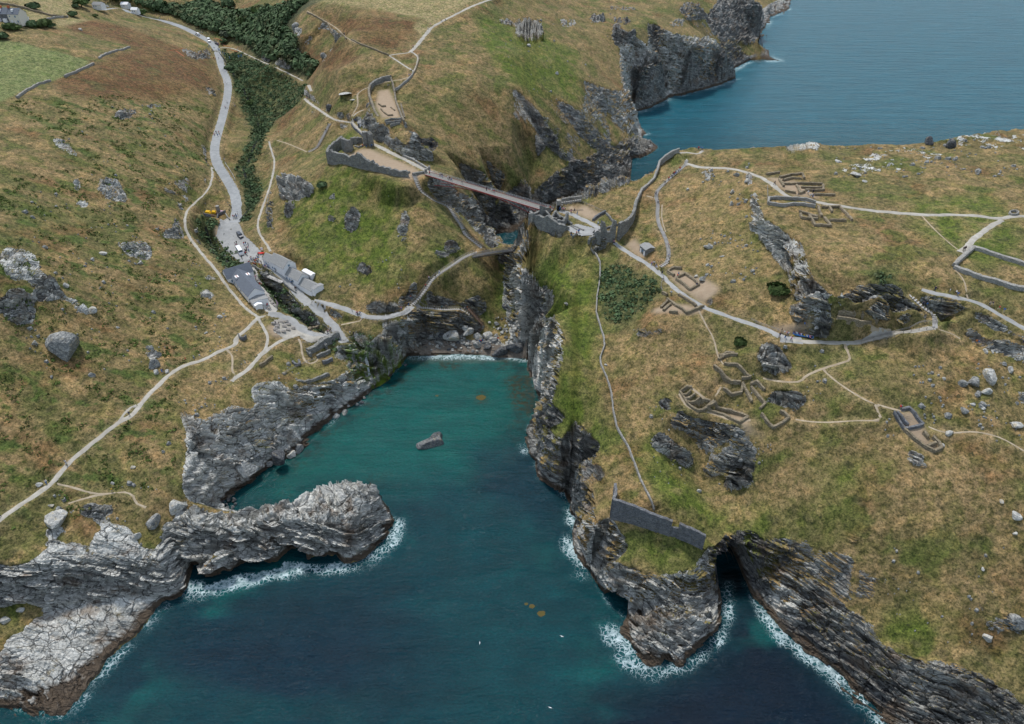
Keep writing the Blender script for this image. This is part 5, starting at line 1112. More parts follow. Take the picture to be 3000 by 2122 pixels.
for kind, w_, L in route_w:
    if kind != 'stairway': continue
    lab, mk = next(STAIR_LABELS)
    o = empty('staircase', tuple(L[0]), lab, 'stairs')
    # stringer bed
    bed = ribbon('stair_bed', L, w_ * 1.05, MS['deck'], zoff=.12, edge=.05); bed.name = 'stair_bed'; bed.data.name = 'stair_bed'; del bed['kind']; bed.parent = o; bed.location = tuple(-v for v in L[0])
    d = np.r_[0, np.cumsum(np.linalg.norm(np.diff(L[:, :2], axis=0), axis=1))]
    n = int(min(90, d[-1] / .95)); sm = None
    for q in np.linspace(0, d[-1], n):
        x, y = np.interp(q, d, L[:, 0]), np.interp(q, d, L[:, 1]); x2, y2 = np.interp(q + .6, d, L[:, 0]), np.interp(q + .6, d, L[:, 1])
        a = math.atan2(y2 - y, x2 - x) if (x2 - x or y2 - y) else 0
        if sm is None:
            b = MB(); b.box((0, 0, 0), (.42, w_, .16), 0, 0); st = b.build('step', M['concrete'] if mk == 'stone' else M['timber'], o); sm = st.data; st.parent = o
        else:
            st = bpy.data.objects.new('step', sm); COL.objects.link(st); st.parent = o
        st.location = (x - L[0][0], y - L[0][1], gz(x, y) + .14 - L[0][2]); st.rotation_euler = (0, 0, a)
    stairs.append((o, L, w_))
def fence(P, label, h=1.05, mat='timber', rails=2, offs=0, post=1.9, world=False, zl=None, pw=.11, cat='fence', group=None, name='fence'):
    """posts and rails following the ground between photo points"""
    L = P if world else smooth_line([g3(*p) for p in P], .8)
    d = np.r_[0, np.cumsum(np.linalg.norm(np.diff(L[:, :2], axis=0), axis=1))]
    T = np.gradient(L[:, :2], axis=0); T /= np.maximum(np.linalg.norm(T, axis=1), 1e-6)[:, None]
    X = L[:, 0] - T[:, 1] * offs; Y = L[:, 1] + T[:, 0] * offs
    n = max(2, int(d[-1] / post) + 1); q = np.linspace(0, d[-1], n)
    xs, ys = np.interp(q, d, X), np.interp(q, d, Y)
    zs_ = np.interp(q, d, L[:, 2]) if zl else np.array([gz(x, y) for x, y in zip(xs, ys)])
    o = empty(name, (xs[0], ys[0], zs_[0]), label, cat, group)
    pb, rb = MB(), MB()
    for x, y, z in zip(xs, ys, zs_): pb.box((x, y, z - .1), (pw, pw, h + .1), 0)
    for r in range(rails):
        hh = h * (1 - r * .45)
        for k in range(n - 1): rb.bar((xs[k], ys[k], zs_[k] + hh), (xs[k + 1], ys[k + 1], zs_[k + 1] + hh), .08, .1)
    tag(pb.build('posts', M[mat], o), kind='stuff'); tag(rb.build('rails', M[mat], o), kind='stuff')
    return o
for (o, L, w_), (l1, l2) in zip(stairs, [('timber handrail on the left of the ridge steps', None), ('weathered railing on the uphill side of the castle staircase', 'weathered railing on the seaward side of the castle staircase'),
   ('railing on the rock side of the zigzag stairs', 'railing on the grass side of the zigzag stairs'), ('railing along the slope side of the walkway to the old bridge', 'railing along the sea side of the walkway to the old bridge'),
   ('railing along the outer edge of the ledge walkway above the beach', None), (None, None), (None, None)]):
    if l1: fence(L, l1, offs=w_ * .55, world=True)
    if l2: fence(L, l2, offs=-w_ * .55, world=True)
for P, lab in [
  ([(886,1007),(905,1010),(935,1002),(965,990),(970,982)], 'timber fence below the picnic ground above the ruined walls'),
  ([(947,955),(960,965),(972,975),(970,985)], 'timber fence at the corner of the gravel over the stream'),
  ([(1070,935),(1090,942),(1115,945),(1140,940),(1175,925),(1200,908)], 'post and rail fence along the clifftop path by the junction'),
  ([(2200,940),(2225,952),(2255,963),(2285,972),(2295,978)], 'timber railing down the path above the crowded viewpoint'),
  ([(2282,985),(2282,998),(2300,1004),(2320,1005)], 'low railing round the nose of the crowded viewpoint'),
  ([(2525,1000),(2570,988),(2630,972),(2690,955),(2740,950)], 'long timber railing on the upper side of the climbing path'),
  ([(2522,1010),(2570,998),(2630,983),(2690,970),(2735,965)], 'long timber railing on the lower side of the climbing path'),
  ([(2715,912),(2740,935),(2745,950)], 'railing beside the short steps at the bend'),
  ([(1708,596),(1740,610),(1772,626)], 'fence at the back of the sandy island yard'),
  ([(990,358),(1010,362),(1030,362)], 'dark railing along the path by the stone hut'),
  ([(2248,548),(2248,600)], 'short fence at the edge of the excavated strip'),
  ([(1940,855),(1933,838),(1945,820)], 'curved fence where the stair foot meets the island path'),
  ([(830,1100),(870,1075),(905,1060),(925,1055)], 'timber fence round the lawn above the haven cliff'),
  ([(1000,1000),(1012,1003),(1035,985),(1045,975)], 'timber rails beside the waterfall head'),
  ([(755,845),(775,840),(790,830),(815,822)], 'rail along the curved stream bank wall'),
  ([(660,480),(680,510),(690,530)], 'steel barrier along the outer bend of the road'),
  ([(650,205),(655,225),(665,250)], 'steel barrier beside the upper road above the stream'),
 ]:
    fence(P, lab, mat='steel' if 'steel' in lab else 'timber')
print('routes', round(time.time() - T0, 1))
# ------------------------------------------------------------------ ruined walls
def wall(P, h, label=None, cat='wall', mat='stone', th=1.2, jag=.35, name='ruined_wall', parent=None, group=None, zb=None, step=1.0, sink=1.6, seed=0, buttress=None):
    """P: photo base points (px, py[, z of base]); h: height or one height per point"""
    hs = h if hasattr(h, '__len__') else [h] * len(P)
    W = []
    for p, hh in zip(P, hs):
        q = at(*p) if len(p) == 3 else g3(*p)
        W.append((q[0], q[1], q[2], hh))
    W = np.array(W); d = np.r_[0, np.cumsum(np.hypot(*(W[1:, :2] - W[:-1, :2]).T))]
    n = max(2, int(d[-1] / step) + 1); t = np.linspace(0, d[-1], n); t = np.sort(np.unique(np.r_[t, d]))
    L = np.stack([np.interp(t, d, W[:, k]) for k in range(4)], 1); n = len(L)
    T = np.gradient(L[:, :2], axis=0); T /= np.maximum(np.linalg.norm(T, axis=1), 1e-6)[:, None]; N = np.stack([-T[:, 1], T[:, 0]], 1)
    s = seed * 13.7 + L[0, 0]
    base = L[:, 2]
    if zb is None and len(P[0]) == 2: base = samp(H, L[:, 0], L[:, 1])
    top = base + L[:, 3] * (1 + jag * .35 * fbm2(t / 4 + s, t * 0 + s, 3)) + jag * 1.3 * np.round(noise2(t / 1.9 + s, t * 0 + 3 * s) * 3) / 3 * np.minimum(1, L[:, 3] / 2)
    o = None
    R_ = [(-.5, -sink, 0), (-.5, .0, 0), (-.48, .5, 0), (-.44, 1, 0), (0, 1, .12), (.44, 1, 0), (.48, .5, 0), (.5, 0, 0), (.5, -sink, 0)]
    V = []
    for j, (a, f, g) in enumerate(R_):
        nz1 = noise2(t / .8 + j * 5 + s, t * 0 + j * 3.3) * .18
        X = L[:, 0] + N[:, 0] * (a * th + nz1); Y = L[:, 1] + N[:, 1] * (a * th + nz1)
        Zc = base + f if f < 0 else base + (top - base) * f + g + (noise2(t / .9 + j * 7, t * 0 + s) * .12 if f > 0 else 0)
        V.append(np.stack([X, Y, Zc], 1))
    k = len(R_); V = np.stack(V, 1).reshape(-1, 3)
    i = (np.arange(n - 1)[:, None] * k + np.arange(k - 1)[None]).ravel(); F = [tuple(q) for q in np.stack([i, i + k, i + k + 1, i + 1], 1)]
    F.append(tuple(range(k - 1, -1, -1))); F.append(tuple((n - 1) * k + q for q in range(k)))
    og = (float(L[0, 0]), float(L[0, 1]), float(base[0]))
    b = MB(); b.v = [tuple(map(float, v)) for v in V]; b.f = [f[::-1] for f in F]; b.mi = [0] * len(F)
    if parent: o = b.build(name, M[mat], parent)
    else:
        o = b.build(name, M[mat], origin=og); tag(o, label, cat, group)
    return o
def wall_thing(label, parts, cat='castle wall', group=None):
    p0 = parts[0][0][0]; q = at(*p0) if len(p0) == 3 else g3(*p0)
    o = empty('castle_wall', q, label, cat, group)
    for k, (P, h, kw) in enumerate(parts):
        kw = dict(kw); nm = kw.pop('name', 'wall_section'); wall(P, h, name=nm, parent=o, seed=k, **kw)
    return o
# castle on the island: curtain with buttresses, gate and inner walls
wall_thing('tall buttressed ruin at the island end of the footbridge, standing above a green slope', [
 ([(1551,672,50),(1577,694,49.5),(1595,701,49.5),(1633,710,49.5)], [7.8,10.4,11.4,9.8], dict(th=1.6, jag=.5)),
 ([(1553,668,50),(1563,650,56),(1580,640,56),(1598,634,57)], [8.5,3.9,3.9,2.8], dict(th=1.3)),
 ([(1578,699,48),(1580,694,49)], [9.4,10.4], dict(th=2.2, jag=.2, name='buttress')),
 ([(1595,706,48),(1597,700,49)], [9.8,10.7], dict(th=2.2, jag=.2, name='buttress')),
 ([(1598,634,57),(1615,645,57),(1632,655,57)], [2.9,1.8,2.6], dict(th=1)), ([(1615,645,57),(1628,637,57),(1642,645,57)], [1.5,3.5,1.3], dict(th=1)),
 ([(1632,635,57),(1655,648,57),(1675,660,57)], [1.5,1.3,1.1], dict(th=.9)), ([(1583,640,57),(1596,628,57),(1612,622,57)], [6.5,3.5,2.2], dict(th=1.2)),
 ([(1632,668,56.5),(1650,662,57),(1662,650,57)], [3.5,2.9,4.7], dict(th=1.1, jag=.6)),
])
wall_thing('rounded bastion and lower curtain between the buttressed ruin and the arched gate', [
 ([(1633,710,49.5),(1640,719,49),(1652,721,49),(1662,714,49.5)], [9.8,10.1,9.9,8.3], dict(th=1.8, jag=.3)),
 ([(1644,724,47.5),(1648,718,49)], [8.1,9.1], dict(th=2.4, name='buttress', jag=.2)),
 ([(1662,713,50),(1683,722,50),(1705,723,50),(1728,722,50),(1738,721,50.5)], [7.0,6.0,5.5,5.7,7.8], dict(th=1.3)),
 ([(1683,727,49),(1684,721,50)], [3.7,5.7], dict(th=1.8, name='buttress', jag=.2)),
 ([(1671,665,56.5),(1690,677,56.5)], .8, dict(th=.8)), ([(1680,664,56.7),(1710,678,56.7)], .7, dict(th=.8)), ([(1676,695,56),(1700,688,56),(1722,680,56)], .9, dict(th=.9)),
])
gate = wall_thing('arched gatehouse with the tall broken wall beside it, above the thin fence line', [
 ([(1738,726,50.5),(1748,731,50.5),(1756,728,51)], [7.0,9.6,8.6], dict(th=2.6, jag=.2)),
 ([(1756,724,51.5),(1766,719,52),(1775,715,53),(1783,711,53.5),(1791,708,54),(1799,706,54)], [13.0,11.7,5.5,5.2,10.7,9.9], dict(th=1.5, jag=.5)),
 ([(1726,703,56),(1748,697,56),(1768,688,56)], [1.2,1.3,1.1], dict(th=.9)), ([(1724,707,56),(1738,697,56)], .7, dict(th=.8)),
])
q = at(1746, 735, 50.5); b = MB(); b.box((q[0], q[1] - .9, q[2] - .8), (1.5, .35, 2.9)); dk = b.build('archway', M['black'], gate)
wall_thing('high masonry wall climbing from the island gate to the ridge', [
 ([(1809,706,54),(1820,700,54),(1833,690,54.5),(1843,677,55),(1850,662,56),(1855,645,57),(1858,625,58),(1862,605,59)], [8.6,8.2,8,7.4,6.4,5.5,5,3.4], dict(th=1.4, jag=.35)),
 ([(1862,605,59),(1870,585,60),(1880,563,61),(1898,548,62),(1915,530,63.5),(1925,505,65.5),(1932,480,67),(1950,462,69.5),(1975,447,71.5),(1990,441,72.5)], [3.2,2.4,2.0,1.8,1.8,1.8,1.6,1.6,1.4,1.2], dict(th=1.1, jag=.25, mat='stone_pale')),
])
bt = wall_thing('battlemented wall and small arched doorway where the footbridge lands on the island', [
 ([(1645,598,57),(1665,594,57.3),(1685,591,57.5),(1704,589,58)], 2.6, dict(th=.7, jag=.04, mat='stone_pale')),
 ([(1630,612,57),(1641,612,57)], 4.4, dict(th=2.4, jag=.05, mat='stone_pale', name='doorway_block')),
])
b = MB(); A_, B_ = np.array(at(1645,598,59.6)), np.array(at(1704,589,60.6))
for k in range(9):
    p = A_ + (B_ - A_) * (k + .3) / 9; b.box(tuple(p), (.75, .8, .8), math.atan2(B_[1] - A_[1], B_[0] - A_[0]))
b.build('merlons', M['stone_pale'], bt); q = at(1636, 618, 57); b = MB(); b.box((q[0], q[1] + .5, q[2]), (1.4, .3, 2.4)); b.build('doorway', M['black'], bt)
wall([(1737,648),(1745,640),(1760,630),(1774,624)], 1.2, 'curved dark footing wall at the end of the sandy island yard', mat='stone_dark', th=.9)
wall([(1776,628),(1790,645),(1808,662)], .9, 'low footing wall of the ruined hall behind the island gate wall', th=.8)
wall([(1772,672),(1795,664),(1800,660)], .6, 'low stone kerb across the paved hall floor beside the island wall', th=.7, mat='stone_dark')
# mainland castle
wall_thing('long ragged curtain wall of the mainland castle above the green hill', [
 ([(962,470,57),(985,479,57),(1021,488,57),(1058,499,57),(1089,508,56.5),(1125,517,56),(1158,526,56),(1199,540,54)], [5.4,7.2,5.8,8.4,6.6,5.4,5.2,6.8], dict(th=1.6, jag=.75)),
 ([(962,470,57),(966,455,57),(978,442,57),(995,432,57),(1005,424,57)], [5,4.4,4.2,4.6,5], dict(th=1.5, jag=.4)),
])
wall_thing('broken tower stump at the far corner of the mainland castle yard', [([(1008,442,57.5),(1015,448,57.5),(1026,447,57.5),(1031,438,57.5)], [7,7.4,6.6,5], dict(th=2.2, jag=.5))])
wall([(1029,424,57.5),(1045,424,57.5),(1062,420,57.5)], [3.8,4.2,3.4], 'short ragged wall between the tower stump and the twin gate towers', cat='castle wall', th=1.4, jag=.5)
wall_thing('twin gate tower stumps at the entrance of the mainland castle yard', [([(1069,424,57.5),(1074,430,57.5),(1080,424,57.5)], [7.8,8.2,7.6], dict(th=1.9, jag=.4)), ([(1085,430,57.5),(1092,432,57.5)], [8.8,7.2], dict(th=2.6, jag=.5))])
wall([(1040,432,57.5),(1050,436,57.5),(1066,430,57.5)], 1.2, 'low retaining wall below the twin gate towers', th=.7, mat='stone_pale', jag=.1)
wall([(1181,460,57.8),(1210,472,57.8),(1235,487,57.8),(1256,500,57.8)], 1.3, 'smooth parapet wall running to the mainland end of the footbridge', th=.8, jag=.05, mat='stone_pale')
wall([(1210,522,56.5),(1228,518,56.5),(1245,516,56.5)], 2.6, 'squared retaining wall below the mainland end of the footbridge', th=1.4, jag=.05)
wall([(1186,513,57.8),(1201,507,57.8)], 1.0, 'short wall stub at the top of the castle staircase', th=.9, jag=.1)
wall_thing('ring wall of the oval upper ward on the mainland ridge', [
 ([(1110,352,66),(1100,338,66),(1092,318,66.5),(1085,300,67),(1082,282,67.5),(1086,268,68)], [2.2,2.4,3.6,4,4,4], dict(th=1.4, jag=.25, mat='stone_tan')),
 ([(1086,268,68),(1096,260,68),(1110,254,68.5),(1128,250,68.5),(1147,250,69)], [4,4.4,4.8,5.4,6], dict(th=1.6, jag=.2)),
 ([(1147,250,69),(1152,262,68.5),(1157,278,68),(1160,300,68),(1170,325,68),(1177,345,68),(1184,358,68)], [5,4.6,3,1.4,1.2,1.2,1.2], dict(th=1, jag=.2, mat='stone_tan')),
])
wall([(1160,272,66),(1170,300,65),(1178,325,65),(1186,355,65)], [3,2.2,2,2], 'outer ruined wall down the seaward side of the upper ward', th=1.2, jag=.5, mat='stone_tan')
wall([(1109,306),(1120,314),(1131,313)], .8, 'short footing in the upper ward, nearest the oval wall', th=.7, mat='stone_low')
wall([(1116,321),(1127,333),(1138,340),(1152,339)], .8, 'L-shaped footing in the upper ward', th=.7, mat='stone_low')
wall([(1145,316),(1157,325)], .6, 'straight footing on the seaward side of the upper ward', th=.6, mat='stone_low')
for k, P in enumerate([[(1128,358),(1145,352),(1176,352)],[(1130,364),(1155,360),(1176,358)],[(1143,372),(1160,366),(1172,364)]]):
    wall(P, 1.1, ['northern', 'middle', 'lowest'][k].replace('northern', 'farthest') + ' of the three terrace walls at the cliff end of the upper ward', th=.8, mat='stone', group='terrace walls of the upper ward')
wall([(1155,270),(1165,262),(1180,250),(1195,238),(1207,225),(1212,215)], 1.3, 'pale wall running up the slope from the upper ward', cat='wall', th=.8, mat='stone_pale')
wall([(1214,215),(1222,195),(1228,175),(1226,162)], .9, 'brown fence-like bank beside the steps on the ridge', th=.6, mat='stone_low')
wall([(1030,366),(1038,378),(1052,390),(1066,404)], 1.2, 'retaining wall along the lane below the stone hut', th=.7, mat='stone_dark', jag=.1)
# iron gate wall
wall_thing('long defensive wall across the point above the cave, with a small gateway', [
 ([(1790,1518),(1836,1527),(1880,1540),(1928,1556),(1962,1567)], [9.4,8.4,7.6,7.2,6.8], dict(th=1.1, jag=.12, mat='stone_dark')),
 ([(1982,1572),(2005,1582),(2025,1590),(2058,1606)], [6.8,6.6,6.4,6.4], dict(th=1.1, jag=.12, mat='stone_dark')),
 ([(1962,1567),(1982,1572)], [4.2,4.2], dict(th=.9, jag=.3, mat='stone_dark', name='gateway')),
 ([(1790,1518),(1797,1490),(1801,1465),(1800,1440)], [9.4,7,5,4], dict(th=1.1, jag=.15, mat='stone_dark')),
])
# thin drystone line down the island slope
wall([(1730,730),(1744,744),(1758,773),(1758,814),(1749,870),(1747,918),(1757,951),(1769,991),(1771,1015),(1758,1050),(1760,1069),(1777,1107),(1790,1148),(1797,1207),(1807,1251),(1840,1310),(1860,1362),(1880,1414),(1900,1455),(1916,1497)], .8,
     'thin pale wall line running down the grass slope from the island gatehouse', th=.55, mat='stone_pale', jag=.1, step=1.5)
wall([(50,288),(75,270),(100,256),(125,246),(148,239)], 1.1, 'drystone field wall at the lower left corner of the green field', cat='field wall', th=1.2, mat='stone_pale')
wall([(190,227),(225,212),(262,195),(275,188)], 1.1, 'drystone field wall at the point of the green field', cat='field wall', th=1.2, mat='stone_pale')
wall([(290,172),(310,160),(340,150),(380,140)], .9, 'tumbled field wall crossing the bracken', cat='field wall', th=1.4, mat='stone_pale')
wall([(0,12),(40,18),(100,35),(150,48),(195,52)], 1.3, 'dark hedge-topped wall behind the white house', cat='field wall', th=1.8, mat='stone_low')
wall([(125,62),(150,55),(175,52),(198,50)], 1.0, 'grey field wall east of the white house', cat='field wall', th=1.2, mat='stone_pale')
wall([(900,38),(930,52),(960,70),(1000,100),(1015,116)], .8, 'earth bank fence line down the ridge above the bracken', cat='bank', th=.9, mat='stone_low')
wall([(1140,163),(1120,157),(1095,146),(1060,133),(1030,118)], .9, 'pale bank along the ridge footpath', cat='bank', th=.9, mat='stone_low')
# lower ruins above the haven
wall_thing('thick ruined walls of the old building beside the stream head', [([(902,1036),(920,1028),(950,1010),(975,997),(997,989)], [2.6,2.4,3.2,3,3.4], dict(th=2.0, jag=.3)), ([(902,1036),(912,1046)], 2, dict(th=1.2)), ([(950,1010),(958,1024)], 2.4, dict(th=1.2))], cat='ruin')
wall([(929,1050),(948,1042),(968,1032)], 1.6, 'middle ruined wall below the thick old building', th=1)
wall([(946,1066),(960,1062),(975,1056)], 1.5, 'lowest dark wall fragment on the lawn above the haven', th=1, mat='stone_dark')
wall([(872,1128,15),(890,1132,14),(914,1130,13),(940,1118,12.5),(966,1105,12)], [2.4,3,3,3,2.4], 'stone retaining wall on the edge of the haven cliff', th=1)
wall([(762,1074),(780,1062),(799,1048)], 1.1, 'isolated low wall in the dry grass below the picnic ground', th=1, mat='stone_low')
wall([(700,985),(705,996),(715,998),(722,990)], 1.6, 'small curved pen wall beside the zigzag path', th=.6, mat='stone_dark')
wall([(858,1062),(868,1072),(880,1068),(876,1058)], 1.0, 'round stub of wall beside the stepping stones', th=1, mat='stone_dark')
wall([(906,968),(920,962),(935,958)], .9, 'low walled bed on the gravel above the stream', th=1.4, jag=.05, mat='stone_low')
wall([(722,778),(740,782),(765,795),(790,812),(812,824)], 1.0, 'curved stream bank wall beside the long white building', cat='wall', th=.5, jag=.03, mat='stone_pale')
wall([(832,832),(850,848),(868,860)], .9, 'lane-side wall opposite the end of the long white building', th=.5, jag=.03, mat='stone')
wall([(598,632),(615,635),(640,633),(662,622)], 1.4, 'curved stone wall under the stall by the road', th=.6, jag=.05, mat='stone_dark')
wall([(662,630),(668,640),(674,646)], 1.1, 'concrete parapet where the road crosses the stream', th=.5, jag=.02, mat='stone_pale')
# crag-top and hut walls, ring, chapel
wall([(2794,782),(2815,760),(2850,730),(2900,745),(2950,762),(3010,782),(3040,792)], 1.2, 'far side of the rectangular stone enclosure on the island plateau', cat='enclosure wall', th=1.5, mat='stone_pale', jag=.15)
wall([(2794,786),(2830,800),(2870,815),(2920,828),(2960,842),(3020,850)], 1.2, 'near side of the rectangular stone enclosure on the island plateau', cat='enclosure wall', th=1.7, mat='stone_pale', jag=.2)
RING = [(2969 + 13 * math.cos(a), 627 + 6 * math.sin(a)) for a in np.linspace(0, 2 * math.pi, 13)]
wall(RING, .9, 'round stone well ring at the path junction on the island plateau', cat='well', th=.5, mat='stone_pale', jag=.05)
RU = [
 ('excavated footings nearest the far sea edge of the plateau', 'stone_low', [[(2245,513),(2283,508)],[(2283,522),(2318,514),(2350,512),(2356,526)],[(2293,531),(2320,524),(2348,527)],[(2288,542),(2340,540),(2408,541)]]),
 ('stepped footings in the middle of the plateau ruins', 'stone_low', [[(2333,546),(2344,570),(2358,563)],[(2346,552),(2412,552)],[(2358,560),(2412,559),(2410,545)],[(2282,528),(2296,548)],[(2300,562),(2330,568)],[(2385,573),(2445,574)]]),
 ('parallel pale walls of the long excavated building beside the plateau path', 'stone_pale', [[(2250,600),(2300,606),(2330,602),(2360,604),(2388,608)],[(2252,585),(2290,584),(2330,586),(2360,588),(2388,597)],[(2250,600),(2252,585)]]),
 ('footings with many small rooms below the plateau path', 'stone_low', [[(2396,608),(2400,622),(2407,637)],[(2407,610),(2459,608),(2478,628),(2495,648)],[(2429,609),(2437,624)],[(2429,648),(2478,649)],[(2414,641),(2433,664)],[(2340,622),(2366,630),(2396,640)],[(2344,630),(2348,641),(2394,645)],[(2370,634),(2388,663),(2436,665)],[(2370,634),(2395,636)]]),
 ('small footing beside the stair foot on the island path', 'stone_low', [[(1956,797),(1976,786),(1996,789)],[(1956,797),(1975,809)]]),
 ('square sandy-floored room beside the island path', 'stone_low', [[(1981,819),(2006,804),(2028,818),(2047,836),(2021,851),(1981,819)]]),
 ('long footings below the bend of the island path', 'stone_low', [[(1954,878),(1980,898),(2010,919),(2062,899)],[(1988,865),(2015,882),(2039,899)],[(1936,904),(1955,885)],[(1943,912),(1965,893)],[(1960,915),(1985,918)],[(1940,860),(1955,866)]]),
 ('upper rooms of the big terrace ruin below the grey crag', 'stone_low', [[(2091,1075),(2117,1100),(2143,1121),(2169,1122)],[(2121,1068),(2158,1071),(2195,1107)],[(2106,1045),(2128,1036),(2150,1038)],[(2172,1110),(2200,1106)],[(2095,1080),(2140,1118)]]),
 ('middle rooms of the big terrace ruin', 'stone_low', [[(2118,1141),(2143,1158),(2172,1152),(2176,1124)],[(2176,1126),(2190,1155),(2202,1180)],[(2200,1137),(2220,1162),(2241,1185),(2226,1200)],[(2197,1128),(2215,1120),(2240,1145)]]),
 ('comb of little cells at the seaward end of the terrace ruin', 'stone_low', [[(1991,1149),(2013,1185),(2043,1206),(2069,1196),(2090,1178)],[(1993,1148),(2027,1138)],[(1999,1161),(2024,1146)],[(2006,1172),(2036,1156)],[(2011,1180),(2050,1168)],[(2045,1190),(2052,1170),(2080,1178)]]),
 ('long rectangular room at the foot of the terrace ruin', 'stone_low', [[(2095,1181),(2140,1205),(2191,1225),(2165,1240),(2120,1218),(2073,1193),(2095,1181)]]),
 ('turfed square room under the leaning crag', 'stone_low', [[(2230,1215),(2245,1235),(2264,1255),(2290,1242),(2311,1226),(2298,1212),(2284,1206)]]),
 ('upper room of the double ruin on the right-hand slope', 'stone_dark', [[(2618,1210),(2632,1235),(2648,1259),(2675,1254),(2703,1247),(2682,1220),(2662,1197),(2638,1203)],[(2626,1211),(2645,1232),(2660,1249)]]),
 ('lower room of the double ruin on the right-hand slope', 'stone_low', [[(2648,1260),(2675,1285),(2705,1308),(2736,1325),(2758,1314),(2748,1298),(2732,1282)],[(2705,1268),(2718,1284)],[(2715,1310),(2740,1300)]]),
 ('curved footings on the ledge below the long crag', 'stone_low', [[(2451,933),(2490,938),(2520,946),(2551,948)],[(2455,918),(2500,922)],[(2470,912),(2478,925)],[(2500,914),(2506,928)],[(2525,917),(2530,931)],[(2565,925),(2572,945)]]),
 ('grass-grown footing beside the trail near the grey crag', 'stone_low', [[(2106,1045),(2120,1050)],[(2104,1056),(2118,1046),(2140,1040),(2160,1042)]]),
]
for lab, mt, segs in RU:
    q = g3(*segs[0][0]); o = empty('ruin', q, lab, 'ruin')
    for k, P in enumerate(segs): wall(P, .95 if mt != 'stone_pale' else 1.3, parent=o, name='footing', mat=mt, th=.9, jag=.18, seed=k, step=1.3)
print('walls', round(time.time() - T0, 1))
# ------------------------------------------------------------------ bridges
def vadd(a, b, k=1): return tuple(a[i] + b[i] * k for i in range(3))
A = np.array(at(1252, 508, 58.4)); B = np.array(at(1616, 618, 57.6))
fb = empty('footbridge', tuple(A), 'slender steel cantilever footbridge with slate deck and red lower chords spanning the gap', 'bridge')
dv = B - A; Ln = np.linalg.norm(dv); du = dv / Ln; nv = np.array([-du[1], du[0], 0]); nv /= np.linalg.norm(nv)
def bp(s, side, z): return tuple(A + du * s * Ln + nv * side + np.array([0, 0, z]))
b = MB(); nd = 90
for k in range(nd):
    s0, s1 = k / nd + .0006, (k + 1) / nd - .0006
    if abs((s0 + s1) / 2 - .5) < .004: continue
    b.hexa([bp(s0, -2.0, -.12), bp(s1, -2.0, -.12), bp(s1, 2.0, -.12), bp(s0, 2.0, -.12)], [bp(s0, -2.0, .06), bp(s1, -2.0, .06), bp(s1, 2.0, .06), bp(s0, 2.0, .06)])
tag(b.build('deck_slates', M['slate_deck'], fb), kind='stuff')
for sd in (-2.15, 2.15):
    b = MB(); b.bar(bp(0, sd, -.05), bp(1, sd, -.05), .22, .34); b.build('edge_beam', M['steel_red'], fb)
    b = MB(); n = 24
    def dep(s): u = min(s, 1 - s) * 2; return -.55 - 5.2 * (1 - u) ** 1.7
    for k in range(n):
        s0, s1 = .075 + .85 * k / n, .075 + .85 * (k + 1) / n
        b.bar(bp(s0, sd * .8, dep(s0)), bp(s1, sd * .8, dep(s1)), .26, .3)
    b.build('lower_chord', M['steel_red'], fb)
    b = MB()
    for k in range(2 * n):
        s0, s1 = .075 + .85 * k / (2 * n), .075 + .85 * (k + 1) / (2 * n)
        if k % 2: b.bar(bp(s0, sd * .8, dep(s0)), bp(s1, sd * .95, -.2), .1)
        else: b.bar(bp(s0, sd * .95, -.2), bp(s1, sd * .8, dep(s1)), .1)
        b.bar(bp(s0, sd * .8, dep(s0)), bp(s0, sd * .95, -.2), .09)
    b.build('bracing', M['steel'], fb)
    b = MB()
    for k in range(61): b.bar(bp(k / 60, sd, 0), bp(k / 60, sd * 1.04, 1.25), .05)
    for zz in (1.25, .8, .4): b.bar(bp(0, sd * 1.04, zz), bp(1, sd * 1.04, zz), .05)
    tag(b.build('railing', M['steel'], fb), kind='stuff')
b = MB(); q = at(1248, 508, 57.5); b.box(q, (1.2, 1.2, 2.4), .3); b.build('gate_pillar', M['stone_pale'], fb)
q = at(1258, 499, 58); b = MB(); b.box(q, (1.0, 1.0, 2.2), .3); b.build('gate_pillar', M['stone_pale'], fb)
A2 = np.array(at(1383, 752, 30.6)); B2 = np.array(at(1504, 733, 32.4)); A_, dv, Ln_ = A2, B2 - A2, np.linalg.norm(B2 - A2)
wb = empty('timber_bridge', tuple(A2), 'old grey timber footbridge with boarded sides, low over the neck below the steel bridge', 'bridge')
du2 = dv / Ln_; n2 = np.array([-du2[1], du2[0], 0]); n2 /= np.linalg.norm(n2)
def bq(s, side, z): return tuple(A2 + du2 * s + n2 * side + np.array([0, 0, z + .5 * math.sin(s / Ln_ * math.pi)]))
nP = int(Ln_ / .5); pm_ = None
for k in range(nP):
    b = MB(); b.bar(bq(k * .5 + .22, -1.1, 0), bq(k * .5 + .22, 1.1, 0), .42, .08); b.build('plank', M['timber'], wb)
for sd in (-1.15, 1.15):
    for zz in (.15, .5, .85, 1.2):
        b = MB()
        for k in range(10): b.bar(bq(Ln_ * k / 10, sd, zz), bq(Ln_ * (k + 1) / 10, sd, zz), .06, .26 if (sd < 0 and zz < 1) else .1)
        b.build('side_board', M['timber'], wb)
    b = MB()
    for k in range(13): b.bar(bq(Ln_ * k / 12, sd * 1.04, -.4), bq(Ln_ * k / 12, sd * 1.04, 1.3), .12)
    tag(b.build('posts', M['timber'], wb), kind='stuff')
    b = MB(); b.bar(bq(0, sd * .8, -.3), bq(Ln_, sd * .8, -.3), .3, .45); b.build('beam', M['timber_dk'], wb)
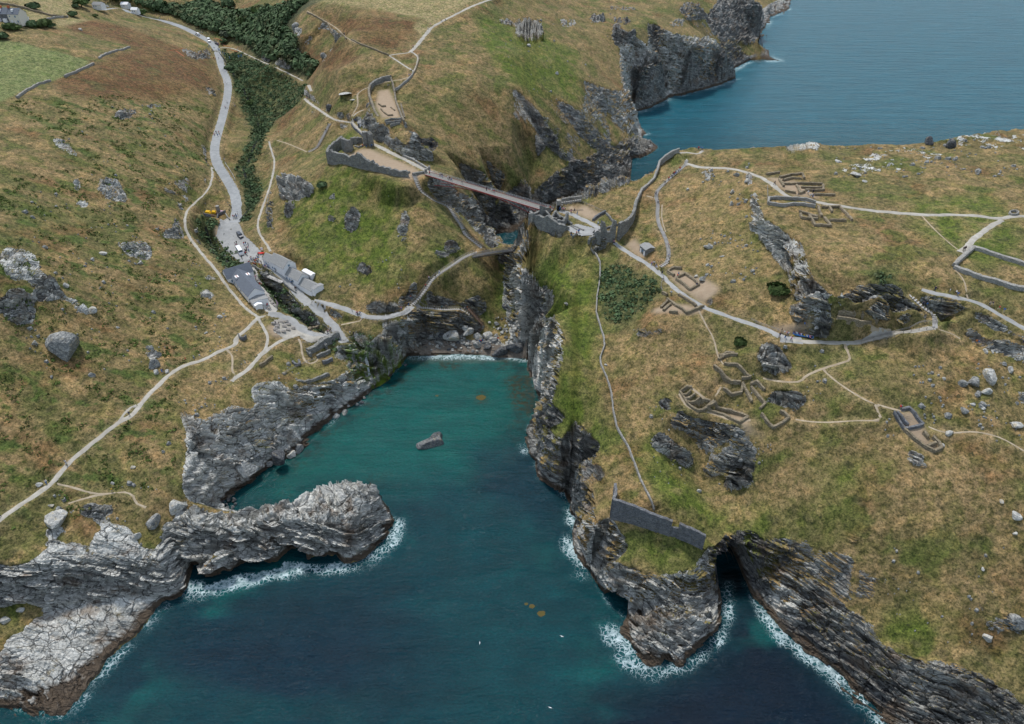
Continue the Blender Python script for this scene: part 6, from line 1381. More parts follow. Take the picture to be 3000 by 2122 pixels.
# small bridge by the shop, over the stream
A3 = np.array(g3(795, 842)); B3 = np.array(g3(828, 830)); A3[2] = B3[2] = max(A3[2], B3[2]) + .5; du3 = (B3 - A3) / np.linalg.norm(B3 - A3); L3 = np.linalg.norm(B3 - A3)
sb_ = empty('stream_bridge', tuple(A3), 'small railed bridge over the stream between the two white buildings', 'bridge')
n3 = np.array([-du3[1], du3[0], 0]); b = MB(); b.bar(tuple(A3), tuple(B3), 2.2, .3); b.build('deck', M['concrete'], sb_)
for sd in (-1.05, 1.05):
    b = MB()
    for zz in (.5, 1.05): b.bar(tuple(A3 + n3 * sd + [0, 0, zz]), tuple(B3 + n3 * sd + [0, 0, zz]), .09)
    for k in range(6): p = A3 + du3 * L3 * k / 5 + n3 * sd; b.bar(tuple(p), tuple(p + [0, 0, 1.1]), .1)
    b.build('railing', M['timber'], sb_)
# timber stairs down to the beach
A4 = np.array(at(1372, 905, 14.5)); B4 = np.array(at(1412, 948, 8)); C4 = np.array(at(1398, 980, 2.6))
bs = empty('beach_staircase', tuple(A4), 'reddish timber stairs dropping from the ledge walkway to the boulder beach', 'stairs')
for (p, q, nn) in ((A4, B4, 26), (B4, C4, 18)):
    d_ = q - p; w2 = np.array([-d_[1], d_[0], 0]); w2 /= np.linalg.norm(w2)
    for k in range(nn):
        c = p + d_ * (k + .5) / nn; b = MB(); b.bar(tuple(c - w2 * .8), tuple(c + w2 * .8), .3, .07); b.build('tread', M['timber_red'], bs)
    for sd in (-.85, .85):
        b = MB(); b.bar(tuple(p + w2 * sd), tuple(q + w2 * sd), .08, .3); b.bar(tuple(p + w2 * sd + [0, 0, 1]), tuple(q + w2 * sd + [0, 0, 1]), .07)
        for k in range(6): c = p + d_ * k / 5 + w2 * sd; b.bar(tuple(c - [0, 0, 3 if k else .3]), tuple(c + [0, 0, 1]), .1)
        b.build('stringer_and_rail', M['timber_red'], bs)
# ------------------------------------------------------------------ buildings
def building(label, p0, p1, width, eave, ridge, wallm='white', roofm='slate_pale', ridgem=None, wins=(), doors=(), gab=(), cat='building', name='white_building', base=None, overh=.25, parent=None, zadd=0, rows=True, lights=()):
    """p0 -> p1: foot of the front wall; the house extends to the left of that direction by width"""
    P0 = np.array(p0 if len(p0) == 3 and abs(p0[0]) < 900 and isinstance(p0, np.ndarray) else g3(*p0)); P1 = np.array(p1 if isinstance(p1, np.ndarray) else g3(*p1))
    z = (min(P0[2], P1[2]) if base is None else base) + zadd; d = P1[:2] - P0[:2]; L = np.linalg.norm(d); a = math.atan2(d[1], d[0])
    o = parent or empty(name, (P0[0], P0[1], z), label, cat)
    ca, sa = math.cos(a), math.sin(a)
    def W(u, v, h): return (P0[0] + u * ca - v * sa, P0[1] + u * sa + v * ca, z + h)
    b = MB(); b.hexa([W(0, 0, -1.5), W(L, 0, -1.5), W(L, width, -1.5), W(0, width, -1.5)], [W(0, 0, eave), W(L, 0, eave), W(L, width, eave), W(0, width, eave)])
    for u in (0.0, L):
        b.poly([W(u, 0, eave), W(u, width, eave), W(u, width / 2, ridge)] if u == 0 else [W(u, width, eave), W(u, 0, eave), W(u, width / 2, ridge)])
    b.build('wall', M[wallm], o)
    rise = ridge - eave; oh = overh; run = width / 2; k = rise / run
    rf = MB(); nrow = max(4, int(math.hypot(run, rise) / .45))
    for side in (0, 1):
        for r in range(nrow):
            f0, f1 = r / nrow, (r + 1) / nrow
            def E(f, u, lift):
                v = -oh + (run + oh) * f; h = eave - oh * k + (rise + oh * k) * f + lift
                if side: v = width - v
                return W(u, v, h)
            q = [E(f0, -oh, .16), E(f0, L + oh, .16), E(f1, L + oh, .10), E(f1, -oh, .10)]; q0 = [E(f0, -oh, .02), E(f0, L + oh, .02), E(f1, L + oh, .02), E(f1, -oh, .02)]
            if side: q = q[::-1]; q0 = q0[::-1]
            rf.hexa(q0, q)
    ro = rf.build('roof', M[roofm], o); tag(ro, kind=None)
    if ridgem:
        b = MB(); b.bar(W(-oh, run, ridge + .2), W(L + oh, run, ridge + .2), .42, .2); b.build('ridge_tiles', M[ridgem], ro)
    def opening(nm, m, u, w, h0, h1, face=0, fr='white'):
        b = MB(); t = .09
        if face == 0: P = lambda x, y, h: W(u + x, -y, h)
        elif face == 1: P = lambda x, y, h: W(L + y, u + x, h)
        elif face == 2: P = lambda x, y, h: W(u + x, width + y, h)
        else: P = lambda x, y, h: W(-y, u + x, h)
        b.hexa([P(0, t, h0), P(w, t, h0), P(w, .01, h0), P(0, .01, h0)], [P(0, t, h1), P(w, t, h1), P(w, .01, h1), P(0, .01, h1)])
        ob = b.build(nm, M[fr], o)
        b = MB(); i = .12 if nm == 'window' else .08
        b.hexa([P(i, t + .03, h0 + i), P(w - i, t + .03, h0 + i), P(w - i, t, h0 + i), P(i, t, h0 + i)], [P(i, t + .03, h1 - i), P(w - i, t + .03, h1 - i), P(w - i, t, h1 - i), P(i, t, h1 - i)])
        b.build('pane' if nm == 'window' else 'panel', M[m], ob)
    for (u, w, h0, h1, fc) in wins: opening('window', 'glass', u, w, h0, h1, fc, 'bluepaint')
    for (u, w, h0, h1, fc) in doors: opening('door', 'bluepaint', u, w, h0, h1, fc)
    for (u, f) in lights:
        v = run * f; h = eave + rise * f; b = MB(); dh = k * .55
        b.hexa([W(u, v - .55, h - dh + .16), W(u + .8, v - .55, h - dh + .16), W(u + .8, v + .55, h + dh + .16), W(u, v + .55, h + dh + .16)], [W(u, v - .55, h - dh + .28), W(u + .8, v - .55, h - dh + .28), W(u + .8, v + .55, h + dh + .28), W(u, v + .55, h + dh + .28)])
        b.build('roof_window', M['glass'], ro)
    return o, W, L
# long white building along the lane: four ridges in a row
lw0 = [(771,775),(790,789),(834,817),(877,847),(914,872)]
G = [np.array(g3(*p)) for p in lw0]
sh_d = (G[4] - G[0])[:2]; Ltot = np.linalg.norm(sh_d); ua = sh_d / Ltot
base_z = min(g[2] for g in G) + .3
st = [0] + [float(np.dot((g - G[0])[:2], ua)) for g in G[1:]]
def lanept(u, off=0): return np.array([G[0][0] + ua[0] * u - ua[1] * off, G[0][1] + ua[1] * u + ua[0] * off, base_z])
shop = empty('white_building', tuple(G[0]), 'long whitewashed building with four stepped slate roofs beside the lane', 'building')
for k, (w_, ev, rd, dr, wn_, lt) in enumerate([(5.2,3.0,5.2,[(.6,1.0,0,2.1,0)],[(2.2,.8,1,1.9,0)],[]),
      (7.0,4.4,7.4,[(st[2]-st[1]-3.2,1.1,0,2.3,0),(st[2]-st[1]-1.6,.9,0,2.1,0)],[(1.6,.8,1.1,2.1,0),(3.2,.8,1.1,2.1,0),(2.8,.9,4.2,5.2,1)],[(1.2,.62),(2.9,.4),(4.1,.35),(5.6,.3)]),
      (6.2,3.2,5.8,[(1.6,.9,0,2.1,0),(3.8,.9,0,2.1,0)],[(.5,.8,1,2,0),(2.7,.7,1,2,0),(5.2,.8,1,2,0)],[]),
      (6.0,3.3,5.7,[(.5,1.0,0,2.1,0)],[],[])]):
    building(None, lanept(st[k] + (.02 if k else 0), .3 * (k != 1)), lanept(st[k + 1] - .02, .3 * (k != 1)), w_, ev, rd, doors=dr, wins=wn_, lights=lt, parent=shop, base=gz(*lanept((st[k] + st[k + 1]) / 2, -1.0)[:2]) + .1, ridgem='ridge' if k > 0 else None)
# lean-to with two blue doors on the end gable
_, Wf, _ = building(None, lanept(st[4] + .05, .5), lanept(st[4] + 2.2, .5), 5.4, 2.5, 3.0, doors=[(.6,1.5,0,2.0,1),(3.0,1.5,0,2.0,1)], parent=shop, base=26.5)
building(None, lanept(st[2] + 4.5, 7), lanept(st[3] + 1.5, 7), 2.2, 2.9, 3.3, wallm='white', roofm='white', parent=shop, base=26.8)
# cafe: long ridge, cross wing at the back, stone lean-to in front
C0 = np.array(g3(688, 848)); C1 = np.array(g3(733, 902)); 
R1, R2 = np.array(at(690, 779, 33.2)), np.array(at(746, 846, 32.6)); cz = 26.3
dd = (R2 - R1)[:2]; Lc = float(np.linalg.norm(dd)); uc = dd / Lc; nc = np.array([-uc[1], uc[0]])
def cpt(u, v): return np.array([R1[0] + uc[0] * u + nc[0] * v, R1[1] + uc[1] * u + nc[1] * v, cz])
cafe = empty('cafe_building', tuple(cpt(0, 0)), 'slate roofed white building with an orange ridge and cross wing below the car park', 'building')
building(None, cpt(3.0, -3.9), cpt(Lc, -3.9), 7.8, 3.4, 6.6, roofm='slate', ridgem='ridge', parent=cafe, base=cz, wins=[(3,.9,1.2,2.3,0),(7,.9,1.2,2.3,0),(11,.9,1.2,2.3,0),(4,.9,1.1,2.3,2),(9,.9,1.1,2.3,2),(14,.9,1.1,2.3,2)], doors=[(6.5,1.1,0,2.2,2),(12,1.1,0,2.2,2)])
building(None, cpt(3.6, -6.0), cpt(3.6, 6.4), 7.2, 3.5, 6.7, roofm='slate', ridgem='ridge', parent=cafe, base=cz, wins=[(1.5,.9,1.2,2.4,0),(9,.9,1.2,2.4,0),(2.5,1.2,1.2,2.6,1)])
_, _, _ = building(None, cpt(Lc + .1, -3.5), cpt(Lc + 4.3, -3.5), 7.0, 2.6, 3.3, roofm='slate_pale', parent=cafe, base=cz - .6, doors=[(4.6,1.2,0,2.1,1)])
building(None, cpt(Lc + 4.3, -3.2), cpt(Lc + 6.4, -3.2), 3.0, 2.3, 2.8, roofm='white', parent=cafe, base=cz - .8)
for (u, v) in ((7.2, -2.4), (8.2, 2.6)):
    b = MB(); q = cpt(u, v); b.box((q[0], q[1], cz + 4.4), (2.2, 1.6, 1.0), math.atan2(uc[1], uc[0])); b.build('dormer', M['white'], cafe)
    b = MB(); b.box((q[0], q[1], cz + 5.4), (2.3, .3, .12), math.atan2(uc[1], uc[0])); b.build('dormer_ridge', M['ridge'], cafe)
# stone hut with a pale slate roof beside the island path
h0, h1 = np.array(g3(1873, 735)), np.array(g3(1893, 755)); hz = min(h0[2], h1[2]) + .1; dh_ = (h1 - h0)[:2]; dh_ /= np.linalg.norm(dh_)
hut = empty('stone_hut', tuple(h0), 'small stone hut with a mottled slate roof beside the island path', 'hut')
building(None, h0, np.array([h0[0] + dh_[0] * 4.6, h0[1] + dh_[1] * 4.6, hz]), 4.4, 3.0, 3.7, wallm='stone', roofm='slate_pale', doors=[(.5,.9,0,2.1,0),(3.3,.9,0,2.1,0)], wins=[(1.9,.8,1.1,2,0)], parent=hut, base=hz)
m0 = np.array(g3(1049, 374)); mh = empty('stone_shelter', tuple(m0), 'low stone shelter with a flat grey roof below the upper ward crag', 'hut')
building(None, m0, np.array([m0[0] + 5.6, m0[1] - .8, m0[2]]), 4.6, 2.5, 3.1, wallm='stone_dark', roofm='slate_pale', doors=[(1.2,1.3,0,2.1,0)], wins=[(3.6,.9,1,1.9,0)], parent=mh, base=m0[2])
# houses at the top left
q0 = np.array(g3(31, 70)); q1 = np.array(g3(62, 66)); hz = q0[2]
ang = -.12
def hp(u): return np.array([q0[0] + u * math.cos(ang), q0[1] + u * math.sin(ang), hz])
hs = empty('semi_detached_house', tuple(q0), 'cream rendered end house with a green slate roof at the top left', 'house')
building(None, hp(0), hp(8.2), 8, 6.0, 9.2, wallm='cream', roofm='slate', wins=[(1,.8,4.2,5.1,0),(5,.9,4,5.2,0),(6,.8,1,2.2,0)], doors=[(1.2,1.6,0,2.3,0),(3.8,.9,0,2.1,0)], parent=hs, base=hz)
b = MB(); p = hp(3.4); b.box((p[0] + .3, p[1] + 2.2, hz + 7.0), (1.2, 1.8, 1.7), ang); b.build('dormer', M['white'], hs); b = MB(); p = hp(.5); b.box((p[0], p[1] + 4, hz + 8.8), (1.6, .9, 1.6), ang); b.build('chimney', M['ridge'], hs)
hs2 = empty('semi_detached_house', tuple(hp(-9)), 'stone-fronted house with white bays joined to the left of the cream house', 'house')
building(None, hp(-9), hp(-.05), 8, 6.0, 9.2, wallm='stone_dark', roofm='slate', wins=[(2.2,.9,4,5.2,0),(.8,.9,4,5.2,0)], doors=[], parent=hs2, base=hz)
for u, w_ in ((1.2, 2.2), (5.4, 2.4)):
    b = MB(); p = hp(-9 + u + w_ / 2); b.box((p[0], p[1] - .7, hz - .5), (w_, 1.4, 3.8), ang); o = b.build('bay_window', M['white'], hs2); b = MB(); b.box((p[0], p[1] - 1.42, hz + .9), (w_ - .6, .06, 1.4), ang); b.build('pane', M['glass'], o)
b = MB(); p = hp(-6); b.box((p[0], p[1] + 2.2, hz + 6.9), (2.6, 1.8, 1.7), ang); b.build('dormer', M['white'], hs2); b = MB(); p = hp(-5.5); b.box((p[0], p[1] + 4, hz + 8.8), (1.8, .9, 1.7), ang); b.build('chimney', M['ridge'], hs2)
g0 = np.array(g3(64, 64)); gg = empty('garage', tuple(g0), 'small white garage beside the cream house', 'garage')
building(None, g0, g0 + np.array([3.2, -.3, 0]), 4, 2.4, 2.8, roofm='white', doors=[(.4,2.4,0,2.1,0)], parent=gg, base=g0[2])
wall([(75,64),(90,66),(105,72),(112,78)], 1.1, 'white garden wall beside the garage', cat='wall', th=.4, mat='cream', jag=.02)
for k, (p, w_, lab) in enumerate([((272,24), 6, 'low pale roofed cottage at the head of the valley, left of the trees'), ((355,22), 5, 'low white roofed shed among the valley trees'), ((385,38), 4, 'small white roofed shed nearest the valley lane')]):
    c0 = np.array(g3(*p)); hh = empty('cottage', tuple(c0), lab, 'building')
    building(None, c0, c0 + np.array([w_ + 2, -1.2, 0]), w_, 2.6, 4.2, roofm='slate_pale' if k == 0 else 'white', wins=[(1,.8,1,1.9,0),(3,.8,1,1.9,0)], doors=[(2,.8,0,2,0)], parent=hh, base=c0[2])
print('buildings', round(time.time() - T0, 1))
# ------------------------------------------------------------------ boulders
def boulder_mesh(seed, sub=3):
    r = random.Random(seed); bm = bmesh.new(); bmesh.ops.create_icosphere(bm, subdivisions=sub, radius=1)
    pl = []
    for _ in range(9):
        n = Vector((r.gauss(0, 1), r.gauss(0, 1), r.gauss(0, .8))).normalized(); pl.append((n, r.uniform(.42, .78)))
    for v in bm.verts:
        for n, d in pl:
            k = v.co.dot(n) - d
            if k > 0: v.co -= n * k * .93
    co = np.array([v.co for v in bm.verts]); n1 = vnoise3(co[:, 0] * 3 + seed * 9 + 50, co[:, 1] * 3 + 50, co[:, 2] * 6 + 50) * .05
    for v, k in zip(bm.verts, n1): v.co *= 1 + float(k)
    me = bpy.data.meshes.new('boulder'); bm.to_mesh(me); bm.free(); return me
def rock_mat(name, tn):
    t = NT(name); P = t.pos(); O = t.obj()
    n = t.noise(P, 1.2, 6, .7); n2 = t.noise(t.map(P, (1, 1, 3.5), (.4, -.3, .4)), .8, 5, .7); e = t.voro(O, 2.4, 'DISTANCE_TO_EDGE')
    f = t.math('ADD', tn, t.math('MULTIPLY', t.math('ADD', t.math('SUBTRACT', n, .5), t.math('SUBTRACT', n2, .5)), 1.1), clamp=True)
    c = t.ramp(f, (0, (.02, .022, .028)), (.3, (.07, .075, .085)), (.55, (.19, .20, .195)), (.8, (.40, .40, .375)), (1, (.62, .62, .57)))
    c = t.mix(t.ramp(e, (0, .5), (.05, 0)), c, (.03, .03, .032))
    c = t.mix(t.math('MULTIPLY', t.ramp(t.noise(P, .6, 4), (.56, 0), (.66, .6)), tn), c, (.32, .24, .10))
    return t.fin(c, t.bump(t.math('ADD', n, n2), .9, .3), .8, .25)
MR = dict(pale=rock_mat('pale_rock', .82), mid=rock_mat('grey_rock', .6), dark=rock_mat('dark_rock', .34), brown=rock_mat('wet_brown_rock', .45))
BM = {}
for k in range(7):
    for tn in MR:
        me = BM[(0, tn)].copy() if False else None
bms = [boulder_mesh(k) for k in range(7)]; lows = [boulder_mesh(20 + k, 2) for k in range(6)]
for k in range(7):
    for tn in MR:
        me = bms[k].copy(); me.materials.append(MR[tn]); BM[(k, tn)] = me
for k in range(6):
    for tn in MR:
        me = lows[k].copy(); me.materials.append(MR[tn]); BM[('l', k, tn)] = me
def boulder(px, py, wpx, tn, label, hf=.7, group=None, ar=1.0, z=None, key=None, name='boulder', rz=None, sink=.25):
    q = g3(px, py) if z is None else at(px, py, z); dist = math.sqrt(q[0] ** 2 + q[1] ** 2 + (CAMH - q[2]) ** 2)
    r = wpx * dist / FPX / 2 * 1.15
    o = bpy.data.objects.new(name, BM[key or (rng.randrange(7), tn)]); COL.objects.link(o)
    o.location = (q[0], q[1], q[2] + r * hf * (1 - sink * 2) * .28); o.scale = (r * ar, r / max(ar, .6), r * hf); o.rotation_euler = (rng.uniform(-.2, .2), rng.uniform(-.2, .2), rng.uniform(0, 6.28) if rz is None else rz)
    return tag(o, label, 'rock', group)
for a in [
 (195,1025,78,'mid','big square brown-topped boulder standing alone on the left hillside',1.0), (103,1007,15,'pale','small pointed white boulder left of the big square boulder',1.0),
 (270,1101,16,'mid','round grey stone below the big square boulder',.8), (152,1106,10,'mid','small grey stone on the grass under the big square boulder',.8),
 (195,840,14,'pale','upright white stone beside the left crag',1.2), (265,913,30,'pale','long pale rock at the lower end of the left crag ridge',.5), (345,960,9,'pale','tiny white stone on the left ridge line',.6),
 (440,1025,22,'mid','upper of the three grey rocks by the coast path bend',1.0), (462,1042,18,'mid','middle of the three grey rocks by the coast path bend',1.0), (450,1072,30,'mid','largest grey rock above the coast path steps',1.0), (458,1092,16,'pale','lowest grey rock beside the coast path steps',.8),
 (490,1090,14,'pale','pale stone right at the bend of the coast path',.7), (412,772,16,'pale','white rock below the scattered left outcrops',.7), (272,762,11,'pale','small white rock in the scrub of the left hill',.8), (302,745,22,'pale','flat pale rock in the orange turf',.4),
 (600,862,26,'pale','bright white rock above the footpath by the cafe',.5), (644,928,16,'pale','bright white stone on the dry slope left of the cafe',.5), (655,920,9,'pale','smaller white stone next to the one left of the cafe',.5), (603,976,9,'pale','little pale stone on the dry slope',.6),
 (515,1486,46,'pale','large pale boulder at the root of the promontory',.8), (545,1512,22,'mid','angular grey boulder among rubble at the promontory root',.6), (578,1530,26,'mid','flat grey boulder amid rubble by the promontory',.5), (595,1512,18,'pale','small pale block amid rubble by the promontory',.5), (560,1550,28,'mid','long grey block lying in the promontory rubble',.45), (530,1535,16,'mid','rounded grey block beside the green patch at the promontory',.6), (500,1540,16,'pale','pale block on the grass at the edge of the promontory rubble',.5), (610,1582,26,'mid','grey block resting on the cracked slab',.5), (590,1550,14,'pale','white edged block between rubble and slab',.5),
 (450,1530,40,'mid','dark topped boulder in the grass before the promontory',.7), (400,1574,22,'pale','white cube-shaped boulder on the turf above the strata cliff',.9), (160,1530,60,'pale','large tilted white slab rock by the lower left path',.5), (150,1482,14,'pale','small white rock above the tilted slab',.5), (60,1788,16,'pale','white rock on the green ledge above the big slab',.6), (15,1820,22,'pale','pale rock at the left edge of the green ledge',.6), (390,1370,12,'pale','little grey rock in the grass inside the coast path loop',.6), (494,1301,12,'mid','grey stone by the left cliff edge',.9), (479,1325,7,'pale','thin white upright stone by the left cliff edge',1.6),
 (330,1416,9,'pale','small pale stone above the faint trail',.6), (115,1420,16,'pale','pale stone beside the coast path at lower left',.5),
 (1548,135,13,'pale','round white boulder below the square crag on the far slope',.9), (1631,216,10,'pale','white stone on the far slope trail',.9), (1811,353,7,'pale','white stone near the far slope edge',1.4), (1585,62,9,'mid','small rock above the square crag',.8),
 (2392,962,13,'pale','white oval boulder behind the crowded viewpoint',1.0), (2900,1107,42,'pale','big bright white boulder on the right-hand slope',.7), (2855,1125,30,'mid','grey boulder left of the big bright white one',.9), (2820,1128,24,'mid','lichened low rock two left of the bright white boulder',.8), (2765,1110,9,'pale','small white stone on the right slope',.8), (2888,1030,15,'pale','pale stone right of the red coated walkers',.6), (2908,1032,9,'pale','smaller pale stone right of the red coated walkers',.5), (2960,1085,18,'pale','white rock near the right edge above the bright boulder',.8), (2942,1068,12,'mid','grey rock near the right edge',.8),
 (2890,1150,22,'pale','white lichened rock below the big bright boulder',.9), (2862,1160,16,'mid','grey rock below and left of the big bright boulder',.8), (2850,1186,12,'pale','flat white stone low on the right slope',.4), (2825,1205,22,'mid','grey white rock pair above the right-hand trail',.8), (2880,1198,10,'pale','small white stone above the right-hand trail',.8), (2977,1247,26,'pale','long pale rock at the right edge',.5), (2780,1270,22,'pale','white rock on the trail right of the double ruin',.6), (2763,1305,10,'pale','small white rock at the corner of the double ruin',.9),
 (2977,1512,24,'pale','pale crag stone at the right edge, mid height',.8), (2934,1470,12,'pale','white stone in the heath left of the right edge crag',.6), (2975,1565,12,'pale','isolated bright stone low on the right heath',.8), (2048,1440,12,'pale','white upright stone in the green hollow',1.3), (2880,1668,10,'pale','white flecked stone in the heath above the slabs',.6), (2893,1870,20,'pale','grey white stone above the right cliffs',.8), (2980,1825,40,'mid','pale block set in a dark crag at the right edge',.8),
 (2070,530,10,'pale','white rock on the slope left of the plateau path',1.0), (2085,500,9,'pale','upright pale rock nearest the plateau path bend',1.3), (2157,515,15,'mid','rounded grey boulder by the plateau path',1.0), (2190,535,18,'pale','pale boulder left of the excavated strip',1.0), (2145,565,12,'pale','upper of the standing pale rocks on the mid slope',1.4), (2142,600,12,'pale','lower of the standing pale rocks on the mid slope',1.4), (2015,555,12,'pale','speckled white rocks beside the long stair slope',.6), (2075,725,24,'pale','white jagged rock on the tan slope',.7), (2073,778,10,'pale','white pointed rock below the jagged one',1.0), (2115,752,12,'pale','small white slab on the tan slope',.4), (2040,810,14,'pale','pale rock above the sandy footing',.6), (2060,820,24,'mid','grey rock band stone above the sandy rooms',.6),
 (2455,475,20,'pale','flat white rock at the plateau edge, left group',.3), (2505,512,34,'pale','largest flat white slab on the plateau grass',.25), (2533,532,13,'pale','small flat white rock below the largest flat slab',.3),
 (2720,420,22,'dark','dark tilted slab at the sea edge of the plateau',1.2), (2780,430,28,'dark','dark leaning crag stone at the sea edge',1.1),
 (1660,890,18,'mid','grey rock on the green island slope',.5), (1775,1070,9,'pale','white stone beside the thin wall line',.8), (2545,470,10,'pale','pale stone among plateau slabs',.4),
 (868,82,20,'mid','grey rock face stone on the bracken ridge',1.0), (948,168,16,'mid','grey rock in the scrub of the valley side',1.1), (965,318,18,'dark','dark rock beside the upper footpath bend',1.0), (1075,365,12,'dark','dark crag stone behind the stone shelter',1.2),
 (1012,275,40,'pale','long white exposed rock strip on the ridge top',.15), (1035,293,16,'pale','white patch of rock on the ridge top',.2), (235,88,10,'pale','small white rock in the upper bracken',.6),
]:
    boulder(a[0], a[1], a[2], a[3], a[4], hf=a[5])
# loose stones scattered on the slopes: too many and too small to single out
V, F = [], []
for (x0, y0, x1, y1, n, c0) in [(60,560,700,1100,420,1.0),(150,1400,480,1640,120,.9),(200,300,600,560,120,.8),(2050,480,2220,830,150,1),(2200,960,2420,1240,120,.8),(2560,1060,3000,1300,200,1),(1900,1180,2260,1420,120,.7),(2600,1600,3000,1900,45,.6),(1480,30,1800,330,140,.9),(830,560,1180,860,90,.6),(520,1050,880,1220,160,1),(2430,410,3000,520,260,1.2)]:
    for _ in range(n):
        q = g3(rng.uniform(x0, x1), rng.uniform(y0, y1))
        if q[2] < 2 or samp(np.maximum(pathmask, Z['bare']), np.array([q[0]]), np.array([q[1]]))[0] > .1 or noise2(np.array([q[0] / 12]), np.array([q[1] / 12]))[0] < .05: continue
        r = c0 * rng.uniform(.25, .5) * (1 + 2.2 * rng.random() ** 5); k = len(V); m = lows[rng.randrange(6)]; a = rng.uniform(0, 6.28)
        pts8 = [(math.cos(a + j * 1.257) * r * rng.uniform(.7, 1.2), math.sin(a + j * 1.257) * r * rng.uniform(.7, 1.2)) for j in range(5)]
        for (u, v) in pts8: V.append((q[0] + u, q[1] + v, q[2] - .3))
        for (u, v) in pts8: V.append((q[0] + u * .7, q[1] + v * .7, q[2] + r * rng.uniform(.35, .8)))
        for j in range(5): F.append((k + j, k + (j + 1) % 5, k + 5 + (j + 1) % 5, k + 5 + j))
        F.append((k + 5, k + 6, k + 7, k + 8)); F.append((k + 5, k + 8, k + 9))
b = MB(); b.v, b.f, b.mi = V, F, [0] * len(F); tag(b.build('scattered_stones', MR['mid']), 'small pale stones scattered over the turf', 'stones', kind='stuff')
w0, w1, w2 = at(1070,1036,12.6), at(1079,1075,8.5), at(1088,1128,.6); b = MB()
for p_, q_ in ((w0, w1), (w1, w2)):
    for k in range(3): o_ = (k - 1) * .28; b.bar((p_[0] + o_, p_[1] - .6, p_[2]), (q_[0] + o_ * 1.8, q_[1] - .6, q_[2]), .14, .1)
tag(b.build('waterfall', simple('falling_water', (.75, .8, .82), .1, 3, .4)), 'thin white waterfall down the mossy cliff at the head of the haven', 'waterfall')
# rocks standing in the sea
def skerry(px, py, wpx, hf, ar, rz, tn, label, k=0):
    o = boulder(px, py, wpx, tn, label, hf=hf, ar=ar, z=0, key=(k, tn), name='sea_rock', rz=rz, sink=.5)
    return o
skerry(1262,1300,66,.5,1.15,.4,'brown','low brown rock with a foam fringe in the middle of the haven',3)
skerry(1272,1288,46,1.3,.95,2.2,'brown','steep fin of grey rock on the brown rock in the haven',5)
skerry(1188,1070,10,.6,1,0,'dark','tiny dark rock in the haven near the beach',2)
skerry(985,1218,26,.7,1.2,0,'pale','pale rock at the haven edge in white foam',5); skerry(1010,1210,22,.6,1,1,'mid','grey rock at the haven edge beside the foam',4)
for k, (x, y, w_, tn) in enumerate([(1030,1150,24,'mid'),(1015,1165,20,'dark'),(1005,1180,16,'mid'),(1035,1172,14,'pale'),(1052,1162,14,'pale'),(1000,1195,16,'dark'),(1060,1180,12,'dark'),(1075,1150,14,'mid'),(1020,1190,14,'mid'),(1046,1185,10,'pale'),(1068,1166,10,'mid'),(988,1190,16,'dark')]):
    boulder(x, y, w_, tn, 'boulder in the heap at the foot of the mossy waterfall cliff', .75, group='boulders at the foot of the waterfall cliff', z=.3)
for k, (x, y, w_, tn, lab) in enumerate([(855,1333,26,'pale','square pale block at the waterline of the left haven shore'),(876,1318,28,'mid','second square block at the waterline of the left haven shore'),(815,1345,44,'dark','dark rounded buttress rock on the left haven shore'),(722,1378,60,'pale','big yellow-lichened boulder block above the left haven waterline'),(740,1350,40,'mid','cracked pale block behind the lichened boulder'),(790,1362,20,'mid','grey slab tip at the waterline below the lichened boulder')]):
    boulder(x, y, w_, tn, lab, .85, z=(4 if w_ > 38 else .5))
for k in range(26):
    boulder(rng.uniform(640, 690), rng.uniform(1440, 1500), rng.uniform(8, 16), rng.choice(['dark','dark','brown','mid']), 'dark wet boulder at the inner corner of the haven behind the promontory', .7, group='dark boulders at the inner corner of the haven', z=rng.uniform(0, .4), key=('l', rng.randrange(6), rng.choice(['dark','brown'])))
bb = 0
big = [(1330,990,46,'pale','largest smooth white boulder under the beach cliff'),(1310,985,26,'pale','white boulder left of the largest under the beach cliff'),(1372,975,34,'pale','tall pale block standing beside the beach stairs'),(1362,962,24,'pale','upper part of the tall pale block by the beach stairs'),(1428,985,28,'pale','tilted slab boulder right of the beach stairs'),(1400,990,30,'mid','flat pale slab at the foot of the beach stairs'),(1450,1000,20,'mid','grey beach boulder right of the tilted slab'),(1400,1012,28,'mid','left of two large dark grey boulders at the surf line'),(1428,1018,32,'dark','right of two large dark grey boulders at the surf line'),(1465,1035,44,'dark','big black boulder in the surf near the island cliff'),(1508,1022,50,'dark','biggest black rock under the island cliff at the beach'),(1265,990,22,'mid','grey block at the left of the beach cliff foot'),(1530,985,26,'dark','dark rock at the island cliff foot beside the beach'),(1478,900,18,'dark','dark block high on the beach slope'),(1455,950,16,'mid','grey block on the upper beach slope')]
for a in big: boulder(a[0], a[1], a[2], a[3], a[4], .75)
for k in range(170):
    x = rng.uniform(1262, 1560); top = 975 if x < 1400 else 985 - (x - 1400) * .4
    y = rng.uniform(top, 1032) if rng.random() < .75 else rng.uniform(1005, 1030)
    if x > 1420 and rng.random() < .5: x, y = rng.uniform(1425, 1530), rng.uniform(930, 1010)
    boulder(x, y, 5 + 12 * rng.random() ** 2.4, None, ('dark wet' if y > 1018 else 'rounded') + ' boulder on the ' + ('left' if x < 1340 else 'middle' if x < 1440 else 'right') + ' of the haven beach', .7, group='boulders heaped on the haven beach', key=('l', rng.randrange(6), rng.choice(['pale','pale','mid','mid','dark'])))
# the sand and shingle of the beach
yard('shingle_beach', [(1215,1008),(1260,1000),(1345,1003),(1420,1008),(1540,1012),(1552,1046),(1400,1040),(1290,1040),(1215,1042)], surf('dark_shingle', (.12,.10,.08), (.22,.19,.155), 1.5), zoff=.12, step=.8)
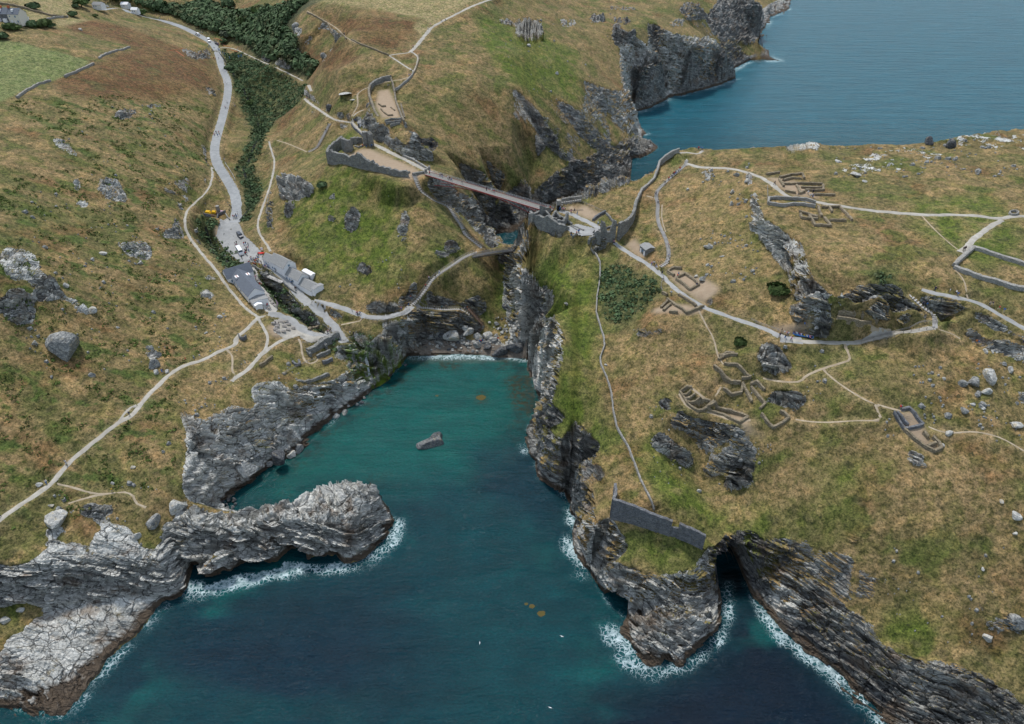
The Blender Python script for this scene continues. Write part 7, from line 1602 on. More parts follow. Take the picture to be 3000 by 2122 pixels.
# ------------------------------------------------------------------ trees and scrub
def leafy(V, F, c, r, h, n, r_=None):
    r_ = r_ or rng; k0 = len(V)
    for _ in range(n):
        th = r_.uniform(0, 6.283); ph = math.acos(r_.uniform(-.25, 1)); rr = r * (.62 + .42 * r_.random())
        lump = 1 + .25 * math.sin(th * 3 + c[0]) * math.sin(ph * 4 + c[1])
        p = Vector((c[0] + rr * lump * math.sin(ph) * math.cos(th), c[1] + rr * lump * math.sin(ph) * math.sin(th), c[2] + h * .45 + h * .5 * (rr / r) * lump * math.cos(ph)))
        nrm = Vector((math.sin(ph) * math.cos(th), math.sin(ph) * math.sin(th), math.cos(ph) + .3)); nrm += Vector((r_.gauss(0, .35), r_.gauss(0, .35), r_.gauss(0, .35))); nrm.normalize()
        a = nrm.cross(Vector((0, 0, 1))) if abs(nrm.z) < .95 else Vector((1, 0, 0)); a.normalize(); b_ = nrm.cross(a); s = r * r_.uniform(.16, .30)
        k = len(V); V += [tuple(p - a * s - b_ * s * .8), tuple(p + a * s * .9 - b_ * s), tuple(p + a * s + b_ * s * .9), tuple(p - a * s * .8 + b_ * s)]; F.append((k, k + 1, k + 2, k + 3))
def leafmat(name, c, v=.5):
    t = NT(name); P = t.pos(); n = t.noise(P, .16, 4, .65); n2 = t.noise(P, 1.6, 3, .7)
    m = t.mix(t.ramp(n, (.35, 0), (.65, 1)), tuple(x * (1 - v) for x in c), tuple(x * (1 + v) for x in c)); m = t.mix(t.ramp(n2, (.35, .5), (.6, 0)), m, tuple(x * .35 for x in c))
    m = t.mix(t.ramp(t.noise(P, .09, 2), (.58, 0), (.66, .5)), m, (.10, .085, .035))
    return t.fin(m, None, .85, .2)
ML = dict(dark=leafmat('dark_woodland_leaves', (.085, .135, .060), .5), mid=leafmat('hedge_leaves', (.062, .098, .028)), grey=leafmat('grey_green_leaves', (.085, .105, .065), .3), gorse=leafmat('gorse', (.085, .125, .028)), heath=leafmat('dark_heath', (.055, .050, .030), .4))
def tree(px, py, r, h, mk, label, n=150):
    q = g3(px, py); o = empty('tree', q, label, 'tree')
    b = MB(); b.cyl((q[0], q[1], q[2] - .5), r * .09, h * .6, 7, r * .05)
    for k in range(4):
        a = k * 1.6 + px; b.bar((q[0], q[1], q[2] + h * .35), (q[0] + r * .5 * math.cos(a), q[1] + r * .5 * math.sin(a), q[2] + h * .7), r * .05)
    b.build('trunk', M['trunk'], o); V, F = [], []
    leafy(V, F, (q[0], q[1], q[2] + h * .12), r, h, n)
    for k in range(3):
        a = rng.uniform(0, 6.28); leafy(V, F, (q[0] + r * .5 * math.cos(a), q[1] + r * .5 * math.sin(a), q[2] + h * .1), r * .6, h * .8, n // 3)
    b = MB(); b.v, b.f, b.mi = V, F, [0] * len(F); b.build('crown', ML[mk], o)
    return o
for a in [(662,112,4.5,6,'grey','grey-green round bush beside the road fork'),(655,128,3,4,'dark','dark bush between the road fork and the path'),(520,40,6,8,'dark','tall dark tree above the upper road, left of the wood'),(470,30,6,8,'dark','broad dark tree over the upper lane'),(418,45,4,5,'mid','bright green bush beside the pale roofed sheds'),(240,22,5,7,'mid','green tree left of the valley cottage'),(280,50,2,2,'mid','small hedge bush below the valley cottage'),
          (248,12,4.5,6,'dark','dark tree behind the valley cottage'),(100,27,4.5,4,'dark','dark round bush in the wall behind the white house'),(90,78,4.2,3.4,'dark','round dark bush right of the white house drive'),(118,80,3.8,3.2,'mid','bright green bush, left one of the garden pair'),(135,76,4.6,4,'mid','larger bright green bush of the garden pair'),(150,80,3,2.5,'dark','small dark bush at the end of the garden pair'),(30,84,4.5,2.8,'mid','long green hedge bush below the white house'),(48,86,3.6,2.4,'mid','hedge bush under the navy car'),(215,48,3.4,3.2,'dark','dark bush at the corner of the straw field'),(222,24,2.6,2.6,'dark','small dark bush on the edge of the straw field'),
          (5,112,4,3,'dark','dark bush at the left edge above the green field'),(640,85,5,7,'dark','dark rounded tree on the near edge of the wood'),(720,75,5.5,7,'mid','green tree on the valley side above the fork'),(670,25,6,8,'dark','deep green tree standing in the middle of the wood'),(760,45,6,7,'mid','bright green tree in the upper wood'),
          (700,215,2.6,2.4,'dark','dark shrub by the footpath above the stream'),(672,205,3.4,3,'dark','dark shrub beside the upper stream'),(735,305,3,2.6,'mid','green shrub on the stream bank'),(2278,855,3.6,2,'mid','round dark bush on the slope left of the long crag'),(2168,1005,2.2,1.3,'mid','round dark bush beside the grey crag trail'),(945,545,2.6,1.6,'dark','dark little bush beside the hill outcrop')]:
    tree(a[0], a[1], a[2], a[3], a[4], a[5])
def inpoly(x, y, P):
    c = False; j = len(P) - 1
    for i in range(len(P)):
        if (P[i][1] > y) != (P[j][1] > y) and x < (P[j][0] - P[i][0]) * (y - P[i][1]) / (P[j][1] - P[i][1]) + P[i][0]: c = not c
        j = i
    return c
FP = gpoly([(300,5),(600,2),(900,5),(860,40),(830,80),(870,130),(925,195),(905,232),(870,215),(800,180),(720,125),(660,100),(610,90),(560,70),(520,45),(430,20)])
xs_ = [p[0] for p in FP]; ys_ = [p[1] for p in FP]; V, F = [], []; cnt = 0; routes_xy = [L for k, w_, L in route_w if k in ('road', 'footpath', 'lane')]
allp = np.vstack([L[:, :2] for L in routes_xy])
for _ in range(14000):
    x, y = rng.uniform(min(xs_), max(xs_)), rng.uniform(min(ys_), max(ys_))
    if not inpoly(x, y, FP) or np.hypot(allp[:, 0] - x, allp[:, 1] - y).min() < 5.5: continue
    dens = noise2(np.array([x / 30]), np.array([y / 30]))[0]
    r = rng.uniform(2.2, 5.0); leafy(V, F, (x, y, gz(x, y) - .3), r, r * 1.35, 26); cnt += 1
    if cnt > 2600: break
b = MB(); b.v, b.f, b.mi = V, F, [0] * len(F); tag(b.build('woodland', ML['dark']), 'dark green wood filling the head of the valley', 'wood', kind='stuff')
print('wood', cnt, round(time.time() - T0, 1))
def scrub(name, label, mat, zone, n, rmin, rmax, thr=.35, near=0, leaves=12, hf=.55, box=None):
    V, F = [], []; c = 0; W_ = Z[zone] if isinstance(zone, str) else zone
    jj, ii = np.nonzero(W_ > thr); 
    if not len(jj): return
    for _ in range(n * 3):
        k = rng.randrange(len(jj)); x, y = RX0 + (ii[k] + rng.random()) * RS, RY0 + (jj[k] + rng.random()) * RS
        if abs(x) > .72 * (y + 140) or not LM[jj[k], ii[k]] or pathmask[jj[k], ii[k]] > .1: continue
        if near and fbm2(np.array([x / near]), np.array([y / near]), 3)[0] < .08: continue
        r = rng.uniform(rmin, rmax); leafy(V, F, (x, y, gz(x, y) - r * .2), r, r * hf * 1.4, leaves); c += 1
        if c >= n: break
    b = MB(); b.v, b.f, b.mi = V, F, [0] * len(F); tag(b.build(name, ML[mat]), label, 'scrub', kind='stuff')
scrub('stream_scrub', 'dark scrub lining the stream down the valley', 'dark', streamveg * (YYf < 700), 700, 1.0, 2.2, .5)
scrub('valley_scrub', 'dense green scrub on the valley side below the footpath', 'dark', 'dgreen', 1500, .8, 2.0, .5, leaves=14)
scrub('gorse_scrub', 'patches of bright green gorse over the left hillside', 'gorse', 'shrub', 3200, .4, 1.3, .5, near=9, leaves=9, hf=.38)
print('scrub', round(time.time() - T0, 1))
# ------------------------------------------------------------------ vehicles
def vehicle(px, py, L, W_, Hh, mat, label, head, kind='van', cat='van'):
    """head: photo pixel the nose points towards"""
    q = g3(px, py); t = g3(*head); a = math.atan2(t[1] - q[1], t[0] - q[0])
    n0 = np.array([gz(q[0] + math.cos(a) * 1.5, q[1] + math.sin(a) * 1.5) - gz(q[0] - math.cos(a) * 1.5, q[1] - math.sin(a) * 1.5)])[0] / 3
    o = empty(kind if kind != 'car' else 'parked_car', (q[0], q[1], q[2] + .15), label, cat, rz=a)
    o.rotation_euler = (0, -math.atan(n0), a)
    def part(b, nm, m, par=None):
        me_o = b.build(nm, m); me_o.parent = par or o; return me_o
    hl, hw = L / 2, W_ / 2
    if kind == 'minibus': prof = [(-hl, .4), (-hl, Hh * .95), (-hl + .15, Hh), (hl * .78, Hh), (hl * .90, Hh * .62), (hl, Hh * .5), (hl, .4)]
    elif kind == 'van': prof = [(-hl, .4), (-hl, Hh * .93), (-hl + .2, Hh), (hl * .35, Hh), (hl * .62, Hh * .62), (hl * .97, Hh * .52), (hl, .4)]
    else: prof = [(-hl, .35), (-hl, Hh * .6), (-hl * .8, Hh * .95), (-hl * .5, Hh), (hl * .15, Hh), (hl * .5, Hh * .66), (hl * .95, Hh * .55), (hl, .35)]
    b = MB(); n = len(prof)
    def sec(y, k): return [(x, y * (1 if z < Hh * .62 else .86), z) for x, z in prof]
    Lf, Rt = sec(-hw, 0), sec(hw, 1); b.poly(Lf[::-1] if False else Lf); b.poly(Rt[::-1])
    for i in range(n): j = (i + 1) % n; b.quad(Lf[j], Lf[i], Rt[i], Rt[j])
    body = part(b, 'body', mat)
    gl = MB(); zt, zb = Hh * .9, Hh * .62; x0 = -hl * .88; x1 = hl * (.30 if kind != 'minibus' else .7)
    nw = 4 if kind == 'minibus' else 3
    for s in (-1, 1):
        for k in range(nw):
            u0, u1 = x0 + (x1 - x0) * (k + .06) / nw, x0 + (x1 - x0) * (k + .94) / nw; yb, yt = s * (hw + .015), s * (hw * .88 + .02)
            gl.hexa([(u0, yb, zb), (u1, yb, zb), (u1, yb - s * .03, zb), (u0, yb - s * .03, zb)], [(u0, yt, zt), (u1, yt, zt), (u1, yt - s * .03, zt), (u0, yt - s * .03, zt)])
    part(gl, 'side_windows', M['glass'])
    i = 3 if kind != 'car' else 4; (xa, za), (xb, zb2) = prof[i], prof[i + 1]
    g = MB(); xa2, za2, xb2, zb3 = xa + (xb - xa) * .12, za + (zb2 - za) * .12, xa + (xb - xa) * .9, za + (zb2 - za) * .9
    g.hexa([(xb2, -hw * .8, zb3), (xb2 + .06, -hw * .8, zb3 + .03), (xb2 + .06, hw * .8, zb3 + .03), (xb2, hw * .8, zb3)], [(xa2, -hw * .74, za2), (xa2 + .06, -hw * .74, za2 + .04), (xa2 + .06, hw * .74, za2 + .04), (xa2, hw * .74, za2)])
    part(g, 'windscreen', M['glass'])
    for sx in (-1, 1):
        for sy in (-1, 1):
            w = MB(); rr = .34 if kind != 'minibus' else .42; cx, cy = sx * hl * .64, sy * (hw - .06); V = []
            for s in (0, 1):
                for k in range(12): th = k * math.pi / 6; V.append((cx + rr * math.cos(th), cy + (s - .5) * .24, rr + rr * math.sin(th)))
            w.v = V; w.f = [tuple(range(11, -1, -1)), tuple(range(12, 24))] + [(k, (k + 1) % 12, 12 + (k + 1) % 12, 12 + k) for k in range(12)]; w.mi = [0] * len(w.f)
            part(w, 'wheel', M['black'])
    for sy in (-1, 1):
        b = MB(); b.box((hl + .01, sy * hw * .7, Hh * .36), (.05, .32, .16)); part(b, 'headlight', M['lamp'])
        b = MB(); b.box((-hl - .01, sy * hw * .8, Hh * .42), (.05, .16, .26)); part(b, 'tail_light', M['red'])
    return o
vehicle(704, 694, 5.3, 2.0, 2.0, M['vdark'], 'dark grey people carrier parked on the upper side of the car park', (716, 706), 'van')
vehicle(704, 742, 7.0, 2.3, 2.8, M['vwhite'], 'white minibus parked beside groups of visitors in the car park', (713, 756), 'minibus', 'minibus')
vehicle(613, 122, 5.6, 2.1, 2.5, M['vwhite'], 'white van driving down the valley road below the wood', (617, 133), 'van')
vehicle(579, 104, 5.0, 2.0, 2.2, M['vwhite'], 'white off-road car at the left side of the upper valley road', (568, 98), 'car', 'car')
vehicle(50, 71, 4.6, 1.85, 1.6, M['vblue'], 'navy blue car parked in front of the cream house', (64, 75), 'car', 'car')
vehicle(636, 131, 4.2, 1.8, 1.5, M['vdark'], 'dark grey car half hidden by bushes at the road fork', (628, 128), 'car', 'car')
# ------------------------------------------------------------------ stall, kayak, flag, benches, rusty frame
q = g3(626, 626); st_ = empty('works_heap', q, 'yellow sheeted heap with timber pallets behind the curved stone wall', 'materials')
for (dx, dy, w, d, h, m, nm) in ((-3.2, .3, 3.2, 2.4, 1.2, 'yellow', 'yellow_sheet'), (0, .6, 2.6, 2, 1.0, 'yellow', 'yellow_sheet'), (2.4, .2, 2.4, 1.6, .7, 'timber_red', 'pallet'), (-.6, -1.6, 3.5, .9, .7, 'timber_red', 'pallet'), (4.4, .8, 1.8, 1.2, .8, 'pink', 'crate')):
    b = MB(); c = (q[0] + dx, q[1] + dy, gz(q[0] + dx, q[1] + dy)); b.hexa([(c[0] - w/2, c[1] - d/2, c[2]), (c[0] + w/2, c[1] - d/2, c[2]), (c[0] + w/2, c[1] + d/2, c[2]), (c[0] - w/2, c[1] + d/2, c[2])], [(c[0] - w*.35, c[1] - d*.3, c[2] + h), (c[0] + w*.3, c[1] - d*.35, c[2] + h * .8), (c[0] + w*.36, c[1] + d*.3, c[2] + h), (c[0] - w*.3, c[1] + d*.35, c[2] + h * 1.1)]); b.build(nm, M[m], st_)
q = g3(640, 618); b = MB(); b.cyl((0, 0, 0), 1.0, 3.0, 12); o = b.build('silo', M['stone_pale']); o.location = q; tag(o, 'pale upright cylinder tank beside the yellow heap', 'tank')
q = g3(766, 742); kk = empty('kayak_stack', q, 'bright red kayaks lying against the hillside behind the car park', 'kayaks')
for k in range(2):
    b = MB(); V = []; n = 9; Lk = 3.6
    for i in range(n):
        u = i / (n - 1) * 2 - 1; w = .42 * (1 - abs(u) ** 2.2) + .02
        for (yy, zz) in ((-w, .25), (-w * .6, 0), (w * .6, 0), (w, .25), (0, .36)): V.append((q[0] + u * Lk / 2, q[1] - .9 * k + yy, q[2] + .12 + k * .1 + zz + .12 * u * u))
    F = [(i * 5 + j, i * 5 + (j + 1) % 5, i * 5 + 5 + (j + 1) % 5, i * 5 + 5 + j) for i in range(n - 1) for j in range(5)]
    b.v, b.f, b.mi = V, F + [tuple(range(5)), tuple((n - 1) * 5 + j for j in range(4, -1, -1))], [0] * (len(F) + 2); b.build('kayak', M['red'], kk)
q = g3(768, 735); b = MB(); b.box((0, 0, .4), (1.1, .12, 1.5)); b.box((-.4, 0, 0), (.1, .1, .5)); b.box((.4, 0, 0), (.1, .1, .5)); o = b.build('notice_board', M['white']); o.location = q; tag(o, 'white notice board standing behind the red kayaks', 'sign')
q = g3(813, 901); fl = empty('feather_flag', q, 'tall pale pink feather flag at the corner of the cafe terrace', 'flag')
b = MB(); b.cyl((q[0], q[1], q[2]), .05, 4.6, 6); b.build('pole', M['steel'], fl)
b = MB()
for k in range(6):
    z0, z1 = 1 + k * .58, 1 + (k + 1) * .58; w0, w1 = .75 * math.sin(math.pi * (k * .13 + .2)), .75 * math.sin(math.pi * ((k + 1) * .13 + .2)); y0, y1 = .08 * math.sin(k), .08 * math.sin(k + 1)
    b.hexa([(q[0], q[1] + y0, q[2] + z0), (q[0] + w0, q[1] + y0, q[2] + z0), (q[0] + w0, q[1] + y0 + .03, q[2] + z0), (q[0], q[1] + y0 + .03, q[2] + z0)], [(q[0], q[1] + y1, q[2] + z1), (q[0] + w1, q[1] + y1, q[2] + z1), (q[0] + w1, q[1] + y1 + .03, q[2] + z1), (q[0], q[1] + y1 + .03, q[2] + z1)])
b.build('cloth', M['pink'], fl)
q = at(879, 1140, 9); rf_ = empty('winch_frame', q, 'rusty red iron winch frame on the haven cliff ledge', 'machinery')
for k, (a_, b__) in enumerate([((-2.4,0,3.2),(2.4,0,3.2)),((-2.4,0,2.2),(2.4,0,2.2)),((-2.2,0,-1),(-2.2,0,3.2)),((2.2,0,-1),(2.2,0,3.2)),((-2.4,-1.6,0),(2.4,-1.6,0)),((-2.2,0,0),(-2.2,-2,0)),((2.2,0,0),(2.2,-2,0)),((-2.2,0,1),(2.2,0,2.2))]):
    b = MB(); b.bar(vadd(q, a_), vadd(q, b__), .35 if k < 2 else .28, .4); b.build('girder', M['rust'], rf_)
# picnic tables
def picnic():
    o = empty('picnic_table', (0, 0, 0), 'weathered picnic table on the dry grass terrace', 'picnic table', 'picnic tables on the picnic ground')
    def pt(nm, fn):
        b = MB(); fn(b); x = b.build(nm, M['timber']); x.parent = o
    for k in range(3): pt('table_board', lambda b, k=k: b.box((0, -.3 + k * .3, .74), (1.9, .27, .06)))
    for s in (-1, 1):
        pt('bench', lambda b, s=s: b.box((0, s * .78, .44), (1.9, .28, .06)))
        pt('leg_frame', lambda b, s=s: (b.bar((s * .7, -.75, 0), (s * .7, -.25, .74), .1), b.bar((s * .7, .75, 0), (s * .7, .25, .74), .1), b.bar((s * .7, -.85, .4), (s * .7, .85, .4), .1)))
    return o
pic = picnic(); first = True
PT = [(1060,1010,'farthest left picnic table, where people sit at its left end'),(1105,1018,'picnic table with seated people at the back of the picnic ground'),(1165,990,'back row picnic table, second from the right'),(1225,980,'back row picnic table at the far right of the block'),(1255,1020,'second row picnic table at the right'),(1200,1042,'picnic table in the middle of the picnic ground'),(1108,1048,'picnic table just in front of the seated people'),(1085,1085,'left picnic table of the front rows'),(1120,1112,'front row picnic table at the left'),(1190,1110,'front row picnic table in the middle'),(1250,1086,'front row picnic table at the right'),(1315,1068,'single picnic table standing apart on the right')]
PT += [(850,450,'upper of two terrace tables beside the cross wing'),(870,480,'lower of two terrace tables beside the cross wing'),(955,645,'farthest table of the row on the stream side of the cafe terrace'),(985,680,'second table of the row on the stream side of the cafe terrace'),(1018,712,'third table of the row on the stream side of the cafe terrace'),(1045,750,'fourth table of the row on the stream side of the cafe terrace'),(1075,782,'table nearest the pink flag on the cafe terrace'),(1000,812,'front terrace table below the cafe lean-to'),(915,742,'terrace table tight against the white lean-to wall')]
for zx, zy, lab in PT:
    px, py = 560 + zx / 4.39, 720 + zy / 4.39; q = g3(px, py); o = pic if first else copy_tree(pic); first = False
    o.location = (q[0], q[1], gz(q[0], q[1]) + .14); o.scale = (.95, .95, .95); o.rotation_euler = (0, 0, .25 + rng.uniform(-.12, .12) if py > 930 else -.75); o['label'] = lab
# blue curved bench at the viewpoint
q0 = [g3(2322 + k * 10, 982 + k * 2.0 + (1.5 * math.sin(k)) * .3) for k in range(7)]; bn = empty('curved_bench', q0[0], 'long curved blue bench at the crowded viewpoint', 'bench')
b = MB()
for a_, c_ in zip(q0[:-1], q0[1:]): b.bar(vadd(a_, (0, 0, .55)), vadd(c_, (0, 0, .55)), .6, .4)
b.build('seat', M['blue'], bn)
b = MB()
for a_, c_ in zip(q0[:-1], q0[1:]): b.bar(vadd(a_, (0, .4, .85)), vadd(c_, (0, .4, .85)), .12, .6)
b.build('backrest', M['blue'], bn)
# ------------------------------------------------------------------ people
def person_mesh(pose):
    if pose == 'stand': J = [(0,0,.98,.15),(0,0,1.15,.145),(0,0,1.36,.165),(0,0,1.50,.07),(0,.015,1.60,.095),(0,.01,1.72,.09),(.10,0,.92,.10),(.11,.01,.50,.07),(.11,0,.08,.055),(.12,.15,.04,.05),(-.10,0,.92,.10),(-.11,.01,.50,.07),(-.11,0,.08,.055),(-.12,.15,.04,.05),(.20,0,1.42,.065),(.26,-.02,1.14,.05),(.25,.10,.90,.04),(-.20,0,1.42,.065),(-.26,-.02,1.14,.05),(-.25,.10,.90,.04)]
    elif pose == 'walk': J = [(0,0,.97,.15),(0,.02,1.15,.145),(0,.04,1.36,.165),(0,.06,1.50,.07),(0,.08,1.60,.095),(0,.08,1.72,.09),(.10,.02,.91,.10),(.11,.22,.52,.07),(.11,.30,.09,.055),(.12,.44,.05,.05),(-.10,-.02,.91,.10),(-.11,-.10,.50,.07),(-.11,-.38,.16,.055),(-.12,-.28,.05,.05),(.20,.03,1.42,.065),(.26,-.14,1.16,.05),(.25,-.16,.92,.04),(-.20,.03,1.42,.065),(-.26,.14,1.16,.05),(-.25,.30,.98,.04)]
    else: J = [(0,0,.50,.16),(0,-.02,.68,.15),(0,0,.90,.165),(0,.02,1.04,.07),(0,.05,1.14,.095),(0,.05,1.26,.09),(.11,.10,.50,.10),(.12,.45,.52,.075),(.12,.48,.09,.055),(.12,.62,.05,.05),(-.11,.10,.50,.10),(-.12,.45,.52,.075),(-.12,.48,.09,.055),(-.12,.62,.05,.05),(.21,.02,.96,.065),(.27,.06,.72,.05),(.18,.30,.62,.04),(-.21,.02,.96,.065),(-.27,.06,.72,.05),(-.18,.30,.62,.04)]
    E = [(0,1),(1,2),(2,3),(3,4),(4,5),(0,6),(6,7),(7,8),(8,9),(0,10),(10,11),(11,12),(12,13),(2,14),(14,15),(15,16),(2,17),(17,18),(18,19)]
    me = bpy.data.meshes.new('p'); me.from_pydata([j[:3] for j in J], E, []); ob = bpy.data.objects.new('p', me); COL.objects.link(ob)
    md = ob.modifiers.new('s', 'SKIN'); sv = me.skin_vertices[0].data
    for k, j in enumerate(J): sv[k].radius = (j[3], j[3] * (.72 if k in (1, 2) else 1))
    sv[0].use_root = True
    dg = bpy.context.evaluated_depsgraph_get(); out = bpy.data.meshes.new_from_object(ob.evaluated_get(dg)); bpy.data.objects.remove(ob)
    z0 = J[0][2]
    for p in out.polygons:
        c = p.center; k = 0
        if c.z > J[4][2] + .06 or (c.z > J[3][2] + .03 and c.y < J[4][1] - .03): k = 3
        elif c.z > J[3][2] - .02: k = 2
        elif c.z > z0 + .0 and abs(c.x) < .34 and not (abs(c.x) > .2 and c.z < z0 + .08): k = 0
        elif abs(c.x) > .2 and pose != 'sit': k = 2
        elif c.z < .12: k = 3
        else: k = 1
        p.material_index = k
    out.polygons.foreach_set('use_smooth', [True] * len(out.polygons)); out.name = 'person'
    return out
PMESH = {k: person_mesh(k) for k in ('stand', 'walk', 'sit')}
CL = dict(white=(.72,.72,.72), red=(.55,.03,.03), navy=(.015,.025,.07), black=(.015,.015,.018), blue=(.03,.15,.45), pink=(.65,.28,.36), grey=(.22,.22,.23), orange=(.70,.17,.02), teal=(.02,.22,.25), beige=(.42,.36,.27), green=(.05,.14,.05), yellow=(.65,.45,.05))
CM = {k: simple('cloth_' + k, v, .12, 6) for k, v in CL.items()}
PV = {}
def pmesh(pose, top, leg):
    if (pose, top, leg) not in PV:
        me = PMESH[pose].copy(); me.materials.clear()
        for m in (CM[top], CM[leg], M['skin'], M['hair']): me.materials.append(m)
        me.polygons.foreach_set('material_index', [p.material_index for p in PMESH[pose].polygons]); PV[(pose, top, leg)] = me
    return PV[(pose, top, leg)]
seen = {}
PEOPLE = []
def person(px, py, top, where, pose=None, leg=None, z=None, rz=None, hz=1.0):
    PEOPLE.append((px, py, top, where, pose, leg, z, rz, hz))
def flush_people():
    cnt = {}
    for r in PEOPLE: cnt[(r[2], r[3])] = cnt.get((r[2], r[3]), 0) + 1
    used = {}
    for px, py, top, where, pose, leg, z, rz, hz in PEOPLE:
        pose = pose or rng.choice(['stand', 'walk', 'walk']); leg = leg or rng.choice(['navy', 'black', 'grey', 'beige', 'navy', 'blue'])
        k = (top, where, leg)
        q = g3(px, py) if z is None else at(px, py, z)
        if used.get(k, 0) and cnt[(top, where)] > 1:
            for alt in ['black', 'navy', 'grey', 'beige', 'blue', 'white', 'green', 'red', 'teal', 'pink', 'orange']:
                if (top, where, alt) not in used: leg = alt; k = (top, where, leg); break
        used[k] = used.get(k, 0) + 1
        o = bpy.data.objects.new('person', pmesh(pose, top, leg)); COL.objects.link(o)
        o.location = (q[0], q[1], q[2] + .15); o.rotation_euler = (0, 0, rng.uniform(0, 6.28) if rz is None else rz); o.scale = (1.12 * hz, 1.12 * hz, 1.06 * hz)
        verb = {'stand': 'standing', 'walk': 'walking', 'sit': 'sitting'}[pose]
        tag(o, 'person in %s top and %s trousers %s' % (top, leg, where), 'person', 'visitors ' + where)
def grp(ox, oy, s, where, *ps, **kw):
    for p in ps: person(ox + p[0] / s, oy + p[1] / s, p[2], where, *(p[3:]), **kw)
T = 2.706
grp(0, 0, T, 'at the top of the valley road', (1268,158,'white'), (1590,268,'white'), (1605,270,'white'), (1340,166,'black'))
grp(0, 0, T, 'at the road fork below the wood', (1720,358,'navy'), (1734,364,'pink'), (1733,374,'blue'))
grp(0, 0, T, 'on the road below the white van', (1682,408,'navy'), (1691,408,'black'), (1697,472,'black',None,'orange'), (1709,476,'red'), (1735,472,'blue'))
grp(0, 0, T, 'on the footpath above the stream', (1888,398,'white'))
grp(0, 0, T, 'on the widest bend of the road', (1803,822,'white'), (1788,862,'pink'), (1801,864,'white'))
grp(0, 0, T, 'in the group of five on the road', (1716,1060,'navy'), (1737,1062,'red'), (1746,1080,'black'), (1729,1085,'blue'), (1702,1078,'pink'))
grp(0, 500, T, 'at the road bridge', (1822,290,'navy'), (1838,308,'black'), (1822,327,'black'), (1851,376,'red'), (1864,379,'navy'), (1878,378,'blue'), (1886,352,'white'), (1873,365,'grey'))
grp(0, 500, T, 'in the middle of the car park', (1865,594,'black'), (1878,584,'black'), (1877,604,'pink'), (1868,603,'white'), (1936,592,'red'), (1950,588,'black'), (1970,598,'navy'))
grp(560, 720, 4.39, 'beside the white minibus', (700,85,'grey'), (715,55,'navy'), (735,48,'pink'), (742,72,'white'), (692,112,'blue'), (705,118,'red'), (722,135,'white'), (655,168,'black'), (716,90,'black'))
grp(560, 720, 4.39, 'in the crowd at the car park corner', (745,238,'red'), (770,180,'red'), (775,188,'white'), (800,208,'white'), (822,212,'navy'), (835,192,'blue'), (850,200,'orange'), (866,184,'blue'), (855,168,'grey'), (868,140,'black'), (870,150,'black'), (762,225,'navy'), (790,185,'white'), (812,190,'beige'), (843,210,'red'), (828,222,'orange'), (858,215,'white'), (870,205,'yellow'))
grp(560, 720, 4.39, 'outside the long white building', (820,248,'white'), (836,262,'red'), (884,268,'orange'), (905,235,'black'), (923,285,'navy'), (938,292,'white'), (950,282,'blue'), (978,292,'white'), (995,285,'blue'), (1000,262,'grey'), (960,298,'pink'), (812,255,'red'))
grp(560, 720, 4.39, 'on the lane by the blue doors', (1293,495,'blue'), (1305,485,'green'), (1338,570,'black'), (1352,570,'black'), (1280,440,'pink'), (1098,340,'grey'))
grp(560, 720, 4.39, 'on the cafe terrace', (885,505,'red','sit'), (905,515,'red','sit'), (958,735,'red'), (985,770,'red','sit'), (1068,770,'navy','sit'), (765,775,'black'), (830,415,'pink','sit'))
grp(560, 720, 4.39, 'on the lane below the long white building', (1697,795,'black','sit'))
grp(560, 720, 4.39, 'at the path junction above the cliff', (2072,850,'orange'), (2128,885,'pink'), (2142,885,'red'), (2165,892,'white'), (2178,888,'blue'), (2150,900,'grey'))
grp(560, 720, 4.39, 'at the picnic tables', (1048,1010,'white','sit'), (1083,1003,'navy','sit'), (1130,1015,'black','sit'))
grp(560, 720, 4.39, 'at the fence corner by the stream head', (1795,1100,'blue'), (1765,1125,'pink'), (1755,1130,'grey'))
grp(560, 720, 4.39, 'at the end of the lane', (2046,1140,'white'), (2092,1150,'navy'))
grp(0, 1000, T, 'on the coast path at the rocky bend', (1300,245,'black'), (1288,250,'blue'), (1475,158,'red'), (1540,140,'white'))
grp(0, 1000, T, 'alone on the coast path above the bare patch', (1030,590,'navy'))
grp(0, 1000, T, 'as a close pair on the lower coast path', (528,975,'white'), (536,988,'white'))
grp(0, 1000, T, 'on the coast path near the left edge', (372,1130,'white'), (2,1395,'navy'))
grp(0, 1000, T, 'on the faint trail above the rocks', (893,1195,'yellow'))
grp(600, 0, T, 'on the steps of the far ridge', (1770,240,'white'), (1790,205,'pink'), (1880,178,'navy'), (1908,172,'grey'), (1652,382,'pink'))
grp(600, 0, T, 'on the worn bank above the upper ward', (1620,610,'blue'), (1632,605,'pink'))
grp(600, 0, T, 'at the hairpin of the upper footpath', (810,790,'pink'), (808,775,'black'))
grp(600, 0, T, 'on the steep timber steps', (978,1000,'navy'), (962,1045,'black'))
grp(600, 0, T, 'beside the stone shelter', (1193,968,'blue'), (1168,970,'black'), (1238,1003,'white'))
grp(600, 0, T, 'in the mainland castle yard', (1262,1155,'white'), (1255,1170,'orange'), (1282,1172,'navy'), (1325,1168,'blue'), (1225,1168,'black'))
for s, c in ((.02,'red'), (.11,'white'), (.13,'black'), (.18,'white'), (.195,'navy'), (.21,'blue'), (.5,'black'), (.54,'white'), (.56,'red'), (.30,'grey'), (.99,'red')):
    p = A + (B - A) * s; u, v = to_px(*p); person(u, v + rng.uniform(-2, 2), c, 'on the slate deck of the footbridge', z=float(p[2]) - .08)
grp(1480, 560, 4.39, 'at the island end of the footbridge', (700,250,'blue'), (712,235,'white'), (732,215,'white'), (740,260,'pink'), (755,262,'pink'), (772,250,'white'), (722,265,'grey'), (748,248,'white'))
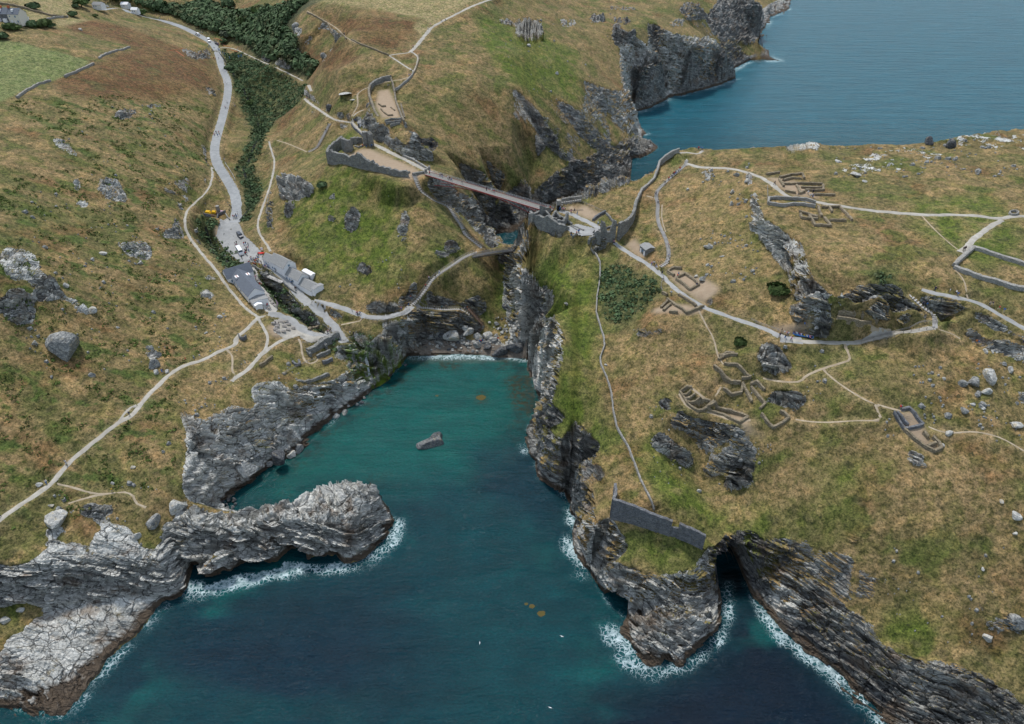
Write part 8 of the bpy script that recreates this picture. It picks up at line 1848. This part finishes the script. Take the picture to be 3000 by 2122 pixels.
grp(1480, 560, 4.39, 'on the sandy island yard', (848,280,'black'), (846,290,'pink'), (890,272,'navy'), (925,308,'teal'))
grp(1480, 560, 4.39, 'on the paved floor of the ruined hall', (1195,438,'white'), (1225,465,'white'), (1245,450,'navy'), (1262,440,'white'), (1270,468,'blue'), (1240,478,'black'), (1278,475,'white'), (1252,430,'grey'))
grp(1480, 560, 4.39, 'behind the low castle curtain wall', (848,578,'black'), (918,565,'red'), (938,545,'blue'), (950,540,'blue'))
grp(1480, 560, 4.39, 'in the gap of the island gate', (1400,665,'black'), (1396,680,'pink'))
grp(1480, 560, 4.39, 'on the island path below the hut', (1880,955,'pink'), (1897,950,'white'), (1916,950,'white'), (1948,1010,'white'), (1998,985,'pink'), (2016,1075,'navy'), (2025,1150,'white'), (1938,985,'grey'))
grp(1480, 560, 4.39, 'on the lower flights of the winding stair', (2098,722,'pink'), (2100,855,'blue'), (2102,920,'white'), (1938,55,'navy'), (1962,160,'white'), (1968,150,'black'))
grp(1400, 0, T, 'in the queue climbing the winding stair', (1512,1430,'red'), (1530,1405,'grey'), (1545,1395,'black'), (1555,1388,'red'), (1565,1385,'navy'), (1572,1378,'white'), (1590,1365,'white'), (1600,1352,'red'), (1482,1465,'black'), (1540,1408,'white'))
grp(1400, 0, T, 'on the skyline of the island ridge', (1748,1190,'red'), (1765,1192,'blue'), (1778,1195,'blue'))
grp(1400, 500, T, 'in the sandy rooms beside the island path', (1590,835,'blue'), (1580,850,'red'), (1733,920,'navy'), (1530,985,'white'))
grp(2200, 500, T, 'on the plateau path near the excavations', (185,115,'black'), (372,205,'black'), (450,190,'white'), (490,180,'navy'), (465,218,'white'), (490,215,'grey'), (2138,-350,'white') if False else (478,212,'white'))
grp(2200, 500, T, 'at the end of the plateau side path', (1678,640,'black'), (1692,635,'black'))
grp(2200, 500, T, 'on the right-hand plateau path', (1455,955,'navy'), (1570,970,'white'), (1620,985,'white'), (1633,998,'blue'), (1887,1072,'beige'), (1908,1072,'navy'), (1960,1108,'red'), (2000,1125,'blue'))
grp(2200, 500, T, 'on the steps by the crag end', (1360,1075,'navy'), (1390,1080,'blue'))
grp(2200, 500, T, 'on the dark rocks at the right', (1780,1375,'orange'), (1796,1380,'blue'), (2152,1378,'navy'))
grp(2200, 500, T, 'on the bare ground behind the viewpoint', (420,1235,'blue'))
grp(2200, 500, T, 'on the viewpoint platform', (240,1285,'black'), (263,1300,'white'), (225,1320,'navy'), (270,1335,'black'), (283,1308,'pink'), (292,1310,'white'), (316,1350,'pink'), (333,1320,'blue','stand','yellow'))
grp(2200, 500, T, 'on the curved bench', *[(338 + k * 11.5, 1296 + k * 3.2, c, 'sit') for k, c in enumerate(['navy','grey','white','black','red','white','navy','yellow','grey','white','blue','pink','navy'])], rz=3.3)
grp(2200, 1000, T, 'at the corner of the double ruin', (1178,540,'red'))
grp(1150, 850, 3.734, 'on the ledge walkway above the beach', (460,208,'grey'), (540,205,'teal'), (588,200,'beige'), (745,225,'black'), (790,222,'white'), (818,212,'orange'), (848,245,'blue'))
grp(1150, 850, 3.734, 'on the stepped walkway above the waterfall', (98,218,'pink'), (180,165,'white'), (175,172,'black'), (148,190,'navy'), (200,95,'orange'))
grp(1150, 850, 3.734, 'sitting by the surf on the beach', (925,570,'navy','sit'), (950,568,'blue','sit'), (968,570,'red','sit'), (983,565,'blue','sit'), (1158,540,'orange','sit'))
grp(600, 500, T, 'on the walkway up to the old timber bridge', (1860,818,'white'), (1775,860,'pink'), (1780,865,'white'), (1828,850,'black'), (1752,925,'red'))
flush_people()
# gulls over the water
def gull(px, py, z, lab):
    q = at(px, py, z); b = MB(); V = [(0,.28,0),(.07,.05,.03),(.05,-.25,.0),(-.05,-.25,.0),(-.07,.05,.03),(.55,.02,.12),(.5,-.1,.12),(1.0,-.14,.03),(-.55,.02,.12),(-.5,-.1,.12),(-1.0,-.14,.03),(0,-.02,-.08),(0,0,.07)]
    V = [(x, y, z_) for x, y, z_ in V]; b.v = V; b.f = [(0,1,12,4),(12,1,2),(12,2,3),(12,3,4),(0,4,11),(0,11,1),(1,11,2),(11,3,2),(4,3,11),(1,5,6,2),(5,7,6),(4,3,9,8),(8,9,10)]; b.mi = [0] * len(b.f)
    o = b.build('gull', M['white']); o.location = q; o.rotation_euler = (0, .2, rng.uniform(0, 6)); o.scale = (.7,) * 3; tag(o, lab, 'gull')
gull(1646, 1865, 30, 'white gull flying low over the dark water left of the point'); gull(785, 1530, 22, 'white gull above the grey promontory slab'); gull(1612, 2074, 20, 'white gull low over the water at the bottom middle'); gull(1405, 1884, 12, 'tiny gull over the water in the lower centre')
# drifting weed
for k, (x, y, w) in enumerate([(1542,1770,9),(1558,1777,14),(1586,1798,20),(1409,1165,26),(1280,1160,8)]):
    q = at(x, y, 0); n = 18; V = [(0, 0, .03)]; r0 = w / 2 * math.hypot(q[1], 200) / FPX
    for i in range(n): a = 2 * math.pi * i / n; r = r0 * rng.uniform(.75, 1.05); V.append((r * math.cos(a) * 1.3, r * math.sin(a), .02))
    b = MB(); b.v = V; b.f = [(0, 1 + i, 1 + (i + 1) % n) for i in range(n)]; b.mi = [0] * n; o = b.build('floating_weed', simple('floating_weed', (.09, .07, .015), .4, 4) if k == 0 else bpy.data.materials['floating_weed'])
    o.location = q; tag(o, 'ochre patch of floating weed, ' + ['leftmost of the three in open water', 'middle of the three in open water', 'largest of the three in open water', 'in the inner haven near the island cliff', 'small one in the inner haven'][k], 'seaweed')
print('done', round(time.time() - T0, 1), 'objects', len(SC.objects))
